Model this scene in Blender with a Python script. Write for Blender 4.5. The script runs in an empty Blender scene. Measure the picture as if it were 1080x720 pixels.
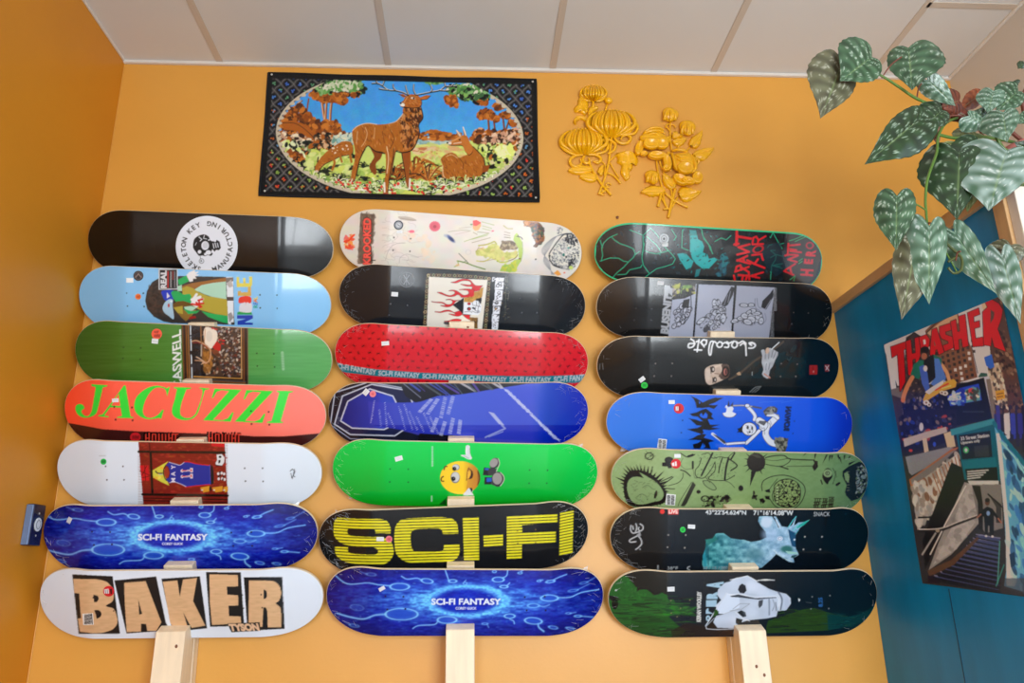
import bpy, bmesh, math, random
import numpy as np
from mathutils import Vector, Matrix
random.seed(4); RNG = np.random.default_rng(7)
scene = bpy.context.scene
COL = scene.collection

# ------------------------------------------------------------------ camera
YAW, PITCH, ROLL, FPX = 0.0566051, 0.2955519, -0.0153343, 801.41
CAMP = np.array([0.0, -2.448836, 1.176736])
_cy, _sy, _cp, _sp = math.cos(YAW), math.sin(YAW), math.cos(PITCH), math.sin(PITCH)
FW = np.array([_sy*_cp, _cy*_cp, _sp]); _r = np.array([_cy, -_sy, 0.0]); _u = np.cross(_r, FW)
_cr, _sr = math.cos(ROLL), math.sin(ROLL)
RT = _cr*_r + _sr*_u; UP = -_sr*_r + _cr*_u
cam_data = bpy.data.cameras.new('camera'); cam = bpy.data.objects.new('camera', cam_data); COL.objects.link(cam)
cam_data.sensor_fit = 'HORIZONTAL'; cam_data.sensor_width = 36.0; cam_data.lens = 36.0*FPX/1080.0
cam.matrix_world = Matrix(((RT[0], UP[0], -FW[0], CAMP[0]), (RT[1], UP[1], -FW[1], CAMP[1]), (RT[2], UP[2], -FW[2], CAMP[2]), (0, 0, 0, 1)))
cam_data.clip_start = 0.01
scene.camera = cam
scene.view_settings.view_transform = 'Standard'; scene.view_settings.look = 'None'
scene.view_settings.gamma = 1.0; scene.view_settings.use_curve_mapping = False
scene.view_settings.exposure = 0.0

def project(p):
    d = p - CAMP; z = d @ FW
    return 540 + FPX*(d @ RT)/z, 360 - FPX*(d @ UP)/z
def ray(x, y): return FW + (x-540)/FPX*RT - (y-360)/FPX*UP
def at(x, y, Y):
    d = ray(x, y); return CAMP + d*((Y-CAMP[1])/d[1])
def atX(x, y, X):
    d = ray(x, y); return CAMP + d*((X-CAMP[0])/d[0])

def lin(c):
    c = np.asarray(c, dtype=np.float64)/255.0
    return np.where(c <= 0.04045, c/12.92, ((c+0.055)/1.055)**2.4)
def rgba(c): return tuple(float(v) for v in lin(c)) + (1.0,)

# ------------------------------------------------------------------ materials
def mat(name, col=(200, 200, 200), rough=0.5, metal=0.0, coat=0.0, coat_rough=0.05, spec=0.5, attr=None, bump=0.0, bscale=60.0, vary=0.0, vscale=4.0, emit=None, estr=1.0, sheen=0.0, trans=0.0, alpha=1.0, stretch=None):
    m = bpy.data.materials.new(name); m.use_nodes = True
    nt = m.node_tree; b = nt.nodes['Principled BSDF']
    b.inputs['Base Color'].default_value = rgba(col)
    b.inputs['Roughness'].default_value = rough; b.inputs['Metallic'].default_value = metal
    b.inputs['Coat Weight'].default_value = coat; b.inputs['Coat Roughness'].default_value = coat_rough
    b.inputs['Specular IOR Level'].default_value = spec
    b.inputs['Alpha'].default_value = alpha
    b.inputs['Transmission Weight'].default_value = trans
    if sheen: b.inputs['Sheen Weight'].default_value = sheen
    tc = nt.nodes.new('ShaderNodeTexCoord')
    src = tc.outputs['Object']
    if stretch:
        mp = nt.nodes.new('ShaderNodeMapping'); mp.inputs['Scale'].default_value = stretch
        nt.links.new(src, mp.inputs['Vector']); src = mp.outputs['Vector']
    if attr:
        a = nt.nodes.new('ShaderNodeAttribute'); a.attribute_name = attr
        nt.links.new(a.outputs['Color'], b.inputs['Base Color'])
    if vary:
        n = nt.nodes.new('ShaderNodeTexNoise'); n.inputs['Scale'].default_value = vscale; n.inputs['Detail'].default_value = 5
        nt.links.new(src, n.inputs['Vector'])
        r = nt.nodes.new('ShaderNodeMapRange'); r.inputs['From Min'].default_value = 0.3; r.inputs['From Max'].default_value = 0.7
        r.inputs['To Min'].default_value = 1.0-vary; r.inputs['To Max'].default_value = 1.0+vary
        nt.links.new(n.outputs['Fac'], r.inputs['Value'])
        mx = nt.nodes.new('ShaderNodeMix'); mx.data_type = 'RGBA'; mx.blend_type = 'MULTIPLY'; mx.inputs[0].default_value = 1.0
        mx.inputs[6].default_value = rgba(col)
        if attr: nt.links.new(a.outputs['Color'], mx.inputs[6])
        nt.links.new(r.outputs['Result'], mx.inputs[7]); nt.links.new(mx.outputs[2], b.inputs['Base Color'])
    if bump:
        n2 = nt.nodes.new('ShaderNodeTexNoise'); n2.inputs['Scale'].default_value = bscale; n2.inputs['Detail'].default_value = 4
        nt.links.new(src, n2.inputs['Vector'])
        bp = nt.nodes.new('ShaderNodeBump'); bp.inputs['Strength'].default_value = bump; bp.inputs['Distance'].default_value = 0.002
        nt.links.new(n2.outputs['Fac'], bp.inputs['Height']); nt.links.new(bp.outputs['Normal'], b.inputs['Normal'])
    if emit:
        b.inputs['Emission Color'].default_value = rgba(emit); b.inputs['Emission Strength'].default_value = estr
    return m

# ------------------------------------------------------------------ objects
def mesh_obj(name, verts, faces, mats, parent=None, smooth=False, fmats=None, origin=None):
    me = bpy.data.meshes.new(name); vs = [tuple(v) for v in verts]
    if origin is not None: vs = [(v[0]-origin[0], v[1]-origin[1], v[2]-origin[2]) for v in vs]
    me.from_pydata(vs, [], faces)
    for m in (mats if isinstance(mats, (list, tuple)) else [mats]): me.materials.append(m)
    if fmats is not None: me.polygons.foreach_set('material_index', fmats)
    if smooth: me.polygons.foreach_set('use_smooth', [True]*len(me.polygons))
    me.update()
    o = bpy.data.objects.new(name, me); COL.objects.link(o)
    if origin is not None: o.location = origin
    if parent is not None: o.parent = parent
    return o
def from_bm(name, bm, mats, parent=None, smooth=False):
    me = bpy.data.meshes.new(name); bmesh.ops.recalc_face_normals(bm, faces=bm.faces); bm.to_mesh(me); bm.free()
    for m in (mats if isinstance(mats, (list, tuple)) else [mats]): me.materials.append(m)
    if smooth: me.polygons.foreach_set('use_smooth', [True]*len(me.polygons))
    o = bpy.data.objects.new(name, me); COL.objects.link(o)
    if parent is not None: o.parent = parent
    return o
def add_box(bm, lo, hi, bev=0.0):
    r = bmesh.ops.create_cube(bm, size=1.0); vs = r['verts']
    for v in vs: v.co = Vector([lo[i] + (v.co[i]+0.5)*(hi[i]-lo[i]) for i in range(3)])
    if bev:
        es = list({e for v in vs for e in v.link_edges})
        bmesh.ops.bevel(bm, geom=es, offset=bev, segments=2, affect='EDGES', profile=0.5)
def box(name, lo, hi, m, parent=None, bev=0.0):
    bm = bmesh.new(); add_box(bm, lo, hi, bev); return from_bm(name, bm, m, parent)
def empty(name, loc=(0, 0, 0)):
    o = bpy.data.objects.new(name, None); COL.objects.link(o); o.location = tuple(float(v) for v in loc); o.empty_display_size = 0.05
    return o
def tag(o, label=None, cat=None, group=None, kind=None):
    if label: o['label'] = label
    if cat: o['category'] = cat
    if group: o['group'] = group
    if kind: o['kind'] = kind
    return o
def add_tube(bm, pts, rad, seg=8, cap=True):
    pts = [Vector(p) for p in pts]; n = len(pts); rings = []
    rads = rad if isinstance(rad, (list, tuple)) else [rad]*n
    prev = None
    for i, p in enumerate(pts):
        d = (pts[min(i+1, n-1)] - pts[max(i-1, 0)]).normalized()
        if prev is None:
            a = d.cross(Vector((0, 0, 1)))
            if a.length < 0.05: a = d.cross(Vector((1, 0, 0)))
        else: a = prev - d*prev.dot(d)
        a.normalize(); prev = a; b = d.cross(a)
        rings.append([bm.verts.new(p + (a*math.cos(t) + b*math.sin(t))*rads[i]) for t in [2*math.pi*k/seg for k in range(seg)]])
    for i in range(n-1):
        for k in range(seg): bm.faces.new((rings[i][k], rings[i][(k+1) % seg], rings[i+1][(k+1) % seg], rings[i+1][k]))
    if cap: bm.faces.new(rings[0][::-1]); bm.faces.new(rings[-1])
def spline(pts, n=8, closed=False):
    P = [np.array(p, float) for p in pts]; m = len(P); out = []
    rng = range(m) if closed else range(m-1)
    for i in rng:
        if closed: a, b, c, d = P[(i-1) % m], P[i], P[(i+1) % m], P[(i+2) % m]
        else: a, b, c, d = P[max(i-1, 0)], P[i], P[i+1], P[min(i+2, m-1)]
        for k in range(n):
            t = k/n
            out.append(0.5*((2*b)+(-a+c)*t+(2*a-5*b+4*c-d)*t*t+(-a+3*b-3*c+d)*t**3))
    if not closed: out.append(P[-1])
    return out

# ------------------------------------------------------------------ print canvas (numpy painter for printed artwork)
_GLY = {}
def glyph_tris(txt, bold=0.0, space=1.0):
    key = (txt, bold, space)
    if key in _GLY: return _GLY[key]
    cu = bpy.data.curves.new('lettering', 'FONT'); cu.body = txt; cu.offset = bold; cu.space_character = space; cu.resolution_u = 3
    ob = bpy.data.objects.new('lettering', cu); COL.objects.link(ob)
    dg = bpy.context.evaluated_depsgraph_get(); me = ob.evaluated_get(dg).to_mesh()
    me.calc_loop_triangles()
    v = np.array([tuple(x.co[:2]) for x in me.vertices]); t = np.array([tuple(x.vertices) for x in me.loop_triangles])
    r = v[t]
    ob.evaluated_get(dg).to_mesh_clear(); bpy.data.objects.remove(ob); bpy.data.curves.remove(cu)
    _GLY[key] = r
    return r
def vnoise(h, w, cell, seed=0, ch=1):
    g = np.random.default_rng(seed)
    cx = max(cell[0], 1.0) if isinstance(cell, (tuple, list)) else cell; cyy = cell[1] if isinstance(cell, (tuple, list)) else cell
    gh, gw = int(h/cyy)+3, int(w/cx)+3
    a = g.random((gh, gw, ch)); y = np.arange(h)/cyy; x = np.arange(w)/cx
    yi = y.astype(int); xi = x.astype(int); fy = (y-yi)[:, None, None]; fx = (x-xi)[None, :, None]
    fy = fy*fy*(3-2*fy); fx = fx*fx*(3-2*fx)
    r = (a[yi][:, xi]*(1-fy)*(1-fx) + a[yi][:, xi+1]*(1-fy)*fx + a[yi+1][:, xi]*fy*(1-fx) + a[yi+1][:, xi+1]*fy*fx)
    return r[..., 0] if ch == 1 else r
class Canvas:
    """artwork sheet; S samples per unit. view() picks the coordinate frame the next shapes are given in"""
    S = 4
    def __init__(s, x0, y0, x1, y1, base):
        s.x0, s.y0 = x0, y0; s.W = int((x1-x0)*s.S); s.H = int((y1-y0)*s.S)
        s.im = np.empty((s.H, s.W, 3), np.float32); s.im[:] = base; s.view(0, 0, 1); s.clip = None
        s.rng = random.Random(int(x0*7+y0))
    def view(s, vx, vy, k): s.vx, s.vy, s.k = vx, vy, k; return s
    def T(s, p):
        p = np.asarray(p, float); return np.stack([(s.vx + p[..., 0]/s.k - s.x0)*s.S, (s.vy + p[..., 1]/s.k - s.y0)*s.S], -1)
    def _bb(s, p, pad=1):
        a = np.floor(p.reshape(-1, 2).min(0)-pad).astype(int); b = np.ceil(p.reshape(-1, 2).max(0)+pad).astype(int)
        return max(a[0], 0), max(a[1], 0), min(b[0], s.W), min(b[1], s.H)
    def _mix(s, bb, m, col, a=1.0):
        xa, ya, xb, yb = bb
        if s.clip is not None: m = m*s.clip[ya:yb, xa:xb]
        m = (m*a)[..., None].astype(np.float32); r = s.im[ya:yb, xa:xb]
        r += (np.asarray(col, np.float32) - r)*m
    def pmask(s, P, bb):
        xa, ya, xb, yb = bb; X = np.arange(xa, xb)[None, :]+0.5; Y = np.arange(ya, yb)[:, None]+0.5
        c = np.zeros((yb-ya, xb-xa), bool); n = len(P)
        for i in range(n):
            x1, y1 = P[i]; x2, y2 = P[(i+1) % n]
            if y1 == y2: continue
            rows = (Y[:, 0] >= min(y1, y2)) & (Y[:, 0] < max(y1, y2))
            if not rows.any(): continue
            xi = x1 + (Y[rows]-y1)*(x2-x1)/(y2-y1); c[rows] ^= (X < xi)
        return c.astype(np.float32)
    def poly(s, pts, col, a=1.0, sm=False, holes=()):
        if sm: pts = spline(pts, 6, True)
        P = s.T(pts); bb = s._bb(P)
        if bb[0] >= bb[2] or bb[1] >= bb[3]: return s
        m = s.pmask(P, bb)
        for h in holes:
            if sm: h = spline(h, 6, True)
            m = m*(1-s.pmask(s.T(h), bb))
        s._mix(bb, m, col, a); return s
    def mask(s, pts, sm=False):
        if sm: pts = spline(pts, 6, True)
        m = s.pmask(s.T(pts), (0, 0, s.W, s.H)); return m
    def line(s, pts, w, col, a=1.0, sm=False, taper=False):
        if sm: pts = spline(pts, 6)
        P = s.T(pts); r0 = w*0.5/s.k*s.S; bb = s._bb(P, r0+2)
        xa, ya, xb, yb = bb
        if xa >= xb or ya >= yb: return s
        m = np.zeros((yb-ya, xb-xa), np.float32); n = len(P)
        for i in range(n-1):
            r = r0*(1-(i+0.5)/(n-1)*0.85) if taper else r0
            sb = s._bb(P[i:i+2], r+2); sx0, sy0, sx1, sy1 = max(sb[0], xa), max(sb[1], ya), min(sb[2], xb), min(sb[3], yb)
            if sx0 >= sx1 or sy0 >= sy1: continue
            X = np.arange(sx0, sx1)[None, :]+0.5; Y = np.arange(sy0, sy1)[:, None]+0.5
            d = P[i+1]-P[i]; L = d@d+1e-9; t = np.clip(((X-P[i][0])*d[0]+(Y-P[i][1])*d[1])/L, 0, 1)
            D = np.hypot(X-P[i][0]-t*d[0], Y-P[i][1]-t*d[1])
            sub = m[sy0-ya:sy1-ya, sx0-xa:sx1-xa]; np.maximum(sub, np.clip(r-D+0.5, 0, 1), out=sub)
        s._mix(bb, m, col, a); return s
    def ell(s, cx, cy, rx, ry, col, a=1.0, ang=0.0, soft=0.0, ring=None):
        t = np.linspace(0, 2*np.pi, 24, endpoint=False); R = max(rx, ry)*(1+soft)+(ring or 0)
        P = s.T(np.stack([cx+R*np.cos(t), cy+R*np.sin(t)], -1)); bb = s._bb(P); xa, ya, xb, yb = bb
        if xa >= xb or ya >= yb: return s
        c = s.T((cx, cy)); q = s.S/s.k; X = (np.arange(xa, xb)[None, :]+0.5-c[0])/q; Y = (np.arange(ya, yb)[:, None]+0.5-c[1])/q
        ca, sa = math.cos(math.radians(ang)), math.sin(math.radians(ang)); u = (X*ca+Y*sa)/rx; v = (-X*sa+Y*ca)/ry; d = np.sqrt(u*u+v*v)
        if ring: m = np.clip(1-(np.abs(d-1)*min(rx, ry)/(ring*0.5)), 0, 1)**0.5
        elif soft: m = np.clip((1+soft-d)/(2*soft), 0, 1); m = m*m*(3-2*m)
        else: m = np.clip((1-d)*min(rx, ry)*q+0.5, 0, 1)
        s._mix(bb, m, col, a); return s
    def rect(s, x0, y0, x1, y1, col, a=1.0): return s.poly([(x0, y0), (x1, y0), (x1, y1), (x0, y1)], col, a)
    def text(s, txt, o, r, u, col, bold=0.0, a=1.0, space=1.0):
        """lettering fitted in the parallelogram with corner o (bottom left), bottom right r, top left u"""
        t = glyph_tris(txt, bold, space); mn = t.reshape(-1, 2).min(0); mx = t.reshape(-1, 2).max(0)
        q = (t-mn)/(mx-mn); o, r, u = np.array(o, float), np.array(r, float), np.array(u, float)
        P = s.T(o + q[..., :1]*(r-o) + q[..., 1:]*(u-o)); bb = s._bb(P); xa, ya, xb, yb = bb
        if xa >= xb or ya >= yb: return s
        m = np.zeros((yb-ya, xb-xa), np.float32)
        for tri in P:
            b = s._bb(tri, 1); b = (max(b[0], xa), max(b[1], ya), min(b[2], xb), min(b[3], yb))
            if b[0] >= b[2] or b[1] >= b[3]: continue
            X = np.arange(b[0], b[2])[None, :]+0.5; Y = np.arange(b[1], b[3])[:, None]+0.5; w = []
            A = (tri[1][0]-tri[0][0])*(tri[2][1]-tri[0][1])-(tri[1][1]-tri[0][1])*(tri[2][0]-tri[0][0]); sg = 1 if A > 0 else -1
            ok = np.ones((b[3]-b[1], b[2]-b[0]), bool)
            for i in range(3):
                p, e = tri[i], tri[(i+1) % 3]-tri[i]
                ok &= sg*(e[0]*(Y-p[1])-e[1]*(X-p[0])) >= -0.02*np.hypot(*e)
            sub = m[b[1]-ya:b[3]-ya, b[0]-xa:b[2]-xa]; sub[ok] = 1
        s._mix(bb, m, col, a); return s
    def grad(s, fn, a=1.0, m=None):
        Y, X = np.mgrid[0:s.H, 0:s.W]; x = ((X+0.5)/s.S+s.x0-s.vx)*s.k; y = ((Y+0.5)/s.S+s.y0-s.vy)*s.k
        c = fn(x, y); mm = (np.ones((s.H, s.W)) if m is None else m)*a; s.im += ((c-s.im)*mm[..., None]).astype(np.float32); return s
    def noise(s, amp, cell=3.0, seed=1, ch=1, m=None):
        n = vnoise(s.H, s.W, (cell[0]*s.S, cell[1]*s.S) if isinstance(cell, tuple) else cell*s.S, seed, ch)-0.5
        if ch == 1: n = n[..., None]
        n = n*2*amp
        if m is not None: n = n*m[..., None]
        s.im += n.astype(np.float32); return s
    def splat(s, n, region, size, cols, elong=1.6, a=1.0, inside=None, angle=None, jit=0.5):
        """scatter small leafy / brushy marks inside a polygon"""
        xs = [p[0] for p in region]; ys = [p[1] for p in region]; R = s.rng; M = s.mask(region); k = 0; tries = 0
        while k < n and tries < n*8:
            tries += 1; x = R.uniform(min(xs), max(xs)); y = R.uniform(min(ys), max(ys)); t = s.T((x, y))
            xi, yi = int(t[0]), int(t[1])
            if not (0 <= xi < s.W and 0 <= yi < s.H) or M[yi, xi] < 0.5: continue
            k += 1; z = size*R.uniform(1-jit, 1+jit); an = R.uniform(0, 180) if angle is None else angle+R.uniform(-25, 25)
            s.ell(x, y, z*elong, z, R.choice(cols), a, an)
        return s
    def copy(s):
        c = Canvas.__new__(Canvas); c.__dict__.update(s.__dict__); c.im = s.im.copy(); return c
    def finish(s):
        h2, w2 = s.H//2*2, s.W//2*2; i = np.clip(s.im[:h2, :w2], 0, 255)
        i = lin(i).astype(np.float32); s.fin = i.reshape(h2//2, 2, w2//2, 2, 3).mean((1, 3)); return s
    def sample(s, x, y):
        f = s.fin; q = s.S/2; u = np.clip((x-s.x0)*q-0.5, 0, f.shape[1]-1.001); v = np.clip((y-s.y0)*q-0.5, 0, f.shape[0]-1.001)
        ui, vi = u.astype(int), v.astype(int); fu, fv = (u-ui)[:, None], (v-vi)[:, None]
        return f[vi, ui]*(1-fu)*(1-fv)+f[vi, ui+1]*fu*(1-fv)+f[vi+1, ui]*(1-fu)*fv+f[vi+1, ui+1]*fu*fv

def grid_faces(nu, nv, off=0, flip=False):
    i = np.arange(nu-1)[:, None]*nv + np.arange(nv-1)[None, :] + off
    f = np.stack([i, i+nv, i+nv+1, i+1], -1).reshape(-1, 4)
    return f[:, ::-1] if flip else f
def fast_mesh(name, V, F, mats, fm=None, col=None, smooth=True):
    me = bpy.data.meshes.new(name); me.vertices.add(len(V)); me.vertices.foreach_set('co', V.astype(np.float32).ravel())
    me.loops.add(F.size); me.loops.foreach_set('vertex_index', F.astype(np.int32).ravel())
    me.polygons.add(len(F)); me.polygons.foreach_set('loop_start', np.arange(0, F.size, 4, dtype=np.int32))
    me.polygons.foreach_set('loop_total', np.full(len(F), 4, np.int32))
    for m in mats: me.materials.append(m)
    if fm is not None: me.polygons.foreach_set('material_index', fm.astype(np.int32))
    me.polygons.foreach_set('use_smooth', np.full(len(F), smooth, bool))
    if col is not None:
        at_ = me.color_attributes.new('print', 'FLOAT_COLOR', 'POINT')
        at_.data.foreach_set('color', np.concatenate([col, np.ones((len(col), 1))], 1).astype(np.float32).ravel())
    me.update(calc_edges=True); me.validate()
    return me
# ------------------------------------------------------------------ the room
XL, XR, CH, YB = -1.275, 1.866, 3.0, -3.9
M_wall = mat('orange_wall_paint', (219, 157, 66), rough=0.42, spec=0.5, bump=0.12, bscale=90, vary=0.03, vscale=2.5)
M_lwall = mat('shaded_orange_wall_paint', (210, 138, 34), rough=0.45, spec=0.3, bump=0.12, bscale=90, vary=0.03, vscale=2.5)  # same orange as the back wall, darkened to paint in this side's shade
M_white = mat('white_wall_paint', (205, 200, 192), rough=0.6, bump=0.05)
M_ceil = mat('ceiling_board', (212, 211, 208), rough=0.7, bump=0.08, bscale=140, vary=0.02, vscale=3)
M_strip = mat('ceiling_strip', (196, 184, 170), rough=0.5)
M_bead = mat('white_bead', (218, 212, 204), rough=0.4)
M_floor = mat('grey_floor', (132, 136, 140), rough=0.4, vary=0.08)
M_pine = mat('pine', (240, 220, 190), rough=0.5, vary=0.09, vscale=6, bump=0.1, bscale=60, stretch=(7, 7, 0.7))
M_oak = mat('oak_trim', (196, 158, 112), rough=0.45, vary=0.1, vscale=6, stretch=(9, 1, 9))
M_knot = mat('knot', (120, 70, 40), rough=0.6)
S = dict(kind='structure')
tag(box('wall_back', (XL-0.1, 0, -0.02), (XR+0.1, 0.1, CH), M_wall), **S)
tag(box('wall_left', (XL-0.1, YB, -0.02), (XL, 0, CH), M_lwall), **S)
tag(box('floor', (XL-0.1, YB-0.1, -0.1), (XR+0.1, 0.1, 0), M_floor), **S)
tag(box('ceiling', (XL-0.1, YB-0.1, CH), (XR+0.1, 0.1, CH+0.1), M_ceil), **S)
def holed_wall(name, axis, c0, c1, a0, a1, z0, z1, ha0, ha1, hz0, hz1, m):
    bm = bmesh.new()
    for (p, q, r, t) in ((a0, ha0, z0, z1), (ha1, a1, z0, z1), (ha0, ha1, z0, hz0), (ha0, ha1, hz1, z1)):
        if axis == 'x': add_box(bm, (c0, p, r), (c1, q, t))
        else: add_box(bm, (p, c0, r), (q, c1, t))
    return tag(from_bm(name, bm, m), **S)
holed_wall('wall_right', 'x', XR, XR+0.1, YB, 0, -0.02, CH, -1.55, -0.14, 1.0, 2.32, M_white)
def front():
    bm = bmesh.new(); y0, y1 = YB-0.1, YB; z0, z1 = 0.5, 1.95
    for (a, b, c, d) in ((XL-0.1, -1.1, -.02, CH), (-0.35, 0.35, -.02, CH), (1.75, XR+0.1, -.02, CH), (-1.1, -0.35, -.02, z0), (-1.1, -0.35, z1, CH), (0.35, 1.75, -.02, z0), (0.35, 1.75, z1, CH)): add_box(bm, (a, y0, c), (b, y1, d))
    tag(from_bm('wall_front', bm, mat('grey_front_wall', (120, 126, 134), rough=0.7)), **S)
front()
M_sky = mat('daylight_outside', (0, 0, 0), rough=1, emit=(178, 208, 240), estr=1.3)
M_wframe = mat('white_window_frame', (225, 226, 224), rough=0.35)
M_glass = mat('window_glass', (235, 245, 250), rough=0.0, alpha=0.12)
def window(name, axis, c, a0, a1, z0, z1, n):
    r = empty(name, (c, (a0+a1)/2, z0) if axis == 'x' else ((a0+a1)/2, c, z0)); tag(r, **S)
    bm = bmesh.new(); t = 0.05
    spans = [(a0, a1, z0, z0+t), (a0, a1, z1-t, z1)] + [(a0+(a1-a0-t)*k/n, a0+(a1-a0-t)*k/n+t, z0, z1) for k in range(n+1)]
    for (p, q, u, v) in spans:
        if axis == 'x': add_box(bm, (c+0.02, p, u), (c+0.08, q, v))
        else: add_box(bm, (p, c-0.08, u), (q, c-0.02, v))
    f = from_bm('window_frame', bm, M_wframe); f.parent = r; f.matrix_parent_inverse = Matrix.Translation(r.location).inverted()
    g = box('pane', (c+0.045, a0, z0), (c+0.055, a1, z1), M_glass) if axis == 'x' else box('pane', (a0, c-0.055, z0), (a1, c-0.045, z1), M_glass)
    g.parent = r; g.matrix_parent_inverse = Matrix.Translation(r.location).inverted()
    return r
window('window_1', 'x', XR, -1.55, -0.14, 1.0, 2.32, 2)
window('window_2', 'y', YB, 0.35, 1.75, 0.5, 1.95, 2)
window('added_fill_window', 'y', YB, -1.1, -0.35, 0.5, 1.95, 1)  # unseen extra window, added for weak fill from the left
# ceiling joint strips, the bead along the wall tops
k = 1
for i in range(5):
    x = -0.927+0.6177*i
    tag(box('trim_%d' % k, (x-0.012, -3.4, CH-0.003), (x+0.012, 0, CH+0.001), M_strip), **S); k += 1
for y in (-0.395, -1.6, -2.8):
    x0, x1 = (0.93, XR) if y > -1 else (XL, XR)
    tag(box('trim_%d' % k, (x0 if y < -1 else 1.545, y-0.012, CH-0.003), (x1, y+0.012, CH+0.0005), M_strip), **S); k += 1
def bead(lo, hi, m=M_bead):
    global k
    tag(box('trim_%d' % k, lo, hi, m, bev=0.002), **S); k += 1
bead((XL, -0.014, CH-0.012), (XR, 0.0, CH))
bead((XL, -3.4, CH-0.008), (XL+0.008, -0.014, CH))
bead((XR-0.012, -3.4, CH-0.010), (XR, -0.014, CH))
# painted corner crease between the left and back walls
bead((XL, -0.004, 0), (XL+0.004, 0.0, CH-0.012), M_wall)

# teal partition with wooden trim
XP = 1.267
M_teal = mat('teal_panel_paint', (0, 130, 186), rough=0.42, spec=0.4, vary=0.16, vscale=3.0, bump=0.1, bscale=35, stretch=(1, 3.0, 0.8))
part_ = empty('partition_panel', (XP+0.02, -0.45, 0))
tag(part_, 'teal painted partition with pale wooden top rail at the right edge', 'partition')
def kid(o, p):
    o.parent = p; o.matrix_parent_inverse = Matrix.Translation(p.location).inverted(); return o
PT = 2.045
kid(box('panel', (XP, -0.845, 0.0), (XP+0.03, -0.001, PT-0.018), M_teal), part_)
kid(box('seam', (XP-0.0012, -0.395, 0.0), (XP, -0.392, 1.12), mat('teal_seam', (0, 60, 88), rough=0.5)), part_)
kid(box('top_rail', (XP-0.012, -0.885, PT-0.018), (XP+0.045, -0.001, PT+0.016), M_oak, bev=0.002), part_)
kid(box('end_post', (XP-0.006, -0.885, 0.0), (XP+0.036, -0.845, PT-0.018), mat('oak_post', (200, 160, 112), rough=0.45, vary=0.1, vscale=5, stretch=(9, 9, 1)), bev=0.002), part_)
kid(box('end_facing', (XP+0.002, -0.915, 0.0), (XP+0.034, -0.885, PT-0.018), mat('white_facing', (226, 216, 202), rough=0.5), bev=0.002), part_)

# ------------------------------------------------------------------ light
def area(name, loc, rot, sx, sy, power, col):
    l = bpy.data.lights.new(name, 'AREA'); l.shape = 'RECTANGLE'; l.size = sx; l.size_y = sy; l.energy = power; l.color = col
    o = bpy.data.objects.new(name, l); COL.objects.link(o); o.location = loc; o.rotation_euler = rot; return o
# ------------------------------------------------------------------ skateboard decks
LEAN = math.radians(24); DW = 0.202
M_ply = mat('maple_ply_edge', (226, 206, 176), rough=0.5)
M_back = mat('dark_top_ply', (70, 52, 40), rough=0.6)
def print_mat(name, rough=0.3, coat=0.3, cr=0.12):
    return mat(name, attr='print', spec=0.35, rough=rough, coat=coat, coat_rough=cr)
M_gloss = print_mat('glossy_print', 0.24, 0.32, 0.07)
M_satin = print_mat('satin_print', 0.38, 0.25, 0.2)
M_sticker = print_mat('sticker_print', 0.45, 0.1, 0.3)
M_wrap = mat('whitish_film_and_glare', (235, 240, 248), rough=0.15, spec=0.8, alpha=0.42)  # whitish colour paints highlights onto the creases of the clear film
def surf(u, t, L):
    d = np.maximum(np.abs(u)-(L/2-0.175), 0)
    return 0.36*(np.sqrt(d*d+0.0009)-0.03) + 0.006*(t/(DW/2))**2
def halfw(u, L):
    d = np.clip((np.abs(u)-(L/2-0.135))/0.135, 0, 1)
    return DW/2*(1-d**2.3)**(1/2.05)
class Deck:
    def __init__(s, cx, cz, roll, L):
        s.L = L; s.cz = cz; s.cx = cx
        s.M = Matrix.Translation((cx, -0.07-0.5*DW*math.sin(LEAN), cz)) @ Matrix.Rotation(LEAN, 4, 'X') @ Matrix.Rotation(roll, 4, 'Y')
        s.Mn = np.array(s.M)
    def w(s, p): return p @ s.Mn[:3, :3].T + s.Mn[:3, 3]
    def unproject(s, x, y):
        u, t = 0.0, 0.0; q = np.array([u, t])
        f = lambda q: np.array(project(s.w(np.array([q[0], surf(q[0], q[1], s.L), q[1]]))))
        for _ in range(12):
            r = f(q)-np.array([x, y]); J = np.stack([(f(q+np.array([1e-4, 0]))-f(q))/1e-4, (f(q+np.array([0, 1e-4]))-f(q))/1e-4], 1)
            q = q-np.linalg.solve(J, r)
        return q
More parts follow.
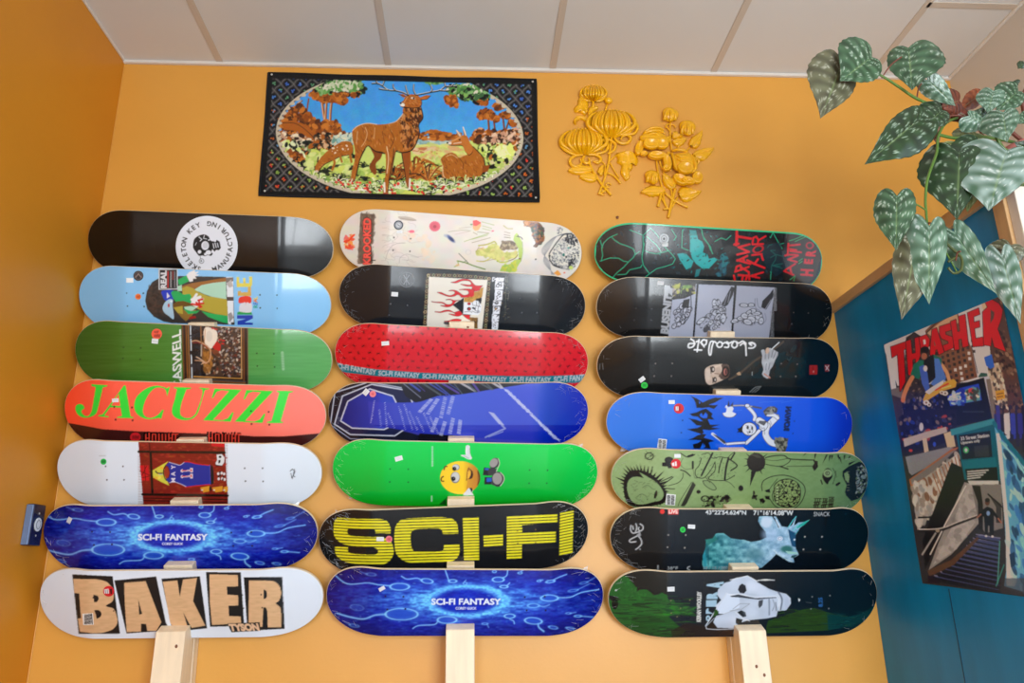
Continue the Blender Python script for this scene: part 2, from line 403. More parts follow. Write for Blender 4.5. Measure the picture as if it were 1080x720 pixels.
def build_deck(spec, cv, label, gloss=M_gloss, edge=None, step=0.0017, name='skateboard_deck', rim=None):
    d = Deck(*spec); L = d.L; cvf = cv.finish()
    n = 34; a = 0.135; e = (1-np.cos(np.linspace(0, math.pi/2, n)))  # dense towards the tips
    ends = L/2 - a*(1-np.sin(np.linspace(0, math.pi/2, int(n*2.2)))) ; ends = np.unique(ends)
    mid = np.arange(-(L/2-a), (L/2-a)+1e-9, step)
    u = np.unique(np.concatenate([-ends, mid, ends])); u = u[np.concatenate([[True], np.diff(u) > 1e-5])]
    nv = int(DW/step); v = np.linspace(-1, 1, nv); U, Vv = np.meshgrid(u, v, indexing='ij')
    H = np.maximum(halfw(U, L), 0.0006); T = Vv*H
    F0 = np.stack([U, surf(U, T, L), T], -1).reshape(-1, 3)
    wp = d.w(F0); px, py = project(wp); colr = cvf.sample(px, py)
    if rim is not None:
        q = np.minimum((H-np.abs(T)).ravel(), (L/2-np.abs(U)).ravel()) < 0.0035; colr[q] = lin(rim)
    nu = len(u); faces = [grid_faces(nu, nv)]; mats_i = [np.zeros((nu-1)*(nv-1))]
    # back skin, thinner grid across
    vb = np.linspace(-1, 1, 9); Ub, Vb = np.meshgrid(u, vb, indexing='ij'); Hb = np.maximum(halfw(Ub, L), 0.0006); Tb = Vb*Hb
    B = np.stack([Ub, surf(Ub, Tb, L)+0.0105, Tb], -1).reshape(-1, 3); off = len(F0)
    faces.append(grid_faces(nu, 9, off, True)); mats_i.append(np.full((nu-1)*8, 2))
    # edge band (its own vertices so that the rim stays crisp)
    def loop(fac, thick):
        a_ = np.concatenate([np.arange(nu), np.arange(nu)[::-1]]); side = np.concatenate([np.ones(nu), -np.ones(nu)])
        uu = u[a_]; hh = np.maximum(halfw(uu, L), 0.0006)*side; rim = hh*fac
        return np.stack([uu*(1+(fac-1)*0.3), surf(uu, hh, L)+thick, rim], -1)
    rings = [loop(1.0, 0), loop(1.012, 0.0018), loop(1.012, 0.0087), loop(1.0, 0.0105)]; o2 = off+len(B); m = 2*nu
    E_ = np.concatenate(rings); ef = []
    j = np.arange(m); jn = (j+1) % m
    for r in range(3): ef.append(np.stack([o2+r*m+j, o2+(r+1)*m+j, o2+(r+1)*m+jn, o2+r*m+jn], -1))
    ef = np.concatenate(ef); faces.append(ef); mats_i.append(np.full(len(ef), 1))
    V = np.concatenate([F0, B, E_]); F = np.concatenate(faces); fm = np.concatenate(mats_i)
    C = np.concatenate([colr, np.full((len(V)-len(colr), 3), 0.5)])
    me = fast_mesh('skateboard_deck', V, F, [gloss, edge or M_ply, M_back], fm, C)
    o = bpy.data.objects.new(name, me); COL.objects.link(o); o.matrix_world = d.M
    tag(o, label, 'skateboard deck', 'skateboard decks on the wall racks')
    d.ob = o; return d
def sticker(d, cv, kind, cx, cy, sx, sy, ang=0.0, name='price_sticker', label=None, step=0.0012, round_=False):
    """a stuck-on paper label; cx, cy centre, sx, sy half sizes along its axes"""
    c = d.unproject(cx, cy); a = math.radians(ang); k = 4.0
    ex = d.unproject(cx+k*math.cos(a), cy+k*math.sin(a))-c; ey = d.unproject(cx-k*math.sin(a), cy+k*math.cos(a))-c
    ex = ex/k*sx; ey = ey/k*sy; n = max(6, int(max(np.linalg.norm(ex), np.linalg.norm(ey))*2/step))
    g = np.linspace(-1, 1, n); X, Y = np.meshgrid(g, g, indexing='ij')
    if round_: X, Y = X*np.sqrt(1-Y*Y/2), Y*np.sqrt(1-X*X/2)
    q = c + X[..., None]*ex + Y[..., None]*ey; q = q.reshape(-1, 2)
    h = halfw(q[:, 0], d.L)-0.0008; ok = np.abs(q[:, 1]) > h; q[ok, 1] = np.sign(q[ok, 1])*h[ok]
    P0 = np.stack([q[:, 0], surf(q[:, 0], q[:, 1], d.L)-0.0007, q[:, 1]], -1); P1 = P0+np.array([0, 0.0006, 0])
    px, py = project(d.w(P0)); col = cv.sample(px, py)
    F = np.concatenate([grid_faces(n, n, 0, True), grid_faces(n, n, n*n)])
    b = np.concatenate([np.arange(n)*n, (n-1)*n+np.arange(n), (np.arange(n)*n+n-1)[::-1], np.arange(n)[::-1]]); bn = np.roll(b, -1)
    F = np.concatenate([F, np.stack([b, bn, bn+n*n, b+n*n], -1)[b != bn]])
    me = fast_mesh(name, np.concatenate([P0, P1]), F, [M_sticker], None, np.concatenate([col, col]))
    o = bpy.data.objects.new(name, me); COL.objects.link(o); o.parent = d.ob
    if label: o['label'] = label
    return o
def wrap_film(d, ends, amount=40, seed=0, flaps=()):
    """creases of the clear film gathered over nose or tail, whitened to paint in its glare"""
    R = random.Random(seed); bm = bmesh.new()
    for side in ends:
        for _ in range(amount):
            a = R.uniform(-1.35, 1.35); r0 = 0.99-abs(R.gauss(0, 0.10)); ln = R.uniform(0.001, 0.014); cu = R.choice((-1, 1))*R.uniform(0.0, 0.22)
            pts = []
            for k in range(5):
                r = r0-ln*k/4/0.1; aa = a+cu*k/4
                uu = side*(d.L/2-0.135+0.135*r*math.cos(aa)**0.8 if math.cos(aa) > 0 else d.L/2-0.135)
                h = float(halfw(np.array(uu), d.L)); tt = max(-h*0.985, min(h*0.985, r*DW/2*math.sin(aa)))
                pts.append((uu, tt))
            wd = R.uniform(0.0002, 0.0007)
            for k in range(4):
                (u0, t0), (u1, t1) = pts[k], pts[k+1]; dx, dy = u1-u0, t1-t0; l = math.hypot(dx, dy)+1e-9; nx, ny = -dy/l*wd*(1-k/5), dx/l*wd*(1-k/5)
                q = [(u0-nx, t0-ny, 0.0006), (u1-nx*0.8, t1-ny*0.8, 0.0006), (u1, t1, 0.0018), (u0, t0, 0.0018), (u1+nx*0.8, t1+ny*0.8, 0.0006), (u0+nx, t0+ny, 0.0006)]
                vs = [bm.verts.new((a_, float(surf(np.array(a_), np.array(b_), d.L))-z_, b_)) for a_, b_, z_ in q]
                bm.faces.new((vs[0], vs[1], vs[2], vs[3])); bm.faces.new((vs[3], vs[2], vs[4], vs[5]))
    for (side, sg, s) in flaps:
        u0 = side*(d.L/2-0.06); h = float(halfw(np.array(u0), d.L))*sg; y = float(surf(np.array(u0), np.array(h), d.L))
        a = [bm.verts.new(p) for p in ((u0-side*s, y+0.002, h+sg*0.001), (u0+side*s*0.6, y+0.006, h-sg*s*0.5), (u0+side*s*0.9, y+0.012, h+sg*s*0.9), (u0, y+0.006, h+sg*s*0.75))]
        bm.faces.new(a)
    tag(from_bm('wrap_creases_and_glare', bm, M_wrap, d.ob), kind='stuff')
SPEC = {'L1': (-0.8662, 2.2195, 0.0298, 0.802), 'L2': (-0.8643, 2.0216, 0.0366, 0.8049), 'L3': (-0.8497, 1.8342, 0.0465, 0.8029), 'L4': (-0.8565, 1.6495, 0.0333, 0.798), 'L5': (-0.8548, 1.4676, 0.024, 0.7898), 'L6': (-0.8614, 1.2836, 0.0039, 0.7994), 'L7': (-0.8381, 1.1023, 0.0103, 0.8068), 'M1': (-0.0312, 2.2199, 0.0666, 0.8215), 'M2': (-0.0247, 2.0261, 0.0576, 0.8176), 'M3': (-0.0262, 1.8269, 0.0497, 0.8206), 'M4': (-0.0361, 1.6482, 0.0006, 0.824), 'M5': (-0.0133, 1.4624, 0.0289, 0.823), 'M6': (-0.0485, 1.2705, -0.0287, 0.8155), 'M7': (-0.0127, 1.0924, 0.0208, 0.8205), 'R1': (0.8224, 2.1858, 0.0512, 0.7986), 'R2': (0.8255, 1.995, 0.0328, 0.8089), 'R3': (0.8189, 1.7976, 0.0098, 0.8105), 'R4': (0.8386, 1.6064, 0.0306, 0.8076), 'R5': (0.8536, 1.4289, 0.0292, 0.826), 'R6': (0.8349, 1.2549, 0.0137, 0.8123), 'R7': (0.8268, 1.075, 0.0092, 0.8265)}

# ------------------------------------------------------------------ wall racks: an upright with a slanted bracket under every deck
def rack(col, x0, tilt, label, zt, brk):
    r = empty('wall_rack', (x0, 0, 0.6)); tag(r, label, 'wall rack', 'wooden deck racks')
    hw = 0.042
    X = lambda z: x0+tilt*(z-1.6)
    z0 = SPEC[col+'7'][1]-0.40
    bm = bmesh.new(); add_box(bm, (-hw, -0.040, z0), (hw, -0.001, zt), 0.002)
    for v in bm.verts: v.co.x += X(v.co.z)
    kid(from_bm('upright', bm, M_pine), r)
    for i in range(1, 8):
        sp = SPEC[col+str(i)]; cz = sp[1]; cyc = -0.07-0.5*DW*math.sin(LEAN); c, s_ = math.cos(LEAN), math.sin(LEAN)
        dz = -math.sin(sp[2])*(X(cz)-sp[0]); hb = -DW/2
        P = lambda n, t: (cyc - n*c - t*s_, cz + dz - n*s_ + t*c)
        lip = (0.018 if i == 1 else 0.036) if i < 7 else 0.040
        if i < 7:
            prof = [P(0.030, hb+lip), P(-0.003, hb+lip), P(-0.0075, hb-0.004), P(-0.024, hb-0.004), (-0.041, P(-0.02, hb-0.004)[1]-0.004), (-0.041, P(-0.02, hb-0.05)[1]), P(0.030, hb-0.045)]
        else:
            prof = [P(0.034, hb+lip), P(-0.003, hb+lip), P(-0.0075, hb-0.004), P(-0.024, hb-0.004), (-0.041, P(-0.02, hb-0.004)[1]-0.004), (-0.041, cz-0.315), (-0.066, cz-0.315), P(0.034, hb-0.140)]
            prof[-1] = (prof[0][0]-0.012, cz-0.262)
            prof[-2] = (prof[-1][0]+0.02, cz-0.315)
        bm = bmesh.new(); A = [bm.verts.new((-hw*0.97, y, z)) for y, z in prof]; B = [bm.verts.new((hw*0.97, y, z)) for y, z in prof]
        bm.faces.new(A); bm.faces.new(B[::-1])
        for k2 in range(len(prof)): bm.faces.new((A[k2], B[k2], B[(k2+1) % len(prof)], A[(k2+1) % len(prof)]))
        bmesh.ops.recalc_face_normals(bm, faces=bm.faces)
        bmesh.ops.bevel(bm, geom=[e for e in bm.edges], offset=0.0015, segments=1, affect='EDGES')
        for v in bm.verts: v.co.x += X(v.co.z)
        b = kid(from_bm('bracket', bm, M_pine), r)
        # knots and screw heads in the face
        for (kx, kt) in brk.get(i, ()):
            bm = bmesh.new()
            n_ = 0.0306 if i < 7 else None
            if n_: y, z = P(n_, hb+kt)
            else:
                f0, f1 = prof[0], prof[-1]; fr = kt; y, z = f0[0]+(f1[0]-f0[0])*fr-0.0006, f0[1]+(f1[1]-f0[1])*fr
            res = bmesh.ops.create_uvsphere(bm, u_segments=10, v_segments=6, radius=1.0)
            for v in res['verts']: v.co = Vector((X(z)+kx+v.co.x*0.0042, y+v.co.y*0.0006, z+v.co.z*0.005))
            kn = from_bm('knot', bm, M_knot); kn.parent = b
rack('L', -0.8505, -0.014, 'pine rack upright holding the left column of skateboard decks', 2.05, {3: [(0.02, 0.012)], 4: [(-0.03, 0.018)], 5: [(-0.035, 0.02)], 7: [(0.02, 0.2), (-0.03, 0.72)]})
rack('M', -0.0295, 0.0, 'pine rack upright holding the middle column of skateboard decks', 2.05, {2: [(0.02, 0.02)], 3: [(0.01, 0.01)], 5: [(0.036, 0.012)]})
rack('R', 0.825, 0.004, 'pine rack upright holding the right column of skateboard decks', 2.318, {6: [(0.0, 0.02)], 7: [(0.0, 0.5), (0.02, 0.62)]})
# ------------------------------------------------------------------ printed artwork, left column
def chars(cv, txt, pos, rgt, up, h, col, bold=0.01, a=1.0, wf=1.0):
    t = glyph_tris(txt, bold); mn = t.reshape(-1, 2).min(0); mx = t.reshape(-1, 2).max(0); ar = (mx[0]-mn[0])/(mx[1]-mn[1])*wf
    r = np.array(rgt, float); r = r/np.hypot(*r)*h*ar; u = np.array(up, float); u = u/np.hypot(*u)*h; o = np.array(pos, float)-r/2-u/2
    cv.text(txt, o, o+r, o+u, col, bold, a)
def holes(cv, pts, col=(30, 28, 28), r=3.2):
    for x, y in pts: cv.ell(x, y, r, r, col)
def deckcanvas(k, base):
    cx = {'L': 195, 'M': 488, 'R': 778}[k[0]]; yy = {1: 258, 2: 314, 3: 375, 4: 437, 5: 500, 6: 565, 7: 636}[int(k[1])]
    return Canvas(cx-165, yy-48, cx+165, yy+50, base)
BLK = (16, 17, 20)
def scrib(cv, b, n, col, w, seed=0, slant=0.0):
    # illegible printed marks in a row
    R = random.Random(seed); x0, y0, x1, y1 = b; h = y1-y0
    for i in range(n):
        x = x0+(i+0.5)*(x1-x0)/n; k = R.random(); s_ = slant*h
        cv.line([(x+s_, y0+R.uniform(0, .15)*h), (x, y1-R.uniform(0, .15)*h)], w, col)
        if k > 0.45: y = y0+R.choice([.1, .5, .9])*h; cv.line([(x, y), (x+(x1-x0)/n*.8, y)], w*0.8, col)
def vscrib(cv, b, n, col, w, seed=0):
    R = random.Random(seed+5); x0, y0, x1, y1 = b; ww = x1-x0
    for i in range(n):
        y = y0+(i+0.5)*(y1-y0)/n; cv.line([(x0+R.uniform(0, .15)*ww, y), (x1-R.uniform(0, .15)*ww, y)], w, col)
        if R.random() > 0.45: x = x0+R.choice([.1, .5, .9])*ww; cv.line([(x, y), (x, y+(y1-y0)/n*.8)], w*0.8, col)

# L1 glossy black, round white sticker
cv = deckcanvas('L1', (10, 9, 10)); base1 = cv.copy(); cv.view(150, 220, 5.757)
cx, cy = 392, 232
cv.ell(cx, cy, 190, 190, (222, 226, 236))
for i, c in enumerate('SKELETON KEY'):
    if c == ' ': continue
    th = math.radians(122.5+(i-1)*12.55); o = (math.cos(th), math.sin(th)); chars(cv, c, (cx+o[0]*142, cy+o[1]*142), (-o[1], o[0]), o, 30, BLK, 0.03)
for i, c in enumerate('GNIRUTCAFUNAM'):
    th = math.radians(-84+i*12.9); o = (math.cos(th), math.sin(th)); chars(cv, c, (cx+o[0]*142, cy+o[1]*142), (o[1], -o[0]), (-o[0], -o[1]), 30, BLK, 0.03)
cv.poly([(308, 215), (318, 182), (345, 163), (378, 156), (404, 170), (412, 190), (425, 200), (428, 235), (420, 262), (428, 272), (418, 286), (398, 282), (382, 288), (365, 284), (345, 286), (325, 262), (310, 240)], BLK, sm=True)
cv.line([(345, 172), (362, 186), (352, 196)], 5, (222, 226, 236)); cv.line([(378, 160), (372, 180), (392, 184)], 4, (222, 226, 236)); cv.line([(330, 205), (322, 222)], 3, (222, 226, 236))
for e in ((382, 224, 23, 27), (348, 262, 11, 11), (402, 266, 17, 14), (384, 276, 9, 8), (405, 190, 6, 4)): cv.ell(*e, (222, 226, 236))
cv.ell(384, 222, 17, 20, (200, 204, 214))
cv.poly([(416, 206), (428, 196), (446, 202), (452, 188), (470, 200), (478, 238), (466, 252), (448, 250), (440, 262), (424, 244)], BLK)
for q in ((430, 212, 436, 240), (442, 208, 450, 236), (456, 210, 462, 234)): cv.line([q[:2], q[2:]], 5, (222, 226, 236))
cv.line([(352, 290), (354, 304)], 2.5, BLK); cv.ell(360, 318, 14, 14, BLK, ring=3.5); chars(cv, 'R', (360, 318), (1, 0), (0, -1), 14, BLK, 0.02)
d = build_deck(SPEC['L1'], base1, 'glossy black deck with a big round white skull sticker, top of the left column', step=0.003)
cv.finish(); sticker(d, cv, 'r', 150+cx/5.757, 220+cy/5.757, 188/5.757, 188/5.757, 0, 'round_sticker', 'round white sticker with black skull and ring of letters', 0.0014, True)

# L2 sky blue, seated figure printed sideways
cv = deckcanvas('L2', (134, 194, 240)); cv.view(150, 220, 5.757)
DK = (58, 54, 52); GR = (36, 168, 92); OL = (176, 160, 62); MT = (170, 212, 190); BR = (150, 100, 50)
cv.poly([(95, 425), (60, 445), (28, 500), (18, 560), (30, 610), (70, 655), (130, 685), (180, 695), (560, 705), (552, 415), (230, 408)], DK)
cv.splat(70, [(40, 470), (120, 450), (120, 650), (40, 620)], 6, [(72, 60, 54), (46, 40, 40), (84, 62, 54)], 2.5, 0.5)
cv.poly([(215, 432), (268, 404), (285, 440), (235, 462), (222, 460)], GR)
cv.poly([(268, 404), (285, 385), (318, 372), (322, 385), (345, 382), (325, 398), (348, 402), (320, 412), (330, 424), (308, 424), (308, 440), (288, 444)], (226, 226, 228))
cv.poly([(240, 470), (300, 452), (400, 436), (512, 418), (512, 442), (420, 452), (340, 480), (300, 492), (245, 500)], BR)
cv.poly([(315, 492), (360, 464), (430, 450), (508, 442), (512, 548), (440, 540), (380, 520)], MT)
cv.poly([(242, 482), (272, 470), (310, 484), (345, 508), (400, 530), (515, 550), (522, 650), (440, 638), (380, 622), (340, 610), (300, 585), (290, 560), (300, 530), (245, 520)], OL)
cv.poly([(215, 470), (240, 462), (242, 500), (215, 500)], MT)
cv.poly([(250, 592), (290, 588), (330, 600), (300, 624), (262, 612)], MT)
cv.poly([(120, 500), (180, 494), (200, 520), (180, 560), (140, 556), (124, 530)], (38, 62, 190), sm=True)
cv.poly([(150, 508), (168, 532), (150, 544)], (220, 222, 230))
cv.poly([(176, 508), (215, 500), (250, 520), (292, 520), (296, 574), (240, 576), (200, 560)], GR, sm=True)
cv.poly([(124, 600), (140, 566), (168, 548), (186, 556), (184, 585), (192, 668), (160, 650), (134, 630)], (168, 200, 222), sm=True)
cv.ell(161, 587, 6, 12, (190, 60, 50)); cv.poly([(165, 560), (182, 556), (182, 572)], (230, 236, 240))
cv.poly([(184, 580), (215, 562), (250, 560), (290, 572), (300, 590), (250, 596), (220, 604), (190, 600)], (104, 76, 34))
cv.poly([(190, 600), (245, 590), (248, 640), (215, 632)], OL)
cv.poly([(245, 612), (262, 618), (300, 620), (330, 612), (300, 650), (265, 684), (240, 662), (215, 632), (248, 640)], (140, 106, 50))
cv.poly([(248, 606), (300, 622), (350, 618), (330, 634), (280, 640)], GR)
cv.poly([(360, 622), (420, 636), (520, 650), (524, 696), (490, 690), (450, 676), (400, 656)], GR)
for a_, b_ in (((300, 552), (352, 535)), ((305, 560), (368, 548)), ((306, 572), (360, 566)), ((310, 548), (330, 520)), ((302, 574), (330, 592))): cv.line([a_, b_], 15, (228, 228, 232))
for a_, b_ in (((340, 556), (368, 548)), ((330, 578), (372, 574)), ((328, 570), (360, 596)), ((300, 578), (340, 586)), ((345, 560), (350, 600))): cv.line([a_, b_], 11, (204, 44, 40))
cv.poly([(290, 655), (320, 650), (330, 664), (280, 672)], (150, 34, 34))
cv.poly([(510, 415), (552, 415), (556, 705), (522, 700)], (222, 228, 236))
cv.poly([(508, 420), (552, 416), (552, 440), (510, 450)], (120, 112, 108)); cv.poly([(510, 455), (540, 430), (552, 470), (530, 480)], (176, 170, 170))
cv.rect(514, 536, 556, 558, (84, 74, 74)); cv.poly([(520, 640), (540, 628), (556, 660), (530, 690)], (148, 144, 148)); cv.rect(540, 690, 562, 705, (60, 54, 52))
# letters sideways N O L E
B_ = (36, 66, 178); 
cv.poly([(578, 682), (578, 705), (672, 705), (672, 692), (622, 690), (672, 666), (672, 646), (576, 646), (576, 668), (628, 668)], B_)
cv.poly([(576, 644), (578, 628), (600, 622), (660, 622), (670, 644)], (40, 160, 84))
cv.poly([(588, 615), (600, 576), (660, 572), (664, 622), (640, 630), (600, 626)], (214, 214, 222), sm=True)
cv.poly([(584, 560), (592, 538), (624, 530), (656, 534), (664, 556), (656, 574), (636, 568), (628, 584), (614, 572), (590, 574)], (224, 64, 52), sm=True)
cv.ell(622, 576, 9, 8, (214, 214, 222))
cv.poly([(580, 530), (580, 500), (598, 498), (602, 508), (640, 506), (640, 460), (660, 458), (662, 530)], (206, 170, 88))
cv.poly([(574, 476), (572, 414), (588, 414), (590, 452), (614, 452), (612, 420), (626, 420), (628, 452), (650, 452), (648, 412), (668, 412), (668, 462), (660, 474)], (216, 206, 90))
for i, (c, co) in enumerate(zip('REAL', ((40, 160, 150), (60, 120, 200), (220, 120, 60), (220, 200, 80)))): chars(cv, c, (688-i*0, 592-i*17), (0, -1), (-1, 0), 26, co, 0.04)
holes(cv, [(6, 514), (12, 594), (715, 524), (716, 602)], (40, 40, 46), 4.5)
cv.view(70, 215, 3.724); holes(cv, [(237, 350), (303, 350), (240, 401), (305, 402), (760, 356), (827, 358), (762, 408), (828, 410)], (40, 44, 52), 2.6)
st = cv.copy(); st.view(150, 220, 5.757)
st.poly([(98, 364), (215, 362), (217, 490), (100, 494)], (196, 200, 204)); st.poly([(106, 372), (210, 370), (211, 484), (107, 487)], (34, 34, 38))
st.text('REAL', (148, 484), (148, 374), (112, 484), (214, 216, 220), 0.05)
st.rect(152, 378, 160, 480, (190, 50, 44)); st.line([(186, 380), (186, 430)], 5, (170, 60, 50))
for q in range(11): st.line([(172, 382+q*9), (176, 388+q*9)], 4, (190, 190, 194)); st.line([(196, 382+q*9), (200, 387+q*9)], 3.5, (170, 170, 176))
st.view(70, 215, 3.724)
st.ell(283, 282, 20, 20, (48, 44, 46)); st.ell(283, 282, 14, 14, (120, 104, 100), ring=3); st.line([(272, 288), (283, 274), (294, 288)], 4, (150, 130, 124))
st.rect(235, 290, 264, 310, (236, 240, 244)); st.ell(282, 364, 12, 12, (238, 130, 62)); scrib(st, (275, 359, 290, 370), 4, (180, 50, 30), 2.4, 1)
st.finish()
d = build_deck(SPEC['L2'], cv, 'sky blue deck printed with a sideways seated figure in green and olive robes')
V1 = lambda x, y: (70+x/3.724, 215+y/3.724); V5 = lambda x, y: (150+x/5.757, 220+y/5.757)
sticker(d, st, 'q', *V5(157, 428), 59/5.757, 64/5.757, 0, 'maker_sticker', 'square black and silver maker sticker')
sticker(d, st, 'r', *V1(283, 282), 20/3.724, 20/3.724, 0, 'round_sticker', 'small round dark sticker', round_=True)
sticker(d, st, 'q', *V1(249, 300), 14/3.724, 9.5/3.724, 0); sticker(d, st, 'r', *V1(282, 364), 12/3.724, 12/3.724, 0, 'round_sticker', 'small round orange sticker', round_=True)

# L3 green with a framed painting
cv = deckcanvas('L3', (72, 140, 66)); cv.view(150, 335, 7.714)
cv.grad(lambda x, y: np.stack([np.interp(x, [-560, 0, 860, 1500], [56, 70, 76, 88]), np.interp(x, [-560, 0, 860, 1500], [92, 120, 150, 164]), np.interp(x, [-560, 0, 860, 1500], [30, 40, 76, 88])], -1))
cv.noise(5, (20, 1.2), 3)
cv.poly([(318, 52), (862, 70), (858, 560), (334, 540)], (52, 36, 30))
for x, w, c in ((326, 10, (104, 66, 34)), (342, 10, (44, 30, 28)), (356, 8, (136, 84, 36)), (372, 5, (186, 130, 70)), (380, 8, (70, 48, 36)), (392, 8, (206, 220, 232))): cv.line([(x, 50), (x+14, 530)], w, c)
cv.poly([(398, 60), (806, 68), (806, 482), (412, 470)], (34, 30, 32))
cv.poly([(470, 64), (800, 72), (800, 480), (520, 470), (486, 300)], (70, 50, 40))
R3_ = [(400, 62), (480, 62), (500, 300), (500, 462), (412, 462)]
cv.splat(60, R3_, 12, [(30, 34, 40), (22, 22, 28), (44, 44, 52)], 2, .8)
cv.splat(260, [(480, 66), (802, 72), (802, 478), (510, 468)], 7, [(92, 62, 44), (130, 96, 70), (40, 32, 34), (60, 56, 62), (150, 140, 136), (34, 30, 30), (178, 160, 140), (108, 44, 36)], 1.6, .9)
cv.splat(90, [(600, 80), (800, 90), (800, 470), (640, 440)], 5, [(190, 180, 168), (120, 124, 136), (200, 190, 176), (90, 40, 34), (40, 38, 46)], 1.8, .9)
cv.splat(40, [(490, 200), (570, 240), (570, 460), (505, 440)], 9, [(140, 90, 36), (168, 112, 50), (110, 70, 34)], 2.6, .8, angle=80)
cv.poly([(500, 110), (520, 76), (560, 84), (605, 110), (610, 170), (590, 215), (560, 250), (530, 225), (508, 200)], (228, 216, 200), sm=True)
cv.ell(545, 150, 26, 44, (206, 196, 184), .7); cv.line([(512, 92), (506, 200)], 5, (190, 130, 80))
cv.poly([(570, 240), (605, 190), (640, 220), (635, 270), (600, 270)], (186, 36, 36)); 
for q in ((632, 180), (660, 186), (655, 210), (600, 94), (575, 86)): cv.ell(q[0], q[1], 14, 7, (180, 40, 40))
cv.poly([(560, 256), (610, 262), (640, 300), (600, 305), (575, 290)], (120, 62, 40)); cv.poly([(590, 290), (630, 290), (650, 318), (610, 312)], (90, 50, 34))
cv.line([(404, 192), (440, 186), (490, 206), (530, 232), (556, 270), (552, 330), (530, 362), (490, 366)], 9, (196, 150, 116), sm=True); cv.line([(410, 204), (450, 202), (500, 222), (528, 248)], 5, (150, 40, 40), sm=True)
cv.line([(440, 318), (470, 334), (510, 362)], 8, (206, 176, 150), sm=True); cv.line([(430, 346), (480, 352), (520, 372)], 7, (196, 150, 120), sm=True); cv.line([(500, 370), (480, 378)], 6, (200, 160, 130))
cv.line([(476, 70), (484, 300)], 8, (150, 104, 66)); cv.line([(482, 220), (480, 310)], 10, (170, 160, 150))
cv.line([(806, 68), (808, 492)], 8, (196, 150, 92)); cv.line([(420, 478), (810, 494)], 8, (196, 140, 66)); cv.line([(824, 70), (828, 540)], 12, (110, 66, 34)); cv.line([(842, 70), (846, 540)], 8, (40, 28, 28)); cv.line([(858, 70), (862, 540)], 5, (120, 84, 80))
cv.line([(430, 500), (840, 520)], 8, (90, 80, 76)); cv.line([(430, 512), (840, 532)], 6, (150, 96, 40))
WT = (226, 230, 226)
cv.text('CASWELL', (322, 566), (314, 92), (250, 590), WT, 0.02)
for i in range(7):
    y = 545-i*68; cv.line([(318-i*.6, y), (317-i*.6, y-40)], 5, WT, .9)
for q in range(9): cv.line([(1208, 10+q*0), (1208, 10)], 1, WT, 0)
cv.view(70, 330, 3.724); cv.line([(848, 156), (852, 220)], 11, (150, 190, 150), .75)
for q in range(10): cv.line([(842, 160+q*6), (858, 160+q*6)], 1.6, (90, 150, 90))
holes(cv, [(224, 135), (292, 137), (222, 178), (290, 182), (748, 158), (815, 160), (750, 208), (818, 212)], (40, 60, 34), 3)
st = cv.copy(); st.ell(355, 82, 21, 21, (236, 92, 66)); scrib(st, (344, 70, 362, 79), 4, (120, 30, 30), 2.4, 1); scrib(st, (344, 84, 368, 95), 6, (120, 30, 30), 2.4, 1)
st.poly([(336, 99), (362, 102), (360, 122), (334, 120)], (232, 236, 238)); st.line([(340, 110), (356, 112)], 6, (200, 206, 210)); st.finish()
d = build_deck(SPEC['L3'], cv, 'green deck with a framed dark stag painting printed across its middle')
V3 = lambda x, y: (70+x/3.724, 330+y/3.724)
sticker(d, st, 'r', *V3(355, 82), 21/3.724, 21/3.724, 0, 'round_sticker', 'round orange price sticker', round_=True); sticker(d, st, 'q', *V3(348, 110), 13/3.724, 10/3.724, 6)

# L4 coral with big green italic serif letters
cv = deckcanvas('L4', (252, 98, 78)); cv.grad(lambda x, y: np.stack([np.full_like(x, 252), np.interp(x, [60, 110, 350], [72, 92, 130]), np.interp(x, [60, 110, 350], [38, 70, 116])], -1))
cv.view(60, 395, 7.2); G = (52, 218, 62)
cv.poly([(60, 362), (110, 370), (200, 386), (350, 414), (620, 430), (920, 440), (1300, 452), (1500, 468), (1720, 468), (1880, 455), (2050, 440), (2050, 700), (60, 700)], (62, 22, 20))
def jac(sub, hol=()): cv.poly(sub, G, sm=False, holes=hol)
sp_ = lambda pts: spline(pts, 6, False)
J_ = [(262, 72), (384, 80), (380, 90), (350, 96)] + sp_([(350, 96), (318, 230), (300, 290), (262, 318), (205, 326), (160, 304), (140, 262), (148, 232), (176, 222), (200, 232), (208, 256), (190, 270), (190, 290), (214, 312), (240, 312), (262, 280), (274, 220), (292, 110)]) + [(292, 94), (262, 86)]
jac(J_)
jac([(522, 80), (560, 318), (582, 322), (580, 330), (456, 328), (458, 320), (494, 314), (484, 250), (404, 248), (360, 310), (394, 316), (392, 324), (314, 316), (318, 306), (346, 302), (400, 230), (508, 82)], [[(470, 144), (412, 234), (482, 238)]])
Cc = [(858, 92), (838, 166)] + sp_([(838, 166), (822, 112), (780, 98), (735, 108), (690, 160), (660, 230), (655, 290), (680, 322), (722, 326), (768, 304), (800, 266)]) + [(812, 268), (792, 336), (776, 328)] + sp_([(776, 328), (700, 338), (640, 322), (596, 280), (588, 220), (612, 160), (680, 104), (750, 84), (800, 90), (836, 104)]) + [(846, 94)]
jac(Cc)
U_ = [(892, 94), (1020, 98), (1016, 108), (984, 112)] + sp_([(984, 112), (948, 210), (936, 290), (964, 324), (1010, 328), (1050, 300), (1072, 250), (1100, 170), (1106, 112)]) + [(1084, 104), (1082, 98), (1158, 104), (1154, 112), (1124, 116)] + sp_([(1124, 116), (1096, 210), (1070, 290), (1034, 330), (980, 345), (916, 334), (878, 300), (876, 250), (894, 190), (912, 108)]) + [(888, 104)]
jac(U_)
def Z(ox, oy):
    p = [(190, 106), (394, 114), (180, 340), (250, 346), (290, 330), (325, 284), (334, 288), (312, 356), (102, 346), (300, 124), (240, 118), (205, 130), (178, 178), (168, 176)]
    jac([(x+ox+1008, y+oy) for x, y in p])
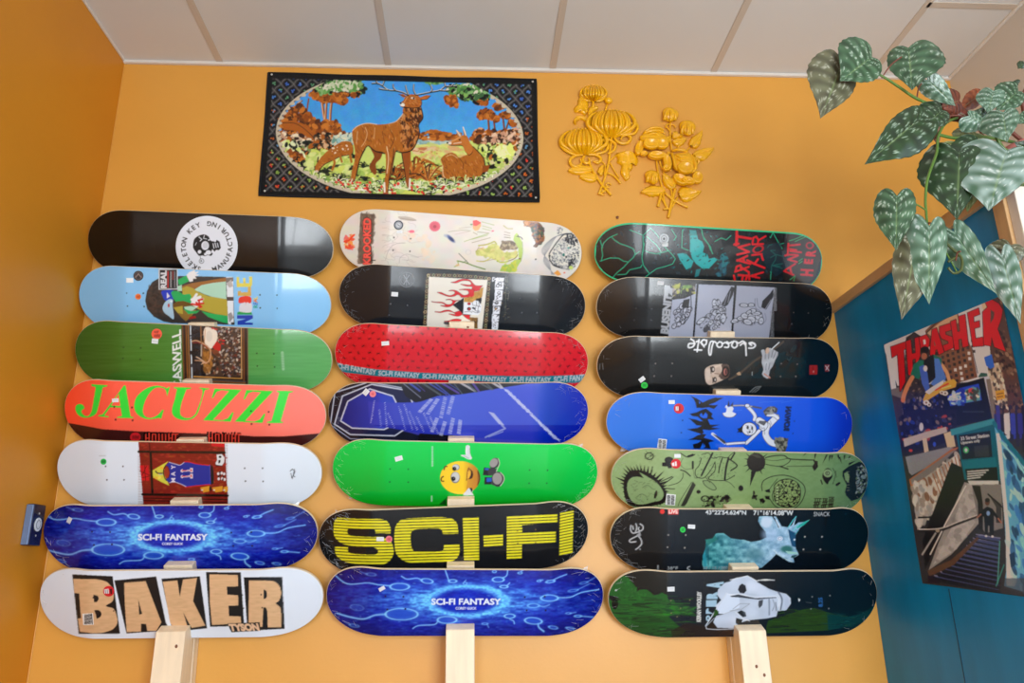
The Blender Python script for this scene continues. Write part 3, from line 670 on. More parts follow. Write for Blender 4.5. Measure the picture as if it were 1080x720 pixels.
Z(0, 0); Z(241, 10)
jac([(1672, 122), (1794, 124), (1790, 132), (1762, 140), (1700, 352), (1718, 362), (1714, 368), (1594, 366), (1596, 358), (1630, 350), (1688, 138), (1670, 130)])
for x0_, x1_, t_ in ((655, 905, 'TINKER'), (1135, 1385, 'UNDER')): scrib(cv, (x0_, 438, x1_, 520), 11, (10, 8, 8), 15, 4); scrib(cv, (x0_+8, 444, x1_+8, 520), 10, (236, 66, 50), 8, 6)
cv.ell(596, 474, 40, 36, (200, 32, 40)); scrib(cv, (570, 462, 624, 488), 6, (90, 20, 24), 5, 2)
holes(cv, [(436, 244), (570, 249), (446, 341), (575, 347), (1474, 276), (1608, 282), (1478, 374), (1613, 379)], (50, 20, 26), 7)
st = cv.copy(); st.poly([(416, 182), (468, 178), (470, 208), (420, 210)], (226, 232, 236)); st.line([(422, 192), (464, 190)], 3, (190, 196, 200)); st.finish()
d = build_deck(SPEC['L4'], cv, 'coral orange deck with large bright green italic serif letters')
sticker(d, st, 'q', 60+443/7.2, 395+195/7.2, 26/7.2, 15/7.2, -3)

# L5 white with a brick locker-room picture and a blue jersey
cv = deckcanvas('L5', (218, 227, 240)); cv.view(140, 460, 9.6)
cv.poly([(56, 48), (930, 58), (968, 720), (108, 700)], (134, 34, 26))
PIC = [(56, 48), (930, 58), (968, 720), (108, 700)]; M = cv.mask(PIC)
for r in range(45):
    y = 50+r*15.5; cv.line([(56, y), (960, y+8)], 3.2, (88, 24, 18), .8)
cv.splat(260, PIC, 7, [(160, 50, 34), (108, 30, 22), (150, 70, 30), (120, 28, 26), (176, 52, 44)], 2.6, .55, angle=2)
cv.line([(60, 155), (928, 165)], 26, (42, 22, 18)); cv.line([(165, 48), (175, 150)], 16, (92, 22, 20)); cv.line([(180, 160), (200, 590)], 24, (26, 18, 16)); cv.line([(100, 588), (960, 600)], 26, (40, 22, 16)); cv.line([(110, 625), (960, 640)], 12, (60, 26, 18)); cv.line([(110, 650), (960, 668)], 10, (34, 20, 16))
cv.poly([(790, 58), (928, 60), (930, 108), (800, 100)], (200, 26, 36)); cv.poly([(70, 292), (160, 294), (165, 450), (88, 446)], (196, 24, 34))
for a_, b_ in (((140, 300), (92, 400)), ((70, 350), (160, 390)), ((92, 420), (168, 402)), ((120, 294), (130, 446))): cv.line([a_, b_], 6, (60, 16, 18))
cv.poly([(360, 252), (310, 320), (320, 390), (370, 498), (290, 462), (206, 416), (202, 344), (260, 310)], (206, 204, 70)); cv.splat(18, [(215, 350), (340, 290), (340, 460), (215, 410)], 10, [(228, 170, 50), (190, 196, 80), (236, 214, 90)], 1.5, .8)
cv.line([(232, 352), (252, 372), (300, 374)], 12, (40, 40, 44), sm=True); cv.line([(262, 384), (300, 386)], 7, (180, 186, 180))
cv.ell(345, 366, 28, 56, (150, 52, 34))
cv.poly([(368, 262), (430, 280), (480, 290), (520, 262), (600, 268), (700, 292), (780, 290), (790, 486), (640, 496), (540, 512), (480, 480), (420, 462), (370, 470), (330, 440), (368, 410), (376, 366), (366, 318), (335, 290)], (32, 46, 148))
cv.line([(368, 262), (430, 280), (480, 290), (522, 262)], 6, (190, 200, 220), sm=True); cv.line([(372, 470), (420, 462), (480, 480), (540, 508)], 6, (190, 200, 220), sm=True)
cv.line([(522, 258), (560, 254), (640, 276), (770, 292)], 10, (196, 30, 36), sm=True); cv.line([(530, 516), (640, 502), (780, 488)], 10, (196, 30, 36), sm=True)
cv.line([(335, 290), (312, 340), (316, 400), (340, 446)], 9, (28, 24, 28), sm=True); cv.line([(352, 300), (374, 366), (360, 420)], 7, (80, 20, 24), sm=True)
cv.poly([(786, 288), (812, 300), (824, 400), (820, 478), (790, 486)], (20, 22, 34)); cv.line([(780, 290), (786, 484)], 5, (60, 80, 170))
for c_, y_ in (('Y', 312), ('A', 380), ('M', 444)): chars(cv, c_, (410, y_), (0, -1), (-1, 0), 44, (216, 214, 230), 0.02)
for y_ in (344, 402):
    cv.poly([(486, y_-2), (500, y_-12), (510, y_-2), (580, y_-6), (580, y_-24), (606, y_-22), (608, y_+22), (584, y_+22), (582, y_+8), (512, y_+12), (504, y_+22), (488, y_+14)], (226, 222, 224)); cv.poly([(492, y_), (502, y_-4), (586, y_), (586, y_-16), (598, y_-16), (600, y_+14), (590, y_+14), (588, y_+4), (508, y_+6), (498, y_+12)], (196, 30, 38))
cv.poly([(850, 186), (900, 180), (930, 215), (925, 262), (900, 300), (850, 296), (838, 272), (856, 240)], (214, 218, 222)); cv.ell(884, 208, 14, 12, (26, 24, 26)); cv.poly([(866, 240), (890, 236), (886, 268), (866, 276)], (26, 24, 26)); cv.line([(846, 292), (906, 300)], 9, (26, 24, 26))
for q in ((866, 378), (900, 372), (925, 380), (870, 430), (905, 428), (930, 436)): cv.ell(q[0], q[1], 12, 14, (208, 208, 212))
for q in ((884, 360), (886, 396), (918, 408), (870, 404), (912, 438)): cv.ell(q[0], q[1], 8, 12, (40, 30, 32))
for x_, w_ in ((730, 46), (856, 54), (940, 24)): cv.poly([(x_-w_, 520), (x_+w_, 502), (x_+w_, 556), (x_-w_*0.3, 568)], (214, 148, 40)); cv.ell(x_-w_*0.6, 544, 12, 6, (230, 220, 200))
cv.ell(785, 530, 12, 22, (40, 24, 18))
cv.view(50, 455, 3.6); cv.line([(922, 150), (930, 142), (940, 150), (934, 168), (940, 172)], 3, (60, 60, 70)); cv.line([(925, 158), (928, 176)], 3, (60, 60, 70)); cv.line([(938, 142), (930, 180)], 2, (60, 60, 70))
holes(cv, [(221, 132), (287, 132), (226, 183), (291, 183), (749, 139), (817, 139), (752, 188), (819, 189)], (34, 34, 40), 3)
cv.line([(198, 92), (220, 92)], 5, (196, 204, 214))
st = cv.copy(); st.ell(213, 114, 12, 12, (40, 190, 84)); scrib(st, (206, 109, 220, 118), 4, (16, 90, 36), 2.2, 1); st.finish()
d = build_deck(SPEC['L5'], cv, 'white deck with a brick-red panel showing a blue number 11 jersey')
sticker(d, st, 'r', 50+213/3.6, 455+114/3.6, 12/3.6, 12/3.6, 0, 'round_sticker', 'small round green sticker', round_=True)

# L6 / M7 blue swimming cells
def cosmic(k, ox, oy, sx=1.0):
    """both cosmic decks carry the same artwork; ox, oy is the centre of the bright ring"""
    cv = deckcanvas(k, (24, 36, 160)); cv.view(ox, oy, 1.0)
    rx, ry = 38*sx, 14.5
    def f(x, y):
        r = np.sqrt((x/rx)**2+(y/ry)**2); ringg = np.exp(-((r-1)/0.17)**2); outer = np.exp(-np.clip(r-1, 0, 9)*1.5)*(r > 1)
        hz = np.exp(-(y/13)**2)*np.clip(1.1-np.abs(x)/135, 0, 1)*(r > 1)
        inn = np.clip(1-r, 0, 1)
        n = vnoise(cv.H, cv.W, (30, 7), 5); n2 = vnoise(cv.H, cv.W, (9, 5), 6)
        g = np.clip(0.95*ringg + 0.62*outer*(0.35+n) + hz*0.85*(0.2+n*1.1), 0, 1.15)*(0.7+0.5*n2)
        edge = np.clip((np.abs(x)-70)/90, 0, 1)+np.clip((np.abs(y)-16)/28, 0, 1)
        b = np.stack([8+6*n, 20+30*n2*n-14*edge, 158-66*edge+34*n], -1)
        b = b + inn[..., None]*np.array([20, 50, 40])*0.5
        return b*(1-g[..., None]) + np.array([92, 176, 252])*g[..., None]
    cv.grad(f)
    cv.noise(9, (3, 1.2), 8, m=None)
    R = random.Random(11)
    for _ in range(160):
        x = R.uniform(-145, 145); y = R.uniform(-34, 34); cv.ell(x, y, R.uniform(.4, 2.2), R.uniform(.3, .7), R.choice([(90, 150, 235), (60, 90, 220), (40, 60, 200)]), R.uniform(.2, .7), 5, soft=.8)
    def cell(x, y, rx_, ry_, tail, ang=0, a=1.0, w=1.0):
        cv.line(tail, w*1.8, (84, 150, 236), .55*a, sm=True); cv.line(tail, w*.8, (140, 200, 250), .8*a, sm=True)
        cv.ell(x, y, rx_*1.15, ry_*1.2, (90, 160, 240), .5*a, ang, soft=.35); cv.ell(x, y, rx_*.8, ry_*.75, (24, 66, 200), .75*a, ang, soft=.3); cv.ell(x, y, rx_, ry_, (130, 200, 250), a, ang, ring=1.0)
    c = cell
    c(-70, -15, 10, 3.6, [(-80, -16), (-92, -17), (-104, -19), (-125, -18), (-138, -27)]); c(-68, 14, 17, 6, [(-84, 14), (-96, 15), (-108, 19), (-122, 17), (-136, 13)], w=1.5)
    c(-41, -21, 6, 2.4, [(-47, -22), (-52, -24), (-62, -23), (-68, -26)], 8); c(-20, 20, 10, 3.6, [(-30, 22), (-34, 25), (-50, 26), (-56, 29)], 0); c(-115, 7, 7, 3, [(-115, 9), (-116, 9)], 8, .35)
    c(-14, -21, 4, 1.6, [(-18, -21), (-20, -27), (-22, -33)], 0); c(-1, -18.5, 2, 1.3, [(-2, -20), (0, -22)], 0, .7)
    c(34, -22.5, 6, 2.6, [(38, -24), (43, -27), (44, -34)]); c(40, -15, 4, 1.4, [(43, -16), (46, -19)]); c(30, -31, 2, 1.2, [(32, -33), (31, -36)], 0, .8); c(57, -29.5, 2.2, 1, [(58, -31), (62, -34)], 0, .8)
    c(88, -3, 9, 3.2, [(97, -3.5), (110, -4), (122, -9), (140, -12)], 0); c(71, 5, 6, 2, [(77, 5), (82, 6), (88, 4)], 0, .7); c(46, 16, 5.5, 2.2, [(46, 19), (50, 21), (51, 24)]); c(71, 21, 9, 3.4, [(76, 24), (77, 28), (82, 32)], 5, w=1.4)
    c(89, -20.5, 4.5, 1.3, [(92, -22), (98, -25), (106, -28)], -8, .9); c(77, -21, 2, .9, [(78, -22), (81, -22)], 0, .8); c(118, 16, 3.5, 1.1, [(121, 16), (134, 17)], 0, .8); c(108, 13, 2.5, .9, [(110, 13), (116, 12)], 0, .6)
    c(92, 28, 4.5, 1.6, [(88, 27), (87, 27)], 8, .6); c(110, 29, 4, 1.4, [(106, 28), (105, 28)], 8, .6); c(113, -11, 5, 1.2, [(118, -12), (130, -18)], -8, .5); c(20, 24, 3, 1, [(22, 24), (24, 28)], 0, .6); c(-2, 26, 2, .8, [(-2, 27), (0, 30)], 0, .6); c(124, -19, 4, 1.2, [(128, -20), (140, -27)], -10, .45); c(-100, -28, 5, 1.6, [(-104, -28), (-112, -31)], 5, .4); c(-118, 26, 5, 1.6, [(-122, 25), (-128, 22)], 10, .5)
    cv.text('SCI-FI FANTASY', (-36.5, 4.2), (37, 4.2), (-36.5, -2.6), (226, 236, 250), 0.03); cv.text('COREY GLICK', (-11, 9), (11, 9), (-11, 6.5), (216, 228, 250), 0.03)
    holes(cv, [(-85, -5), (-66, -4.5), (-83, 9), (-64, 8.5), (62, -4), (83, -4.5), (64, 10), (84, 10)], (30, 26, 60), 1.0)
    return cv
cv = cosmic('L6', 182, 565.5); st = cv.copy(); st.view(40, 525, 7.2); st.poly([(232, 140), (262, 156), (246, 200), (214, 180)], (206, 208, 214)); st.finish()
d = build_deck(SPEC['L6'], cv, 'blue deck with glowing swimming cells, between two white decks in the left column')
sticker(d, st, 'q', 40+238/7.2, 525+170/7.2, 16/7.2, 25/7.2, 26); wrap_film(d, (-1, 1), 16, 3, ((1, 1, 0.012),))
cv = cosmic('M7', 491.5, 633.5); st = cv.copy(); st.view(335, 585, 3.484); st.poly([(222, 124), (244, 112), (250, 124), (228, 136)], (216, 220, 228)); st.finish()
d = build_deck(SPEC['M7'], cv, 'blue deck with glowing swimming cells at the bottom of the middle column')
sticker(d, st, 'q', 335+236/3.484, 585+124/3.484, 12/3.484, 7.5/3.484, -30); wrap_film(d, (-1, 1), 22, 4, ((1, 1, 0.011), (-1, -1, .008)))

# L7 white with five cut-out letters
cv = deckcanvas('L7', (219, 228, 242)); cv.view(60, 595, 7.714); WD = (212, 172, 130); K = (20, 22, 26)
cv.poly([(124, 80), (454, 96), (514, 564), (176, 566)], K); cv.poly([(466, 130), (808, 98), (886, 470), (910, 520), (880, 540), (566, 562)], K); cv.poly([(850, 116), (1164, 96), (1222, 520), (940, 548)], K)
cv.poly([(1212, 62), (1496, 64), (1524, 500), (1246, 508)], K); cv.poly([(1520, 104), (1834, 102), (1852, 524), (1550, 540)], K)
def wood(pts, hol=()):
    m = cv.pmask(cv.T(pts), (0, 0, cv.W, cv.H))
    for h_ in hol: m *= 1-cv.pmask(cv.T(h_), (0, 0, cv.W, cv.H))
    n = vnoise(cv.H, cv.W, (22, 5), 31); c = np.array(WD)+(n[..., None]-0.5)*np.array([12, 11, 12]); cv.im += (c-cv.im)*m[..., None]
    cv.noise(3, (6, 1), 33, m=m)
wood([(132, 118), (320, 120)]+sp_([(320, 120), (400, 140), (445, 185), (462, 240), (452, 300), (398, 338), (460, 360), (486, 420), (490, 480), (450, 530), (370, 556)])+[(300, 560), (188, 548), (170, 440), (198, 438), (180, 236), (142, 232)], [[(296, 246)]+sp_([(296, 246), (330, 256), (340, 280), (326, 306)])+[(302, 306), (300, 280), (288, 272), (298, 266)], [(302, 372)]+sp_([(302, 372), (340, 372), (362, 396), (354, 426), (324, 442)])+[(314, 400)]])
wood([(548, 150), (722, 136), (838, 440), (850, 470), (810, 540), (736, 540), (726, 484), (684, 482), (684, 546), (568, 550), (552, 300)], [[(662, 286), (694, 402), (670, 408)]])
wood([(862, 142), (980, 130), (1000, 262), (1026, 124), (1140, 110), (1108, 300), (1208, 498), (1096, 516), (1028, 390), (1060, 500), (1052, 560), (960, 548), (920, 470)])
wood([(1242, 80), (1472, 86), (1474, 178), (1382, 180), (1386, 246), (1474, 252), (1476, 334), (1396, 336), (1400, 420), (1494, 424), (1500, 480), (1262, 492), (1244, 300)])
wood([(1562, 132), (1700, 132)]+sp_([(1700, 132), (1770, 140), (1812, 180), (1824, 240), (1806, 296), (1780, 316), (1816, 350), (1826, 400)])+[(1826, 512), (1716, 512), (1712, 380), (1700, 350), (1680, 350), (1672, 508), (1560, 500)], [[(1682, 204)]+sp_([(1682, 204), (1706, 220), (1706, 268), (1682, 282)])])
cv.poly([(1386, 480), (1650, 470), (1656, 540), (1420, 552)], K); cv.text('TYSON', (1412, 546), (1652, 540), (1394, 484), (222, 184, 150), 0.06)
holes(cv, [(295, 270), (468, 272), (462, 378), (1508, 250), (1662, 246), (1517, 356), (1670, 352)], (40, 26, 20), 6)
st = cv.copy(); st.ell(422, 218, 46, 44, (206, 24, 38)); st.poly([(384, 204), (420, 198), (424, 236), (388, 238)], (236, 230, 232)); st.poly([(430, 200), (450, 196), (450, 240), (436, 244)], (60, 16, 22)); st.line([(394, 210), (398, 234)], 6, (60, 50, 60)); st.line([(410, 206), (412, 234)], 6, (60, 50, 60))
st.poly([(202, 400), (294, 396), (302, 490), (214, 496)], (230, 232, 232)); 
vscrib(st, (224, 406, 250, 488), 9, (20, 20, 22), 6); vscrib(st, (252, 402, 278, 486), 9, (20, 20, 22), 6); st.line([(282, 404), (288, 484)], 8, (30, 30, 34)); st.finish()
d = build_deck(SPEC['L7'], cv, 'white deck with five large wood-grain letters in black frames, bottom of the left column', gloss=M_satin)
sticker(d, st, 'r', 60+422/7.714, 595+218/7.714, 45/7.714, 44/7.714, 0, 'round_sticker', 'round red sticker', round_=True); sticker(d, st, 'q', 60+252/7.714, 595+446/7.714, 44/7.714, 47/7.714, -4, 'maker_sticker', 'white sticker with black print')
wrap_film(d, (-1,), 3, 9, ((-1, -1, 0.009),))
# ------------------------------------------------------------------ printed artwork, middle column
def pricetag(st, cx, cy, w, h, ang, f, d=None):
    a = math.radians(ang); ex = (math.cos(a), math.sin(a)); ey = (-ex[1], ex[0])
    q = lambda u, v: (cx+ex[0]*u*w+ey[0]*v*h, cy+ex[1]*u*w+ey[1]*v*h)
    st.poly([q(-1, -1), q(1, -1), q(1, 1), q(-1, 1)], (228, 232, 236)); st.line([q(-.7, -.3), q(.7, -.3)], h*.22, (190, 196, 202)); st.line([q(-.7, .3), q(.5, .3)], h*.22, (200, 204, 210))
    return (f[0]+cx/f[2], f[1]+cy/f[2], w/f[2], h/f[2], ang)
# M1 cream doodle deck
cv = deckcanvas('M1', (222, 216, 206)); cv.noise(5, (8, 6), 2, 3); fa = (350, 215, 8.308); cv.view(*fa)
cv.poly([(250, 80), (378, 92), (360, 350), (340, 352), (352, 376), (358, 520), (226, 526)], (112, 96, 84)); cv.splat(120, [(250, 80), (378, 92), (358, 520), (226, 526)], 6, [(130, 112, 98), (92, 78, 70), (150, 130, 112)], 3, .6, angle=90)
cv.text('KROOKED', (350, 540), (352, 120), (268, 534), (40, 34, 34), 0.09); cv.text('KROOKED', (342, 534), (344, 124), (272, 530), (244, 92, 82), 0.05)
cv.line([(350, 492), (380, 494)], 8, (40, 36, 36)); cv.line([(344, 480), (356, 510)], 8, (40, 36, 36))
cv.splat(50, [(110, 290), (190, 260), (200, 300), (160, 330), (200, 370), (170, 400), (105, 370)], 9, [(240, 84, 50), (236, 110, 110), (244, 160, 80), (230, 60, 40)], 1.8, .8)
cv.line([(190, 275), (150, 320), (110, 330)], 16, (238, 70, 40)); cv.line([(120, 370), (150, 384), (180, 380)], 14, (236, 84, 50))
R = random.Random(3)
for i in range(46):
    x = R.uniform(430, 700); y = R.uniform(80, 520)
    if x < 520 and y < 330: p = [(440, y), (x+20, y+2)]
    else:
        p = [(x, y)]; an = R.uniform(0, 6.28)
        for _ in range(5): an += R.uniform(-.9, .9); p.append((p[-1][0]+14*math.cos(an)*1.6, p[-1][1]+14*math.sin(an)))
    cv.line(p, 2.4, (168, 156, 150), .75, sm=True)
cv.line([(470, 490), (500, 400), (560, 350), (640, 340)], 3, (150, 140, 136), .8, sm=True); cv.line([(590, 520), (600, 470), (660, 440), (760, 470)], 3, (150, 140, 136), .8, sm=True)
cv.poly([(582, 110), (640, 108), (700, 120), (740, 140), (700, 150), (620, 140), (590, 128)], (186, 172, 156), sm=True); cv.line([(600, 126), (740, 146)], 3, (120, 106, 96))
cv.ell(700, 242, 24, 14, (228, 90, 116)); cv.line([(665, 240), (720, 236)], 5, (214, 60, 90)); cv.splat(10, [(640, 240), (740, 270), (700, 320), (640, 300)], 12, [(234, 206, 180)], 1.5, .6)
for i in range(14): a_ = i*2*math.pi/14; cv.ell(902+34*math.cos(a_), 196+32*math.sin(a_), 15, 14, (222, 96, 116))
cv.ell(902, 196, 36, 34, (214, 78, 98)); cv.ell(902, 198, 14, 14, (168, 40, 62))
cv.splat(24, [(760, 250), (850, 290), (900, 400), (900, 520), (800, 500)], 16, [(232, 208, 178), (236, 214, 190)], 1.4, .5)
cv.ell(1042, 304, 44, 16, (40, 62, 130), .9, 42, soft=.4); cv.ell(1050, 310, 24, 12, (20, 36, 100), 1, 42, soft=.3); cv.ell(1000, 280, 20, 12, (150, 160, 190), .6, 30, soft=.5)
holes(cv, [(544, 294), (690, 304), (536, 406), (684, 415)], (60, 50, 50), 7)
fb = (470, 220, 7.2); cv.view(*fb)
def ln(p, c, w=3.0, a=1.0): cv.line(p, w, c, a, sm=len(p) > 2)
ln([(20, 176), (110, 164), (190, 168)], (150, 150, 110)); ln([(100, 150), (200, 136)], (170, 150, 130), 2.5); ln([(70, 196), (180, 172)], (190, 170, 150), 2.5)
cv.poly([(206, 90), (236, 86), (268, 104), (266, 122), (232, 132), (208, 128)], (232, 84, 78)); cv.poly([(206, 128), (232, 132), (268, 110), (270, 130), (250, 164), (222, 168), (206, 150)], (232, 178, 120)); cv.ell(196, 120, 10, 6, (120, 150, 110))
for p in ([(275, 100), (368, 124)], [(280, 130), (350, 150)], [(280, 150), (340, 166)], [(240, 176), (330, 186)], [(330, 186), (140, 250)], [(320, 200), (200, 232)], [(200, 258), (340, 220)], [(210, 180), (240, 196)]): ln(p, (150, 170, 80) if p[0][0] > 250 else (150, 130, 100), 4)
cv.ell(358, 169, 10, 5, (230, 90, 120)); ln([(440, 128), (470, 150), (508, 152)], (176, 170, 90), 8, .7); ln([(446, 176), (490, 186)], (140, 110, 90), 3.5); ln([(444, 196), (490, 206)], (130, 96, 90), 3.5); ln([(446, 216), (492, 222)], (130, 110, 84), 5)
BODY = [(230, 330), (260, 300), (300, 306), (360, 262), (410, 290), (440, 330), (500, 330), (540, 320), (545, 360), (510, 376), (440, 392), (380, 392), (330, 370), (280, 360), (236, 356)]
cv.poly(BODY, (206, 204, 120), sm=True); cv.splat(60, BODY, 8, [(222, 220, 130), (190, 192, 90), (220, 190, 130), (170, 176, 84)], 2, .6)
ln([(250, 280), (300, 274), (340, 262), (370, 250), (386, 268)], (178, 176, 70), 10); ln([(236, 396), (290, 400), (340, 376)], (206, 200, 120), 10); ln([(240, 312), (262, 280), (300, 270)], (180, 140, 90), 3)
ln([(230, 330), (250, 300), (280, 304)], (150, 110, 70), 3); ln([(260, 400), (320, 394), (380, 380)], (150, 120, 70), 3); ln([(390, 400), (450, 404), (520, 380), (548, 350)], (120, 100, 50), 6); ln([(390, 392), (420, 408), (470, 402)], (190, 200, 80), 10)
cv.poly([(412, 300), (430, 256), (470, 242), (510, 246), (546, 276), (548, 300), (520, 312), (470, 306), (440, 318)], (126, 104, 78), sm=True); cv.splat(26, [(414, 300), (440, 250), (500, 250), (546, 290), (500, 306)], 8, [(86, 66, 50), (170, 150, 110), (110, 90, 60), (196, 180, 140)], 1.6, .8)
cv.poly([(522, 200), (540, 182), (556, 204), (580, 250), (584, 330), (572, 400), (546, 440), (530, 480), (500, 480), (410, 474), (430, 430), (490, 420), (520, 390), (556, 380), (552, 300), (530, 260), (514, 236)], (176, 200, 88)); cv.splat(30, [(420, 470), (440, 424), (530, 400), (540, 470)], 10, [(214, 214, 70), (150, 190, 80), (200, 200, 60)], 1.6, .7)
ln([(540, 210), (570, 216), (584, 232)], (50, 50, 50), 6); ln([(548, 200), (560, 218)], (50, 50, 50), 4); ln([(582, 250), (586, 330), (572, 400)], (100, 130, 50), 3); cv.ell(562, 380, 8, 6, (110, 60, 40))
ln([(100, 340), (130, 370), (172, 412)], (60, 80, 60), 5); ln([(88, 396), (150, 410), (220, 436), (300, 460)], (110, 140, 60), 9); ln([(90, 396), (96, 426), (66, 440)], (150, 170, 80), 7); ln([(130, 410), (160, 392)], (90, 110, 60), 4); cv.ell(92, 428, 16, 9, (232, 170, 120), .6)
cv.poly([(588, 96), (640, 98), (700, 102), (734, 130), (748, 190), (744, 240), (712, 268), (690, 294), (664, 286), (680, 260), (668, 220), (652, 170), (640, 140), (610, 134)], (110, 76, 54), sm=True)
cv.splat(110, [(640, 100), (700, 104), (740, 150), (744, 240), (700, 280), (664, 200), (650, 150)], 8, [(150, 90, 50), (60, 70, 60), (50, 100, 70), (90, 50, 60), (176, 110, 60), (40, 44, 40)], 1.5, .8); cv.splat(14, [(588, 96), (640, 98), (640, 140), (610, 134)], 8, [(214, 150, 90), (190, 120, 60)], 1.6, .7)
for i in range(15):
    k_ = i/15; ln([(1000-120*k_, 180+20*k_), (860-60*k_, 200+30*k_), (790-68*k_, 300+20*k_), (730+12*(1-k_)+i*4, 400), (830-30*k_, 500)], (96, 100, 110) if i % 2 else (150, 152, 158), 2.6, .55)
ln([(960, 194), (900, 196), (860, 236), (820, 290), (786, 352), (810, 420), (860, 446), (930, 460)], (36, 40, 46), 8); cv.poly([(778, 356), (800, 350), (790, 380)], (30, 34, 40)); ln([(790, 390), (820, 424), (870, 446)], (30, 34, 40), 10)
cv.splat(420, [(960, 200), (870, 230), (800, 350), (800, 410), (870, 450), (960, 470), (1010, 400), (1020, 300), (1000, 230)], 3.4, [(110, 114, 122), (160, 160, 164), (70, 76, 84), (190, 188, 186)], 1.8, .8)
cv.splat(40, [(900, 190), (990, 190), (1000, 260), (930, 320)], 5, [(40, 44, 52)], 2, .8); cv.splat(24, [(930, 380), (980, 380), (960, 460), (930, 440)], 5, [(40, 44, 52)], 2, .8); cv.ell(896, 350, 9, 12, (30, 110, 100)); cv.ell(916, 366, 8, 8, (40, 50, 56)); cv.ell(932, 298, 7, 7, (50, 150, 140)); holes(cv, [(982, 358), (1008, 358), (684, 384)], (34, 34, 40), 6)
cv.ell(952, 448, 16, 14, (196, 214, 110)); cv.poly([(820, 488), (850, 466), (864, 480), (880, 500), (850, 510)], (234, 160, 70)); cv.ell(902, 486, 8, 6, (230, 120, 90)); cv.splat(30, [(850, 130), (890, 150), (880, 190), (830, 190)], 3, [(120, 124, 130)], 2, .7); cv.ell(172, 330, 20, 18, (170, 166, 170), .7, ring=3)
st = cv.copy(); st.view(*fa); st.ell(584, 185, 42, 42, (52, 58, 72)); st.ell(584, 185, 29, 29, (196, 200, 206)); st.ell(584, 185, 22, 22, (70, 74, 84), ring=5); st.line([(574, 180), (594, 192)], 5, (50, 54, 64)); t_ = pricetag(st, 592, 244, 26, 13, 0, fa); st.finish()
d = build_deck(SPEC['M1'], cv, 'cream white deck covered in small drawings with a pale green crouching figure', gloss=M_satin, edge=mat('pale_edge', (224, 220, 212), rough=0.5))
sticker(d, st, 'r', 350+584/8.308, 215+185/8.308, 42/8.308, 42/8.308, 0, 'round_sticker', 'round dark ringed sticker', round_=True); sticker(d, st, 'q', *t_)

# M2 black deck, red flames behind a skull
cv = deckcanvas('M2', (22, 27, 34)); cv.noise(3, (5, 3), 4); f2 = (440, 280, 9.0); cv.view(*f2)
ax, ay = (672, 84), (600, 620)
chain = [(76, 440), (84, 360), (90, 240), (96, 150), (106, 96)], [(106, 90), (240, 92), (380, 96), (520, 104), (680, 122)], [(684, 124), (676, 240), (664, 400), (650, 560), (645, 620)], [(76, 440), (74, 560), (70, 640)]
for ch in chain:
    p = spline(ch, 8)
    L_ = np.cumsum([0]+[np.hypot(*(p[i+1]-p[i])) for i in range(len(p)-1)]); n = int(L_[-1]/24)
    for i in range(n+1):
        t = L_[-1]*i/max(n, 1); q = [np.interp(t, L_, [z[j] for z in p]) for j in (0, 1)]
        cv.ell(q[0], q[1], 13, 10, [(196, 168, 120), (140, 116, 84), (176, 180, 130), (160, 120, 80)][i % 4], 1, 45*i, ring=6); cv.ell(q[0]+4, q[1]+3, 4, 4, (30, 32, 36))
cv.poly([(112, 106), (668, 136), (612, 640), (88, 640)], (222, 218, 208))
RD = (204, 34, 44)
def flame(pts): 
    cv.line(list(pts)+[pts[0]], 5, (60, 24, 30), sm=False); cv.poly(pts, RD)
F1 = sp_([(320, 158), (360, 152), (400, 134), (450, 128), (500, 136), (530, 168), (560, 190), (622, 190)])+[(596, 214), (590, 236), (540, 244), (520, 220)]+sp_([(520, 220), (520, 200), (470, 196), (412, 176), (450, 180), (500, 184), (514, 170), (496, 148), (460, 142), (420, 146), (370, 164), (324, 160)])
flame(F1)
F2 = sp_([(190, 252), (230, 256), (270, 274), (310, 284), (345, 274), (360, 256), (340, 240), (300, 240), (330, 232), (370, 238), (400, 256), (436, 280), (470, 278), (490, 262), (480, 238), (440, 230), (400, 228), (450, 222), (500, 222), (540, 230)])+[(540, 300), (420, 302)]+sp_([(420, 302), (400, 280), (380, 276), (350, 290), (300, 294), (250, 278), (194, 256)])
flame(F2)
F3 = sp_([(136, 340), (180, 346), (240, 348), (280, 368), (320, 366), (336, 346), (320, 326), (272, 324), (310, 318), (350, 330), (400, 328)])+sp_([(400, 328), (366, 340), (342, 370), (310, 388), (270, 392), (222, 378), (260, 380), (266, 372), (236, 356), (190, 352), (140, 344)])
flame(F3)
F4 = sp_([(168, 436), (220, 438), (260, 424), (310, 424), (350, 444), (380, 436), (404, 432), (430, 460)])+sp_([(430, 460), (400, 478), (360, 478), (300, 458), (340, 462), (366, 462), (340, 444), (300, 434), (260, 438), (220, 446), (170, 440)])
flame(F4)
flame([(430, 466), (500, 470), (500, 515), (470, 500)]); flame(sp_([(256, 528), (300, 524), (340, 510), (380, 506), (420, 514)])+[(400, 540), (300, 560)])
cv.poly([(336, 374), (442, 304), (442, 350), (432, 460), (408, 432)], (24, 26, 34)); cv.poly([(555, 320), (585, 300), (612, 310), (600, 370), (560, 360)], (24, 26, 34), sm=True)
TN = (186, 140, 66); cv.poly([(444, 306), (540, 302), (540, 250), (592, 240), (600, 214), (630, 204), (616, 300), (560, 314), (540, 350), (444, 344)], TN); cv.splat(30, [(444, 306), (540, 290), (600, 230), (610, 300), (540, 344)], 6, [(206, 160, 84), (160, 120, 50), (190, 160, 70)], 1.6, .7)
cv.poly([(440, 352), (470, 348), (520, 352), (546, 330), (580, 336), (610, 380), (604, 440), (580, 470), (510, 468), (434, 460)], (226, 232, 240)); cv.line([(440, 352), (436, 460), (510, 468)], 4, (40, 44, 60))
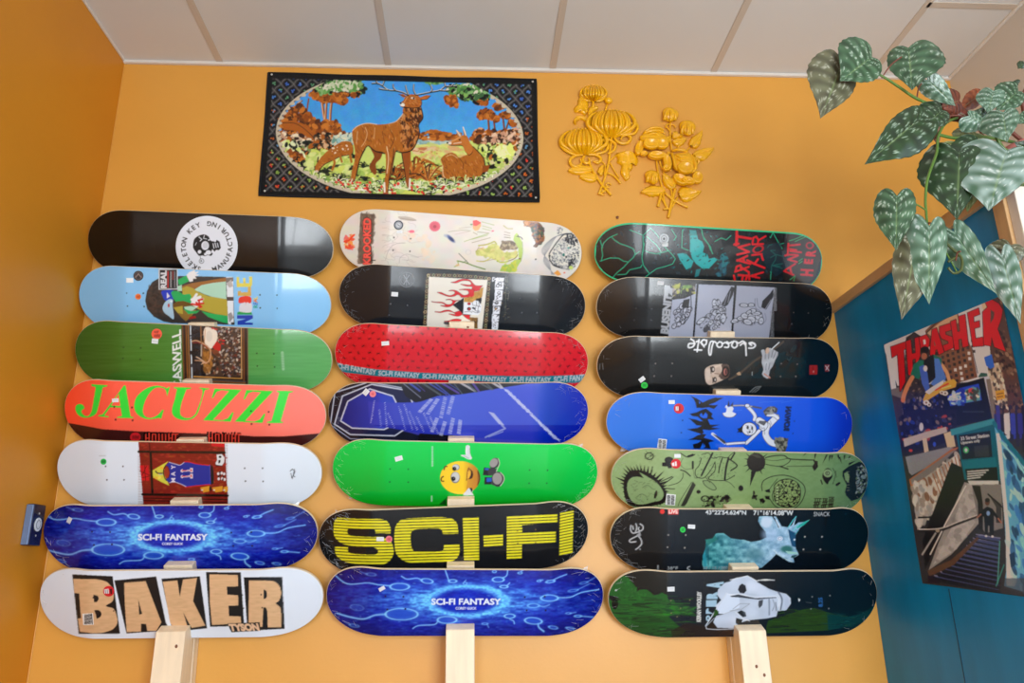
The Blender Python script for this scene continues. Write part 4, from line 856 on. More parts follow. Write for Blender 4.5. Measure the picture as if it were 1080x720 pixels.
cv.ell(492, 362, 17, 13, (150, 30, 40)); cv.ell(490, 362, 10, 7, (190, 40, 50)); cv.ell(492, 410, 19, 17, (50, 30, 40)); cv.ell(494, 412, 10, 9, (190, 60, 60)); cv.ell(536, 404, 16, 9, (30, 34, 44), 1, 20)
for p in ([(524, 352), (530, 376), (560, 380), (600, 390)], [(530, 400), (560, 430), (590, 430)], [(520, 430), (560, 446), (596, 440)], [(560, 340), (566, 376)], [(584, 350), (590, 388)], [(450, 440), (500, 436), (520, 446)], [(556, 390), (550, 426)], [(580, 390), (574, 450)]): cv.line(p, 4.5, (50, 54, 70), sm=True)
cv.poly([(510, 470), (580, 476), (576, 500), (516, 486)], (220, 214, 200)); cv.poly([(500, 490), (576, 494), (572, 640), (520, 640)], (120, 88, 44)); cv.splat(12, [(500, 490), (576, 494), (572, 560), (510, 560)], 8, [(90, 70, 40), (60, 40, 30), (150, 110, 60)], 1.5, .8)
cv.ell(280, 545, 30, 14, (80, 80, 84)); 
R = random.Random(8)
for (x0, y0, x1, y1) in ((714, 110, 826, 150), (740, 150, 822, 228), (738, 228, 812, 328), (722, 330, 800, 380), (722, 384, 786, 460), (712, 460, 778, 530), (712, 530, 770, 620)):
    cv.poly([(x0, y0), (x1, y0+8), (x1-6, y1), (x0-4, y1)], (222, 226, 236))
    for _ in range(5): xa, ya = R.uniform(x0+10, x1-14), R.uniform(y0+4, y1-6); cv.line([(xa, ya), (xa+R.uniform(-24, 24), ya+R.uniform(-16, 16))], 6, (28, 32, 42))
for q in ((786, 170), (764, 190), (776, 260), (756, 350), (746, 400)): cv.ell(*q, 14, 12, (34, 38, 48), 1, ring=7)
cv.ell(746, 412, 9, 12, (150, 110, 60))
for _ in range(26): x, y = R.uniform(800, 870), R.uniform(100, 520); cv.line([(x-8, y), (x+8, y+R.uniform(-3, 3))], 3, R.choice([(180, 180, 150), (120, 120, 110), (150, 130, 90)]), .8)
for x in (838, 856): cv.line([(x, 104), (x, 160)], 4, (190, 190, 170), .8)
cv.line([(870, 240), (862, 330)], 3, (150, 150, 130), .8); cv.line([(842, 180), (836, 470)], 3, (150, 150, 120), .6)
cv.view(345, 215, 3.857); cv.ell(323, 308, 30, 30, (92, 96, 104), 1, ring=3); cv.ell(323, 308, 23, 22, (78, 82, 90), 1, ring=2); cv.line([(312, 290), (334, 326)], 2.5, (110, 112, 120)); cv.line([(334, 290), (312, 326)], 2.5, (110, 112, 120)); cv.line([(323, 284), (323, 332)], 2.5, (90, 92, 100))
holes(cv, [(258, 406), (327, 412), (252, 452), (856, 390), (792, 442), (854, 442), (786, 384)], (110, 110, 116), 2.4)
st = cv.copy(); t_ = pricetag(st, 275, 367, 14, 9, 4, (345, 215, 3.857)); st.finish()
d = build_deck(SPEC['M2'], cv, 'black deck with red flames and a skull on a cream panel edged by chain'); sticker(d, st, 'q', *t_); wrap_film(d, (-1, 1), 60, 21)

# M3 red deck with ants and a teal lettered band
cv = deckcanvas('M3', (204, 20, 38)); f3 = (345, 335, 5.333); cv.view(*f3); cv.splat(900, [(0, 0), (1600, 0), (1600, 420), (0, 420)], 5, [(190, 14, 30), (216, 34, 52), (196, 16, 36)], 1.6, .5)
def band(x): return 262+x*0.0437+np.interp(x, [60, 1200, 1500], [0, 0, -12])
cv.view(*f3)
top = [(x, 252+12*np.clip((x-50)/450, 0, 1)*1.9+max(0, x-500)*0.030) for x in range(40, 1500, 40)]
cx_ = [40, 100, 275, 530, 748, 1000, 1250, 1400, 1500]; ty = [246, 266, 290, 308, 318, 326, 326, 322, 312]; by_ = [286, 308, 328, 344, 354, 366, 370, 366, 352]
cv.poly([(x, t) for x, t in zip(cx_, ty)]+[(x, b) for x, b in list(zip(cx_, by_))[::-1]], (12, 112, 130))
ftop = lambda x: float(np.interp(x, cx_, ty)); fbot = lambda x: float(np.interp(x, cx_, by_))
for (xa, xb) in ((40, 275), (288, 520), (535, 768), (782, 1010), (1025, 1258), (1274, 1500)):
    cv.text('SCI-FI FANTASY', (xa, fbot(xa)-4), (xb, fbot(xb)-4), (xa+2, ftop(xa)+5), (176, 186, 196), 0.03)
def ant(x, y, an):
    ca, sa = math.cos(an), math.sin(an); q = lambda u, v: (x+u*ca-v*sa, y+u*sa+v*ca); K2 = (52, 8, 16)
    for u in (-6, 0, 5): cv.ell(*q(u, 0), 3.4, 2.6, K2, .95)
    for u, w_ in ((-4, -5), (0, 0), (3, 5)): cv.line([q(w_*1.4+u, -7), q(u, 0), q(w_*1.4+u, 7)], 1.5, K2, .8)
R = random.Random(5)
for i in range(26):
    for j in range(9):
        x = 70+i*55+(j % 2)*26+R.uniform(-4, 4); y = 40+j*40+i*1.8+R.uniform(-4, 4)-j*2
        if y < ftop(x)-8 or y > fbot(x)+12: ant(x, y, R.uniform(0, 3.1))
st = cv.copy(); t_ = pricetag(st, 327, 144, 22, 12, -4, f3); st.finish()
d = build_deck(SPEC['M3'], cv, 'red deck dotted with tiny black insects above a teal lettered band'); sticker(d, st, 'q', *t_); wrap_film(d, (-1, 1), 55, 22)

# M4 blue angular poster deck
cv = deckcanvas('M4', (40, 56, 190)); f4 = (345, 335, 5.333); cv.view(*f4)
cv.grad(lambda x, y: np.stack([np.interp(x, [0, 700, 1150, 1250, 1460], [34, 64, 62, 10, 26]), np.interp(x, [0, 700, 1150, 1250, 1460], [44, 84, 80, 60, 40])-(y > 600)*16, np.interp(x, [0, 700, 1150, 1250, 1460], [130, 200, 200, 178, 170])-(y > 600)*20], -1))
OCT = lambda s: [(75+ (1-s)*180*0, 0)]
cv.poly([(0, 360), (560, 360), (500, 440), (430, 470), (330, 474), (230, 470), (240, 600), (440, 640), (520, 660), (700, 668), (700, 700), (0, 700)], (22, 26, 44))
def octo(pts, fill, lw, lc): 
    if fill: cv.poly(pts, fill)
    cv.line(pts+[pts[0]], lw, lc)
octo([(250, 374), (450, 408), (490, 500), (490, 590), (380, 664), (130, 656), (42, 598), (86, 440)][:], (26, 32, 70), 7, (188, 194, 214))
octo([(40, 470), (58, 400), (250, 362), (470, 400), (520, 480)][:], None, 0.1, (0, 0, 0)); 
cv.line([(18, 600), (44, 420), (220, 366)], 6, (188, 194, 214)); cv.line([(250, 364), (480, 404), (520, 470)], 5, (170, 178, 204)); cv.line([(18, 600), (130, 680), (400, 690)], 5, (150, 160, 190))
octo([(240, 400), (370, 440), (400, 500), (380, 600), (320, 628), (140, 620), (76, 580), (116, 470)], (24, 40, 140), 7, (196, 202, 222))
cv.grad(lambda x, y: np.stack([22+20*np.clip((x-100)/200, 0, 1), 34+30*np.clip((x-100)/250, 0, 1), 128+50*np.clip((x-100)/200, 0, 1)], -1), 1, cv.mask([(240, 408), (366, 446), (396, 500), (376, 596), (318, 622), (142, 614), (84, 578), (122, 474)]))
cv.poly([(404, 360), (1300, 364), (1120, 372), (760, 430), (620, 440), (500, 480), (440, 440)], (26, 28, 40))
R = random.Random(2)
for i in range(16):
    x = 420+i*36; cv.line([(x, 362), (x+R.uniform(40, 110), 362+R.uniform(40, 90))], R.uniform(3, 12), R.choice([(150, 156, 190), (90, 70, 170), (60, 80, 190), (190, 190, 200), (80, 90, 100)]), .8)
cv.poly([(560, 480), (700, 436), (1100, 392), (1330, 372), (1440, 560), (1440, 640), (1300, 690), (1100, 680), (760, 664), (540, 650), (520, 560)], (62, 84, 202)); cv.grad(lambda x, y: np.stack([np.interp(x, [0, 300, 700, 1150, 1250, 1460], [34, 50, 70, 62, 12, 26])-(y > 602)*24, np.interp(x, [0, 300, 700, 1150, 1250, 1460], [44, 60, 92, 80, 62, 40])-(y > 602)*30, np.interp(x, [0, 300, 700, 1150, 1250, 1460], [150, 180, 204, 200, 180, 170])-(y > 602)*20], -1), 1, cv.mask([(230, 470), (330, 478), (500, 476), (720, 440), (1100, 380), (1250, 366), (1480, 366), (1500, 700), (1200, 700), (760, 668), (560, 655), (240, 600)]))
cv.poly([(520, 650), (760, 664), (840, 690), (500, 690)], (16, 18, 30))
LT = (196, 202, 226)
for i, (x, y, dx, dy, n) in enumerate([(262, 470, -20, 130, 14), (290, 520, 10, 100, 10), (322, 480, 10, 140, 12), (340, 540, 40, 90, 9), (400, 500, 40, 140, 14), (430, 490, 50, 150, 16), (460, 530, 46, 110, 12), (500, 560, 44, 90, 10), (540, 540, 50, 110, 12), (575, 560, 50, 100, 12)]):
    for k_ in range(n):
        t = k_/n; a_ = (x+dx*t, y+dy*t); w_ = R.uniform(6, 12); cv.line([a_, (a_[0]+w_*0.8, a_[1]-w_*0.5)], 2.6, LT, R.uniform(.6, 1))
for i, (x, y, dx, dy) in enumerate([(520, 530, 70, -76), (566, 540, 60, -88), (640, 560, 26, -120), (680, 540, 30, -104), (590, 640, 30, -80), (640, 660, 24, -80), (690, 650, 20, -90), (740, 650, 10, -80)]):
    scrib_n = 9
    for k_ in range(12):
        t = k_/12; a_ = (x+dx*t, y+dy*t); cv.line([(a_[0]-8, a_[1]-3), (a_[0]+9, a_[1]+2)], 4, LT, R.uniform(.55, 1))
cv.view(480, 335, 5.333)
cv.text('Intzanoyl Promotzen / Alienneen', (560, 700), (285, 400), (574, 660), LT, 0.02) if False else None
for k_ in range(46):
    t = k_/46; x, y = 285+290*t, 404+285*t
    if 0.46 < t < 0.5: continue
    h_ = 22*R.uniform(.6, 1.1); cv.line([(x-h_*.7, y-h_*.25), (x+h_*.7+4, y+h_*.25)], 3.4, LT, .9); 
    if R.random() > .5: cv.line([(x-h_*.6, y-h_*.25), (x-h_*.5+7, y-h_*.25+7)], 3, LT, .9)
    if R.random() > .5: cv.line([(x+h_*.6, y+h_*.25), (x+h_*.6+7, y+h_*.25+7)], 3, LT, .9)
for k_ in range(14):
    t = k_/14; x, y = 204+60*t, 534+70*t; cv.line([(x-14, y-4), (x+15, y+4)], 3.4, LT, .85)
cv.line([(170, 672), (282, 622), (262, 604)], 9, (150, 160, 210), .85); cv.line([(190, 670), (270, 640)], 5, (170, 180, 220), .7)
cv.view(*f4)
st = cv.copy(); t_ = pricetag(st, 218, 418, 18, 15, -50, f4); st.ell(257, 428, 19, 19, (232, 130, 140)); st.ell(257, 428, 8, 7, (214, 96, 110)); st.finish()
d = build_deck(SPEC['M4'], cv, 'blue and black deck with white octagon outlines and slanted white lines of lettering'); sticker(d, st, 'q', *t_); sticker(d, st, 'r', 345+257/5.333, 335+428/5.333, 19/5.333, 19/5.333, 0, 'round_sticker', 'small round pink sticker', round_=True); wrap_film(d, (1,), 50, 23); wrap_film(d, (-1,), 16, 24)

# M5 green deck with a smiling ball in boots
cv = deckcanvas('M5', (8, 196, 70)); f5 = (450, 465, 10.286); cv.view(*f5); cv.grad(lambda x, y: np.stack([np.full_like(x, 8), np.interp(y, [0, 250, 560, 700], [206, 196, 176, 150]), np.interp(y, [0, 250, 560, 700], [84, 72, 56, 20])], -1))
cv.line([(62, 64), (62, 268)], 18, (190, 220, 196), .85)
for q in range(17): cv.line([(52, 70+q*12), (74, 70+q*12)], 3, (40, 170, 90))
cv.line([(54, 598), (54, 650)], 16, (180, 210, 190), .8)
BALL = (364, 396)
def ball(x, y):
    u, v = (x-BALL[0])/218, (y-BALL[1])/178; return u, v
m = np.zeros((cv.H, cv.W)); Y_, X_ = np.mgrid[0:cv.H, 0:cv.W]; xx = ((X_+.5)/cv.S+cv.x0-cv.vx)*cv.k; yy_ = ((Y_+.5)/cv.S+cv.y0-cv.vy)*cv.k; u_, v_ = ball(xx, yy_); m = (u_*u_+v_*v_ < 1).astype(float)
sh = np.clip((u_*0.95-0.12), 0, 1)[..., None]; colr = np.array([244, 204, 44])*(1-sh)+np.array([150, 84, 30])*sh; colr = np.where((u_ > 0.86+0*v_)[..., None], colr*0.55, colr); cv.im += ((colr-cv.im)*m[..., None]).astype(np.float32)
cv.poly([(438, 300), (470, 280), (520, 300), (560, 370), (560, 440), (520, 500), (470, 540), (430, 520), (440, 440), (430, 380)], (196, 130, 56), .55, sm=True)
cv.ell(318, 284, 40, 34, (120, 124, 130)); cv.ell(316, 282, 34, 28, (196, 198, 200)); cv.ell(310, 394, 50, 62, (110, 112, 118)); cv.ell(312, 390, 43, 54, (196, 198, 200)); cv.ell(300, 300, 22, 22, (26, 26, 30)); cv.ell(290, 408, 24, 24, (26, 26, 30)); cv.ell(296, 402, 6, 6, (120, 120, 130)); cv.ell(304, 294, 5, 5, (120, 120, 130))
cv.line([(456, 290), (444, 340), (436, 400), (432, 424)], 9, (104, 56, 24), sm=True); cv.line([(462, 300), (500, 350), (490, 400), (456, 410)], 7, (90, 50, 26), sm=True); cv.poly([(470, 300), (500, 330), (505, 370), (486, 402), (458, 408), (478, 370), (482, 330)], (56, 36, 30)); cv.poly([(446, 330), (468, 320), (476, 360), (460, 400), (440, 404)], (232, 180, 60))
cv.line([(222, 276), (200, 276), (188, 310)], 13, (70, 28, 22), sm=True); cv.line([(180, 384), (160, 400), (160, 430), (184, 436)], 13, (70, 28, 22), sm=True)
cv.poly([(426, 50), (446, 42), (468, 52), (470, 110), (476, 150), (492, 186), (480, 200), (444, 196), (410, 176), (374, 160), (374, 148), (400, 148), (424, 150), (422, 110)], (206, 212, 218), sm=False); cv.line([(430, 70), (432, 140)], 8, (236, 240, 244)); cv.line([(404, 158), (456, 186)], 7, (150, 156, 166)); cv.line([(466, 80), (470, 140)], 5, (150, 156, 166))
cv.poly([(398, 572), (430, 540), (450, 512), (480, 506), (504, 530), (490, 560), (510, 585), (400, 590)], (206, 210, 216)); cv.poly([(462, 508), (490, 506), (500, 530), (484, 560), (476, 530)], (30, 34, 36))
def boot(p, q, r_):
    cv.poly(p, (32, 34, 40)); cv.poly(q, (36, 90, 190)); 
boot([(620, 284), (676, 290), (668, 376), (610, 370)], [(632, 292), (674, 294), (678, 316), (634, 314)], 0)
cv.poly([(676, 290), (700, 290), (760, 300), (748, 350), (726, 372), (670, 376), (664, 330)], (56, 56, 60)); cv.ell(736, 240, 62, 50, (52, 52, 56), 1, -55); cv.ell(728, 236, 52, 40, (150, 146, 146), 1, -55); cv.line([(776, 190), (790, 240), (768, 300), (752, 340)], 8, (190, 186, 180), sm=True)
boot([(628, 392), (706, 390), (712, 470), (624, 472)], [(650, 400), (704, 398), (706, 440), (652, 442)], 0)
cv.ell(770, 414, 66, 82, (52, 52, 56)); cv.ell(766, 406, 52, 64, (150, 146, 144)); cv.line([(800, 340), (834, 380), (836, 430), (800, 486)], 8, (196, 190, 184), sm=True); cv.poly([(700, 440), (730, 450), (760, 490), (720, 480), (696, 466)], (60, 60, 66))
cv.poly([(190, 636), (206, 620), (206, 690), (130, 690)], (20, 60, 20), .8)
cv.view(335, 460, 3.6); holes(cv, [(275, 124), (344, 125), (274, 173), (344, 174), (805, 128), (873, 129), (803, 178), (870, 178)], (20, 90, 44), 3)
st = cv.copy(); t_ = pricetag(st, 308, 84, 15, 9, -16, (335, 460, 3.6)); st.finish()
d = build_deck(SPEC['M5'], cv, 'bright green deck with a yellow smiling ball, white gloves and grey boots'); sticker(d, st, 'q', *t_); wrap_film(d, (-1, 1), 40, 25, ((-1, -1, 0.01), (1, 1, .01)))

# M6 black deck, striped yellow lettering
cv = deckcanvas('M6', (22, 24, 28)); cv.noise(2.5, (6, 2), 6); f6 = (335, 525, 7.2); cv.view(*f6)
Y = (230, 222, 40)
def striped(m, y0, step, slope, bow=0.0, xc=0.0):
    yy2 = ((Y_+.5)/cv.S+cv.y0-cv.vy)*cv.k; xx2 = ((X_+.5)/cv.S+cv.x0-cv.vx)*cv.k
    ph = ((yy2-y0-slope*(xx2-xc)+bow*(xx2-xc)**2)/step) % 1.0
    s_ = np.clip((np.abs(ph-0.5)*-1+0.34)*step/cv.k*cv.S+0.5, 0, 1); cv._mix((0, 0, cv.W, cv.H), m*s_, Y)
Y_, X_ = np.mgrid[0:cv.H, 0:cv.W]
mS = cv.mask([(150, 150)]+sp_([(150, 150), (300, 158), (470, 160), (530, 180), (554, 230)])+[(554, 268), (440, 266)]+sp_([(440, 266), (432, 240), (380, 238), (260, 232), (228, 240), (228, 268), (260, 288), (400, 296), (500, 298), (556, 330), (576, 390), (570, 440), (530, 490), (460, 505), (300, 500), (200, 480), (140, 430), (132, 370)])+[(230, 374)]+sp_([(230, 374), (234, 410), (280, 424), (400, 430), (450, 424), (458, 396), (430, 376), (380, 368), (260, 362), (180, 342), (128, 290), (122, 220), (130, 170), (150, 150)]))
striped(mS, 158, 22.4, 0.075, 0.00012, 120)
mC = cv.mask(sp_([(1068, 270), (1060, 200), (1020, 158), (930, 146), (760, 152), (650, 162), (600, 200), (584, 270), (590, 400), (620, 450), (680, 486), (800, 492), (960, 488), (1040, 470), (1076, 420), (1076, 352)])+[(960, 356)]+sp_([(960, 356), (956, 390), (930, 406), (760, 408), (720, 390), (708, 340), (706, 280), (720, 250), (760, 236), (900, 230), (940, 240), (952, 274)])+[(1068, 270)])
striped(mC, 158, 22.2, -0.03, -0.00001, 820)
cv.view(480, 525, 7.2)
for pts, y0, sl in (([(58, 150), (180, 142), (182, 470), (68, 470)], 150, -.03), ([(216, 284), (364, 274), (364, 360), (218, 368)], 284, -.06), ([(392, 138), (776, 120), (776, 184), (508, 206), (510, 264), (764, 254), (764, 334), (508, 350), (506, 462), (392, 464)], 138, -.045), ([(796, 116), (900, 96), (890, 418), (792, 440)], 110, -.2)):
    striped(cv.mask(pts), y0, 21.8, sl, 0, pts[0][0])
cv.line([(210, 216), (276, 214)], 20, (12, 12, 14)); holes(cv, [(474, 248), (612, 240), (476, 346), (612, 340)], (110, 90, 50), 6)
cv.view(*f6)
st = cv.copy(); t_ = pricetag(st, 475, 312, 29, 16, 0, f6); st.ell(542, 312, 26, 26, (228, 120, 132)); scrib(st, (530, 300, 554, 322), 3, (180, 50, 66), 5, 1); st.finish()
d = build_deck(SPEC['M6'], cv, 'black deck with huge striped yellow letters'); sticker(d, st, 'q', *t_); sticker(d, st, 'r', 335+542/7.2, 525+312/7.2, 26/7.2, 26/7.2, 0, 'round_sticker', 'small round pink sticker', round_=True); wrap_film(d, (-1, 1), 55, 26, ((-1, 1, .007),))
# ------------------------------------------------------------------ printed artwork, right column
# R1 black deck, teal cracks and red brush lettering
cv = deckcanvas('R1', (14, 20, 24)); g1 = (620, 230, 7.714); g2 = (740, 230, 7.714); cv.view(*g1)
cv.splat(300, [(60, 50), (1100, 60), (2000, 90), (2000, 540), (60, 540)], 9, [(24, 38, 44), (10, 14, 18), (30, 44, 52), (14, 30, 34)], 2, .7)
TE = (22, 150, 150); TG = (40, 190, 140)
cv.poly([(830, 95), (880, 100), (896, 170), (930, 190), (946, 230), (935, 280), (970, 290), (985, 330), (1030, 322), (1055, 336), (1020, 372), (985, 410), (930, 408), (880, 370), (850, 330), (832, 270)], (14, 158, 160))
for i in range(9): cv.line([(834+i*7, 92), (836+i*7, 140)], 2.4, (10, 40, 46), .9)
cv.poly([(728, 290), (770, 284), (800, 290), (836, 330), (860, 350), (840, 400), (800, 418), (770, 370), (748, 340)], (14, 150, 152)); cv.poly([(1080, 300), (1120, 280), (1150, 340), (1120, 410), (1080, 440), (1070, 380)], (16, 110, 120)); cv.poly([(880, 420), (920, 410), (900, 470), (870, 480)], (16, 110, 116))
cv.splat(120, [(360, 60), (1000, 60), (1180, 400), (700, 480)], 4, [(20, 110, 110), (16, 70, 76), (24, 130, 120), (10, 14, 18)], 2.4, .8)
def crack(p, w=5, c=TG): cv.line(p, w*2.2, (14, 80, 74), .6); cv.line(p, w, c)
for p in ([(110, 350), (120, 300), (112, 240), (130, 200), (160, 170), (190, 150), (240, 130)], [(190, 150), (220, 180), (260, 206), (330, 230), (370, 250), (386, 290), (370, 320), (330, 356), (290, 350), (250, 325), (180, 324), (140, 336), (100, 350)], [(330, 356), (290, 400), (240, 440), (200, 485)], [(510, 80), (560, 130), (600, 190), (640, 250), (690, 300), (712, 330), (690, 372), (620, 396), (560, 410), (490, 460), (450, 500)], [(510, 80), (450, 140), (380, 110), (340, 96)], [(450, 140), (452, 260), (440, 320), (450, 380), (500, 450)], [(466, 264), (500, 280), (560, 290), (600, 280), (660, 264)], [(440, 300), (460, 200)], [(240, 460), (310, 456), (340, 420), (430, 400), (440, 380)], [(925, 90), (940, 150), (980, 210), (1000, 260), (1018, 290)], [(100, 180), (120, 240)], [(480, 150), (560, 220), (600, 280)], [(770, 90), (764, 240), (820, 262)], [(680, 90), (720, 150), (700, 180)], [(380, 300), (420, 270)]): crack(p, 4.2)
cv.view(*g2)
for p in ([(0, 110), (20, 170), (70, 230), (88, 290)], [(106, 190), (160, 160), (200, 176), (238, 142)], [(580, 116), (560, 160), (556, 150)], [(580, 116), (620, 190), (656, 248)], [(600, 262), (560, 262), (606, 300), (600, 340), (570, 384), (560, 500)], [(606, 296), (560, 320)], [(606, 296), (660, 310)], [(640, 210), (670, 204)], [(570, 384), (660, 370)], [(570, 384), (656, 408)], [(570, 384), (640, 392)], [(570, 420), (560, 440)], [(712, 184), (760, 170), (830, 140)], [(760, 190), (850, 150)], [(790, 350), (820, 330)], [(790, 370), (820, 350)], [(750, 510), (760, 470), (720, 500)], [(536, 240), (550, 220), (576, 214)], [(130, 450), (160, 460), (130, 470)]): crack(p, 4)
cv.poly([(690, 110), (870, 110), (960, 200), (970, 330), (920, 480), (880, 520), (740, 510), (700, 300)], (66, 44, 22), .75); cv.poly([(500, 210), (640, 200), (690, 420), (600, 480), (480, 330)], (10, 44, 60), .6)
for p in ([(712, 184), (760, 170), (830, 140)], [(760, 190), (850, 150)], [(790, 350), (820, 330)], [(790, 370), (820, 350)], [(750, 510), (760, 470), (720, 500)]): crack(p, 4, (60, 180, 90))
cv.splat(30, [(150, 300), (220, 290), (210, 460), (130, 470)], 9, [(20, 100, 120), (16, 70, 90), (10, 30, 40)], 2, .8)
RD1 = (206, 14, 26)
def brush(strokes, w=19):
    for s_ in strokes: cv.line(s_, w, RD1)
# GRANT (reads bottom to top), each letter as brush strokes
brush([[(286, 104), (282, 220)], [(266, 214), (300, 208)], [(300, 150), (400, 166)], [(292, 140), (284, 200)]])   # T
brush([[(390, 212), (300, 236)], [(300, 236), (384, 274)], [(384, 274), (290, 296)]], 17)   # N
brush([[(396, 372), (290, 340)], [(290, 346), (372, 306)], [(340, 326), (344, 356)]], 17)   # A
brush([[(384, 396), (272, 436)], [(276, 430), (284, 394), (316, 382), (324, 420)], [(322, 400), (384, 438)]], 16)  # R
brush([[(262, 466), (270, 500)], [(300, 462), (372, 468), (360, 500)], [(336, 470), (330, 500)]], 17)  # G
brush([[(500, 210), (414, 212)], [(414, 206), (420, 160), (444, 150), (462, 176), (456, 206)], [(460, 182), (520, 146)]], 15)  # R
cv.ell(460, 252, 40, 26, RD1, 1, -20, ring=15)   # O
brush([[(410, 300), (488, 292)], [(484, 292), (500, 340)]], 15)  # L
brush([[(372, 342), (430, 372), (512, 404)], [(430, 372), (458, 334)]], 17)  # Y
brush([[(400, 470), (500, 440)], [(400, 470), (470, 486)], [(440, 456), (440, 482)]], 15)  # A
brush([[(384, 440), (388, 500)]], 16)
# ANTI / HERO
brush([[(706, 208), (700, 300)], [(704, 250), (770, 260)], [(680, 304), (706, 296)]], 16); brush([[(714, 222), (800, 214)], [(722, 268), (810, 278)]], 15)
brush([[(716, 296), (780, 300)], [(784, 304), (704, 336)], [(704, 336), (776, 356)]], 15); brush([[(760, 372), (684, 420)], [(672, 430), (748, 462)], [(720, 400), (730, 452)]], 15)
cv.ell(880, 222, 27, 24, RD1, 1, 0, ring=14)
for c, q, h_, w_ in (('H', (856, 442), 104, .62), ('E', (870, 352), 72, .9), ('R', (888, 284), 82, .75)): chars(cv, c, q, (.10, -1), (-1, -.06), h_, RD1, .05, 1, w_)
holes(cv, [(-50, 0)], (1, 1, 1))
st = cv.copy(); st.view(*g1); st.ell(620, 168, 40, 44, (190, 196, 200)); st.ell(620, 166, 22, 24, (90, 96, 100), 1, ring=6); st.ell(620, 168, 9, 11, (60, 66, 70)); st.rect(602, 196, 654, 232, (206, 210, 212)); st.poly([(572, 96), (600, 90), (610, 130), (580, 130)], (120, 160, 150)); st.poly([(630, 92), (664, 86), (668, 110), (636, 112)], (200, 206, 206)); st.finish()
d = build_deck(SPEC['R1'], cv, 'black deck with teal cracks and red brush lettering, green rimmed', edge=mat('green_edge', (70, 196, 148), rough=0.4), rim=(50, 190, 130))
sticker(d, st, 'r', 620+620/7.714, 230+168/7.714, 39/7.714, 43/7.714, 0, 'round_sticker', 'round grey sticker', round_=True); sticker(d, st, 'q', 620+628/7.714, 230+214/7.714, 25/7.714, 17/7.714, 4)

# R2 black deck, three grey panels with robot hands
cv = deckcanvas('R2', (15, 17, 20)); g3 = (690, 285, 7.714); cv.view(*g3)
PN = (156, 162, 182); PK = (38, 40, 46)
cv.poly([(150, 210), (330, 120), (345, 108), (312, 560), (112, 560)], PN); cv.poly([(362, 114), (652, 124), (622, 560), (326, 560)], PN); cv.poly([(672, 124), (980, 140), (932, 560), (638, 560)], PN)
cv.poly([(90, 110), (340, 110), (330, 190), (250, 228), (150, 240), (90, 170)], (30, 30, 30)); cv.splat(60, [(130, 110), (330, 115), (320, 190), (170, 220), (130, 200)], 9, [(52, 70, 40), (110, 150, 50), (150, 140, 130), (70, 60, 60), (20, 22, 22), (170, 170, 60)], 1.7, .8); cv.ell(185, 132, 26, 20, (170, 170, 40), .8, soft=.4); cv.ell(266, 134, 44, 14, (100, 150, 60), .8, soft=.4)
for x in (215, 228): cv.line([(x, 110), (x-4, 220)], 6, (40, 40, 40))
for x, y, r_ in ((176, 340, 24), (190, 400, 24), (200, 320, 22), (230, 290, 30), (260, 330, 34), (240, 380, 26), (270, 360, 24), (200, 440, 22), (164, 452, 24), (236, 420, 20), (286, 320, 26)): cv.ell(x, y, r_, r_*.75, (174, 178, 196), 1, -50); cv.ell(x, y, r_, r_*.75, PK, 1, -50, ring=7)
cv.poly([(240, 240), (290, 230), (280, 310), (220, 300)], PK); cv.line([(296, 180), (300, 300), (280, 380), (230, 440)], 7, PK, 1, sm=True)
def robo(ox, oy, mir):
    q = lambda p: [(ox+x, oy+y) for x, y in p]
    cv.poly(q(mir[0]), PK)
    for (x, y, rx, ry, an) in mir[1]: cv.ell(ox+x, oy+y, rx, ry, (178, 184, 200), 1, an); cv.ell(ox+x, oy+y, rx, ry, PK, 1, an, ring=6); cv.line([(ox+x-rx*.4, oy+y), (ox+x+rx*.4, oy+y+3)], 3.5, PK, .8)
robo(0, 0, ([(600, 180), (628, 130), (655, 140), (640, 200), (600, 280), (570, 300), (552, 270)], [(380, 410, 42, 17, -38), (440, 368, 26, 14, -30), (480, 336, 24, 16, -20), (428, 470, 36, 20, -55), (462, 424, 26, 17, -55), (510, 345, 40, 26, -10), (490, 265, 18, 30, 0), (518, 262, 17, 26, 0), (500, 300, 24, 12, 0), (540, 290, 18, 10, 0), (560, 335, 34, 20, -60), (520, 380, 34, 20, -50), (560, 390, 24, 40, 10), (545, 320, 20, 14, 0), (494, 464, 22, 14, -40), (520, 430, 22, 16, -60)]))
cv.splat(110, [(345, 430), (470, 330), (480, 240), (540, 240), (590, 300), (590, 430), (480, 490), (390, 490)], 3.6, [PK, (80, 84, 94), (120, 124, 136), (60, 62, 70)], 2.2, .85)
cv.splat(110, [(620, 410), (700, 370), (780, 320), (870, 330), (890, 420), (800, 450), (700, 430)], 3.6, [PK, (80, 84, 94), (120, 124, 136), (60, 62, 70)], 2.2, .85)
cv.splat(70, [(170, 320), (280, 280), (290, 380), (200, 460), (150, 460)], 3.6, [PK, (80, 84, 94), (60, 62, 70)], 2.2, .85)
for p in ([(596, 200), (570, 280)], [(620, 170), (600, 260)]): cv.line(p, 6, (120, 124, 140))
cv.poly([(396, 486), (432, 440), (456, 466), (418, 506)], (70, 72, 80))
robo(0, 0, ([(880, 250), (940, 190), (968, 150), (976, 200), (940, 270), (910, 320), (870, 300)], [(730, 284, 36, 15, 5), (790, 282, 26, 15, 0), (655, 410, 32, 16, -20), (700, 390, 26, 16, -10), (740, 370, 34, 24, 0), (820, 380, 60, 44, 0), (790, 400, 34, 28, 20), (850, 370, 30, 34, 0), (760, 420, 36, 22, 20), (830, 350, 40, 16, 0), (800, 330, 30, 18, -10), (870, 410, 20, 30, 10), (770, 340, 24, 14, -30)]))
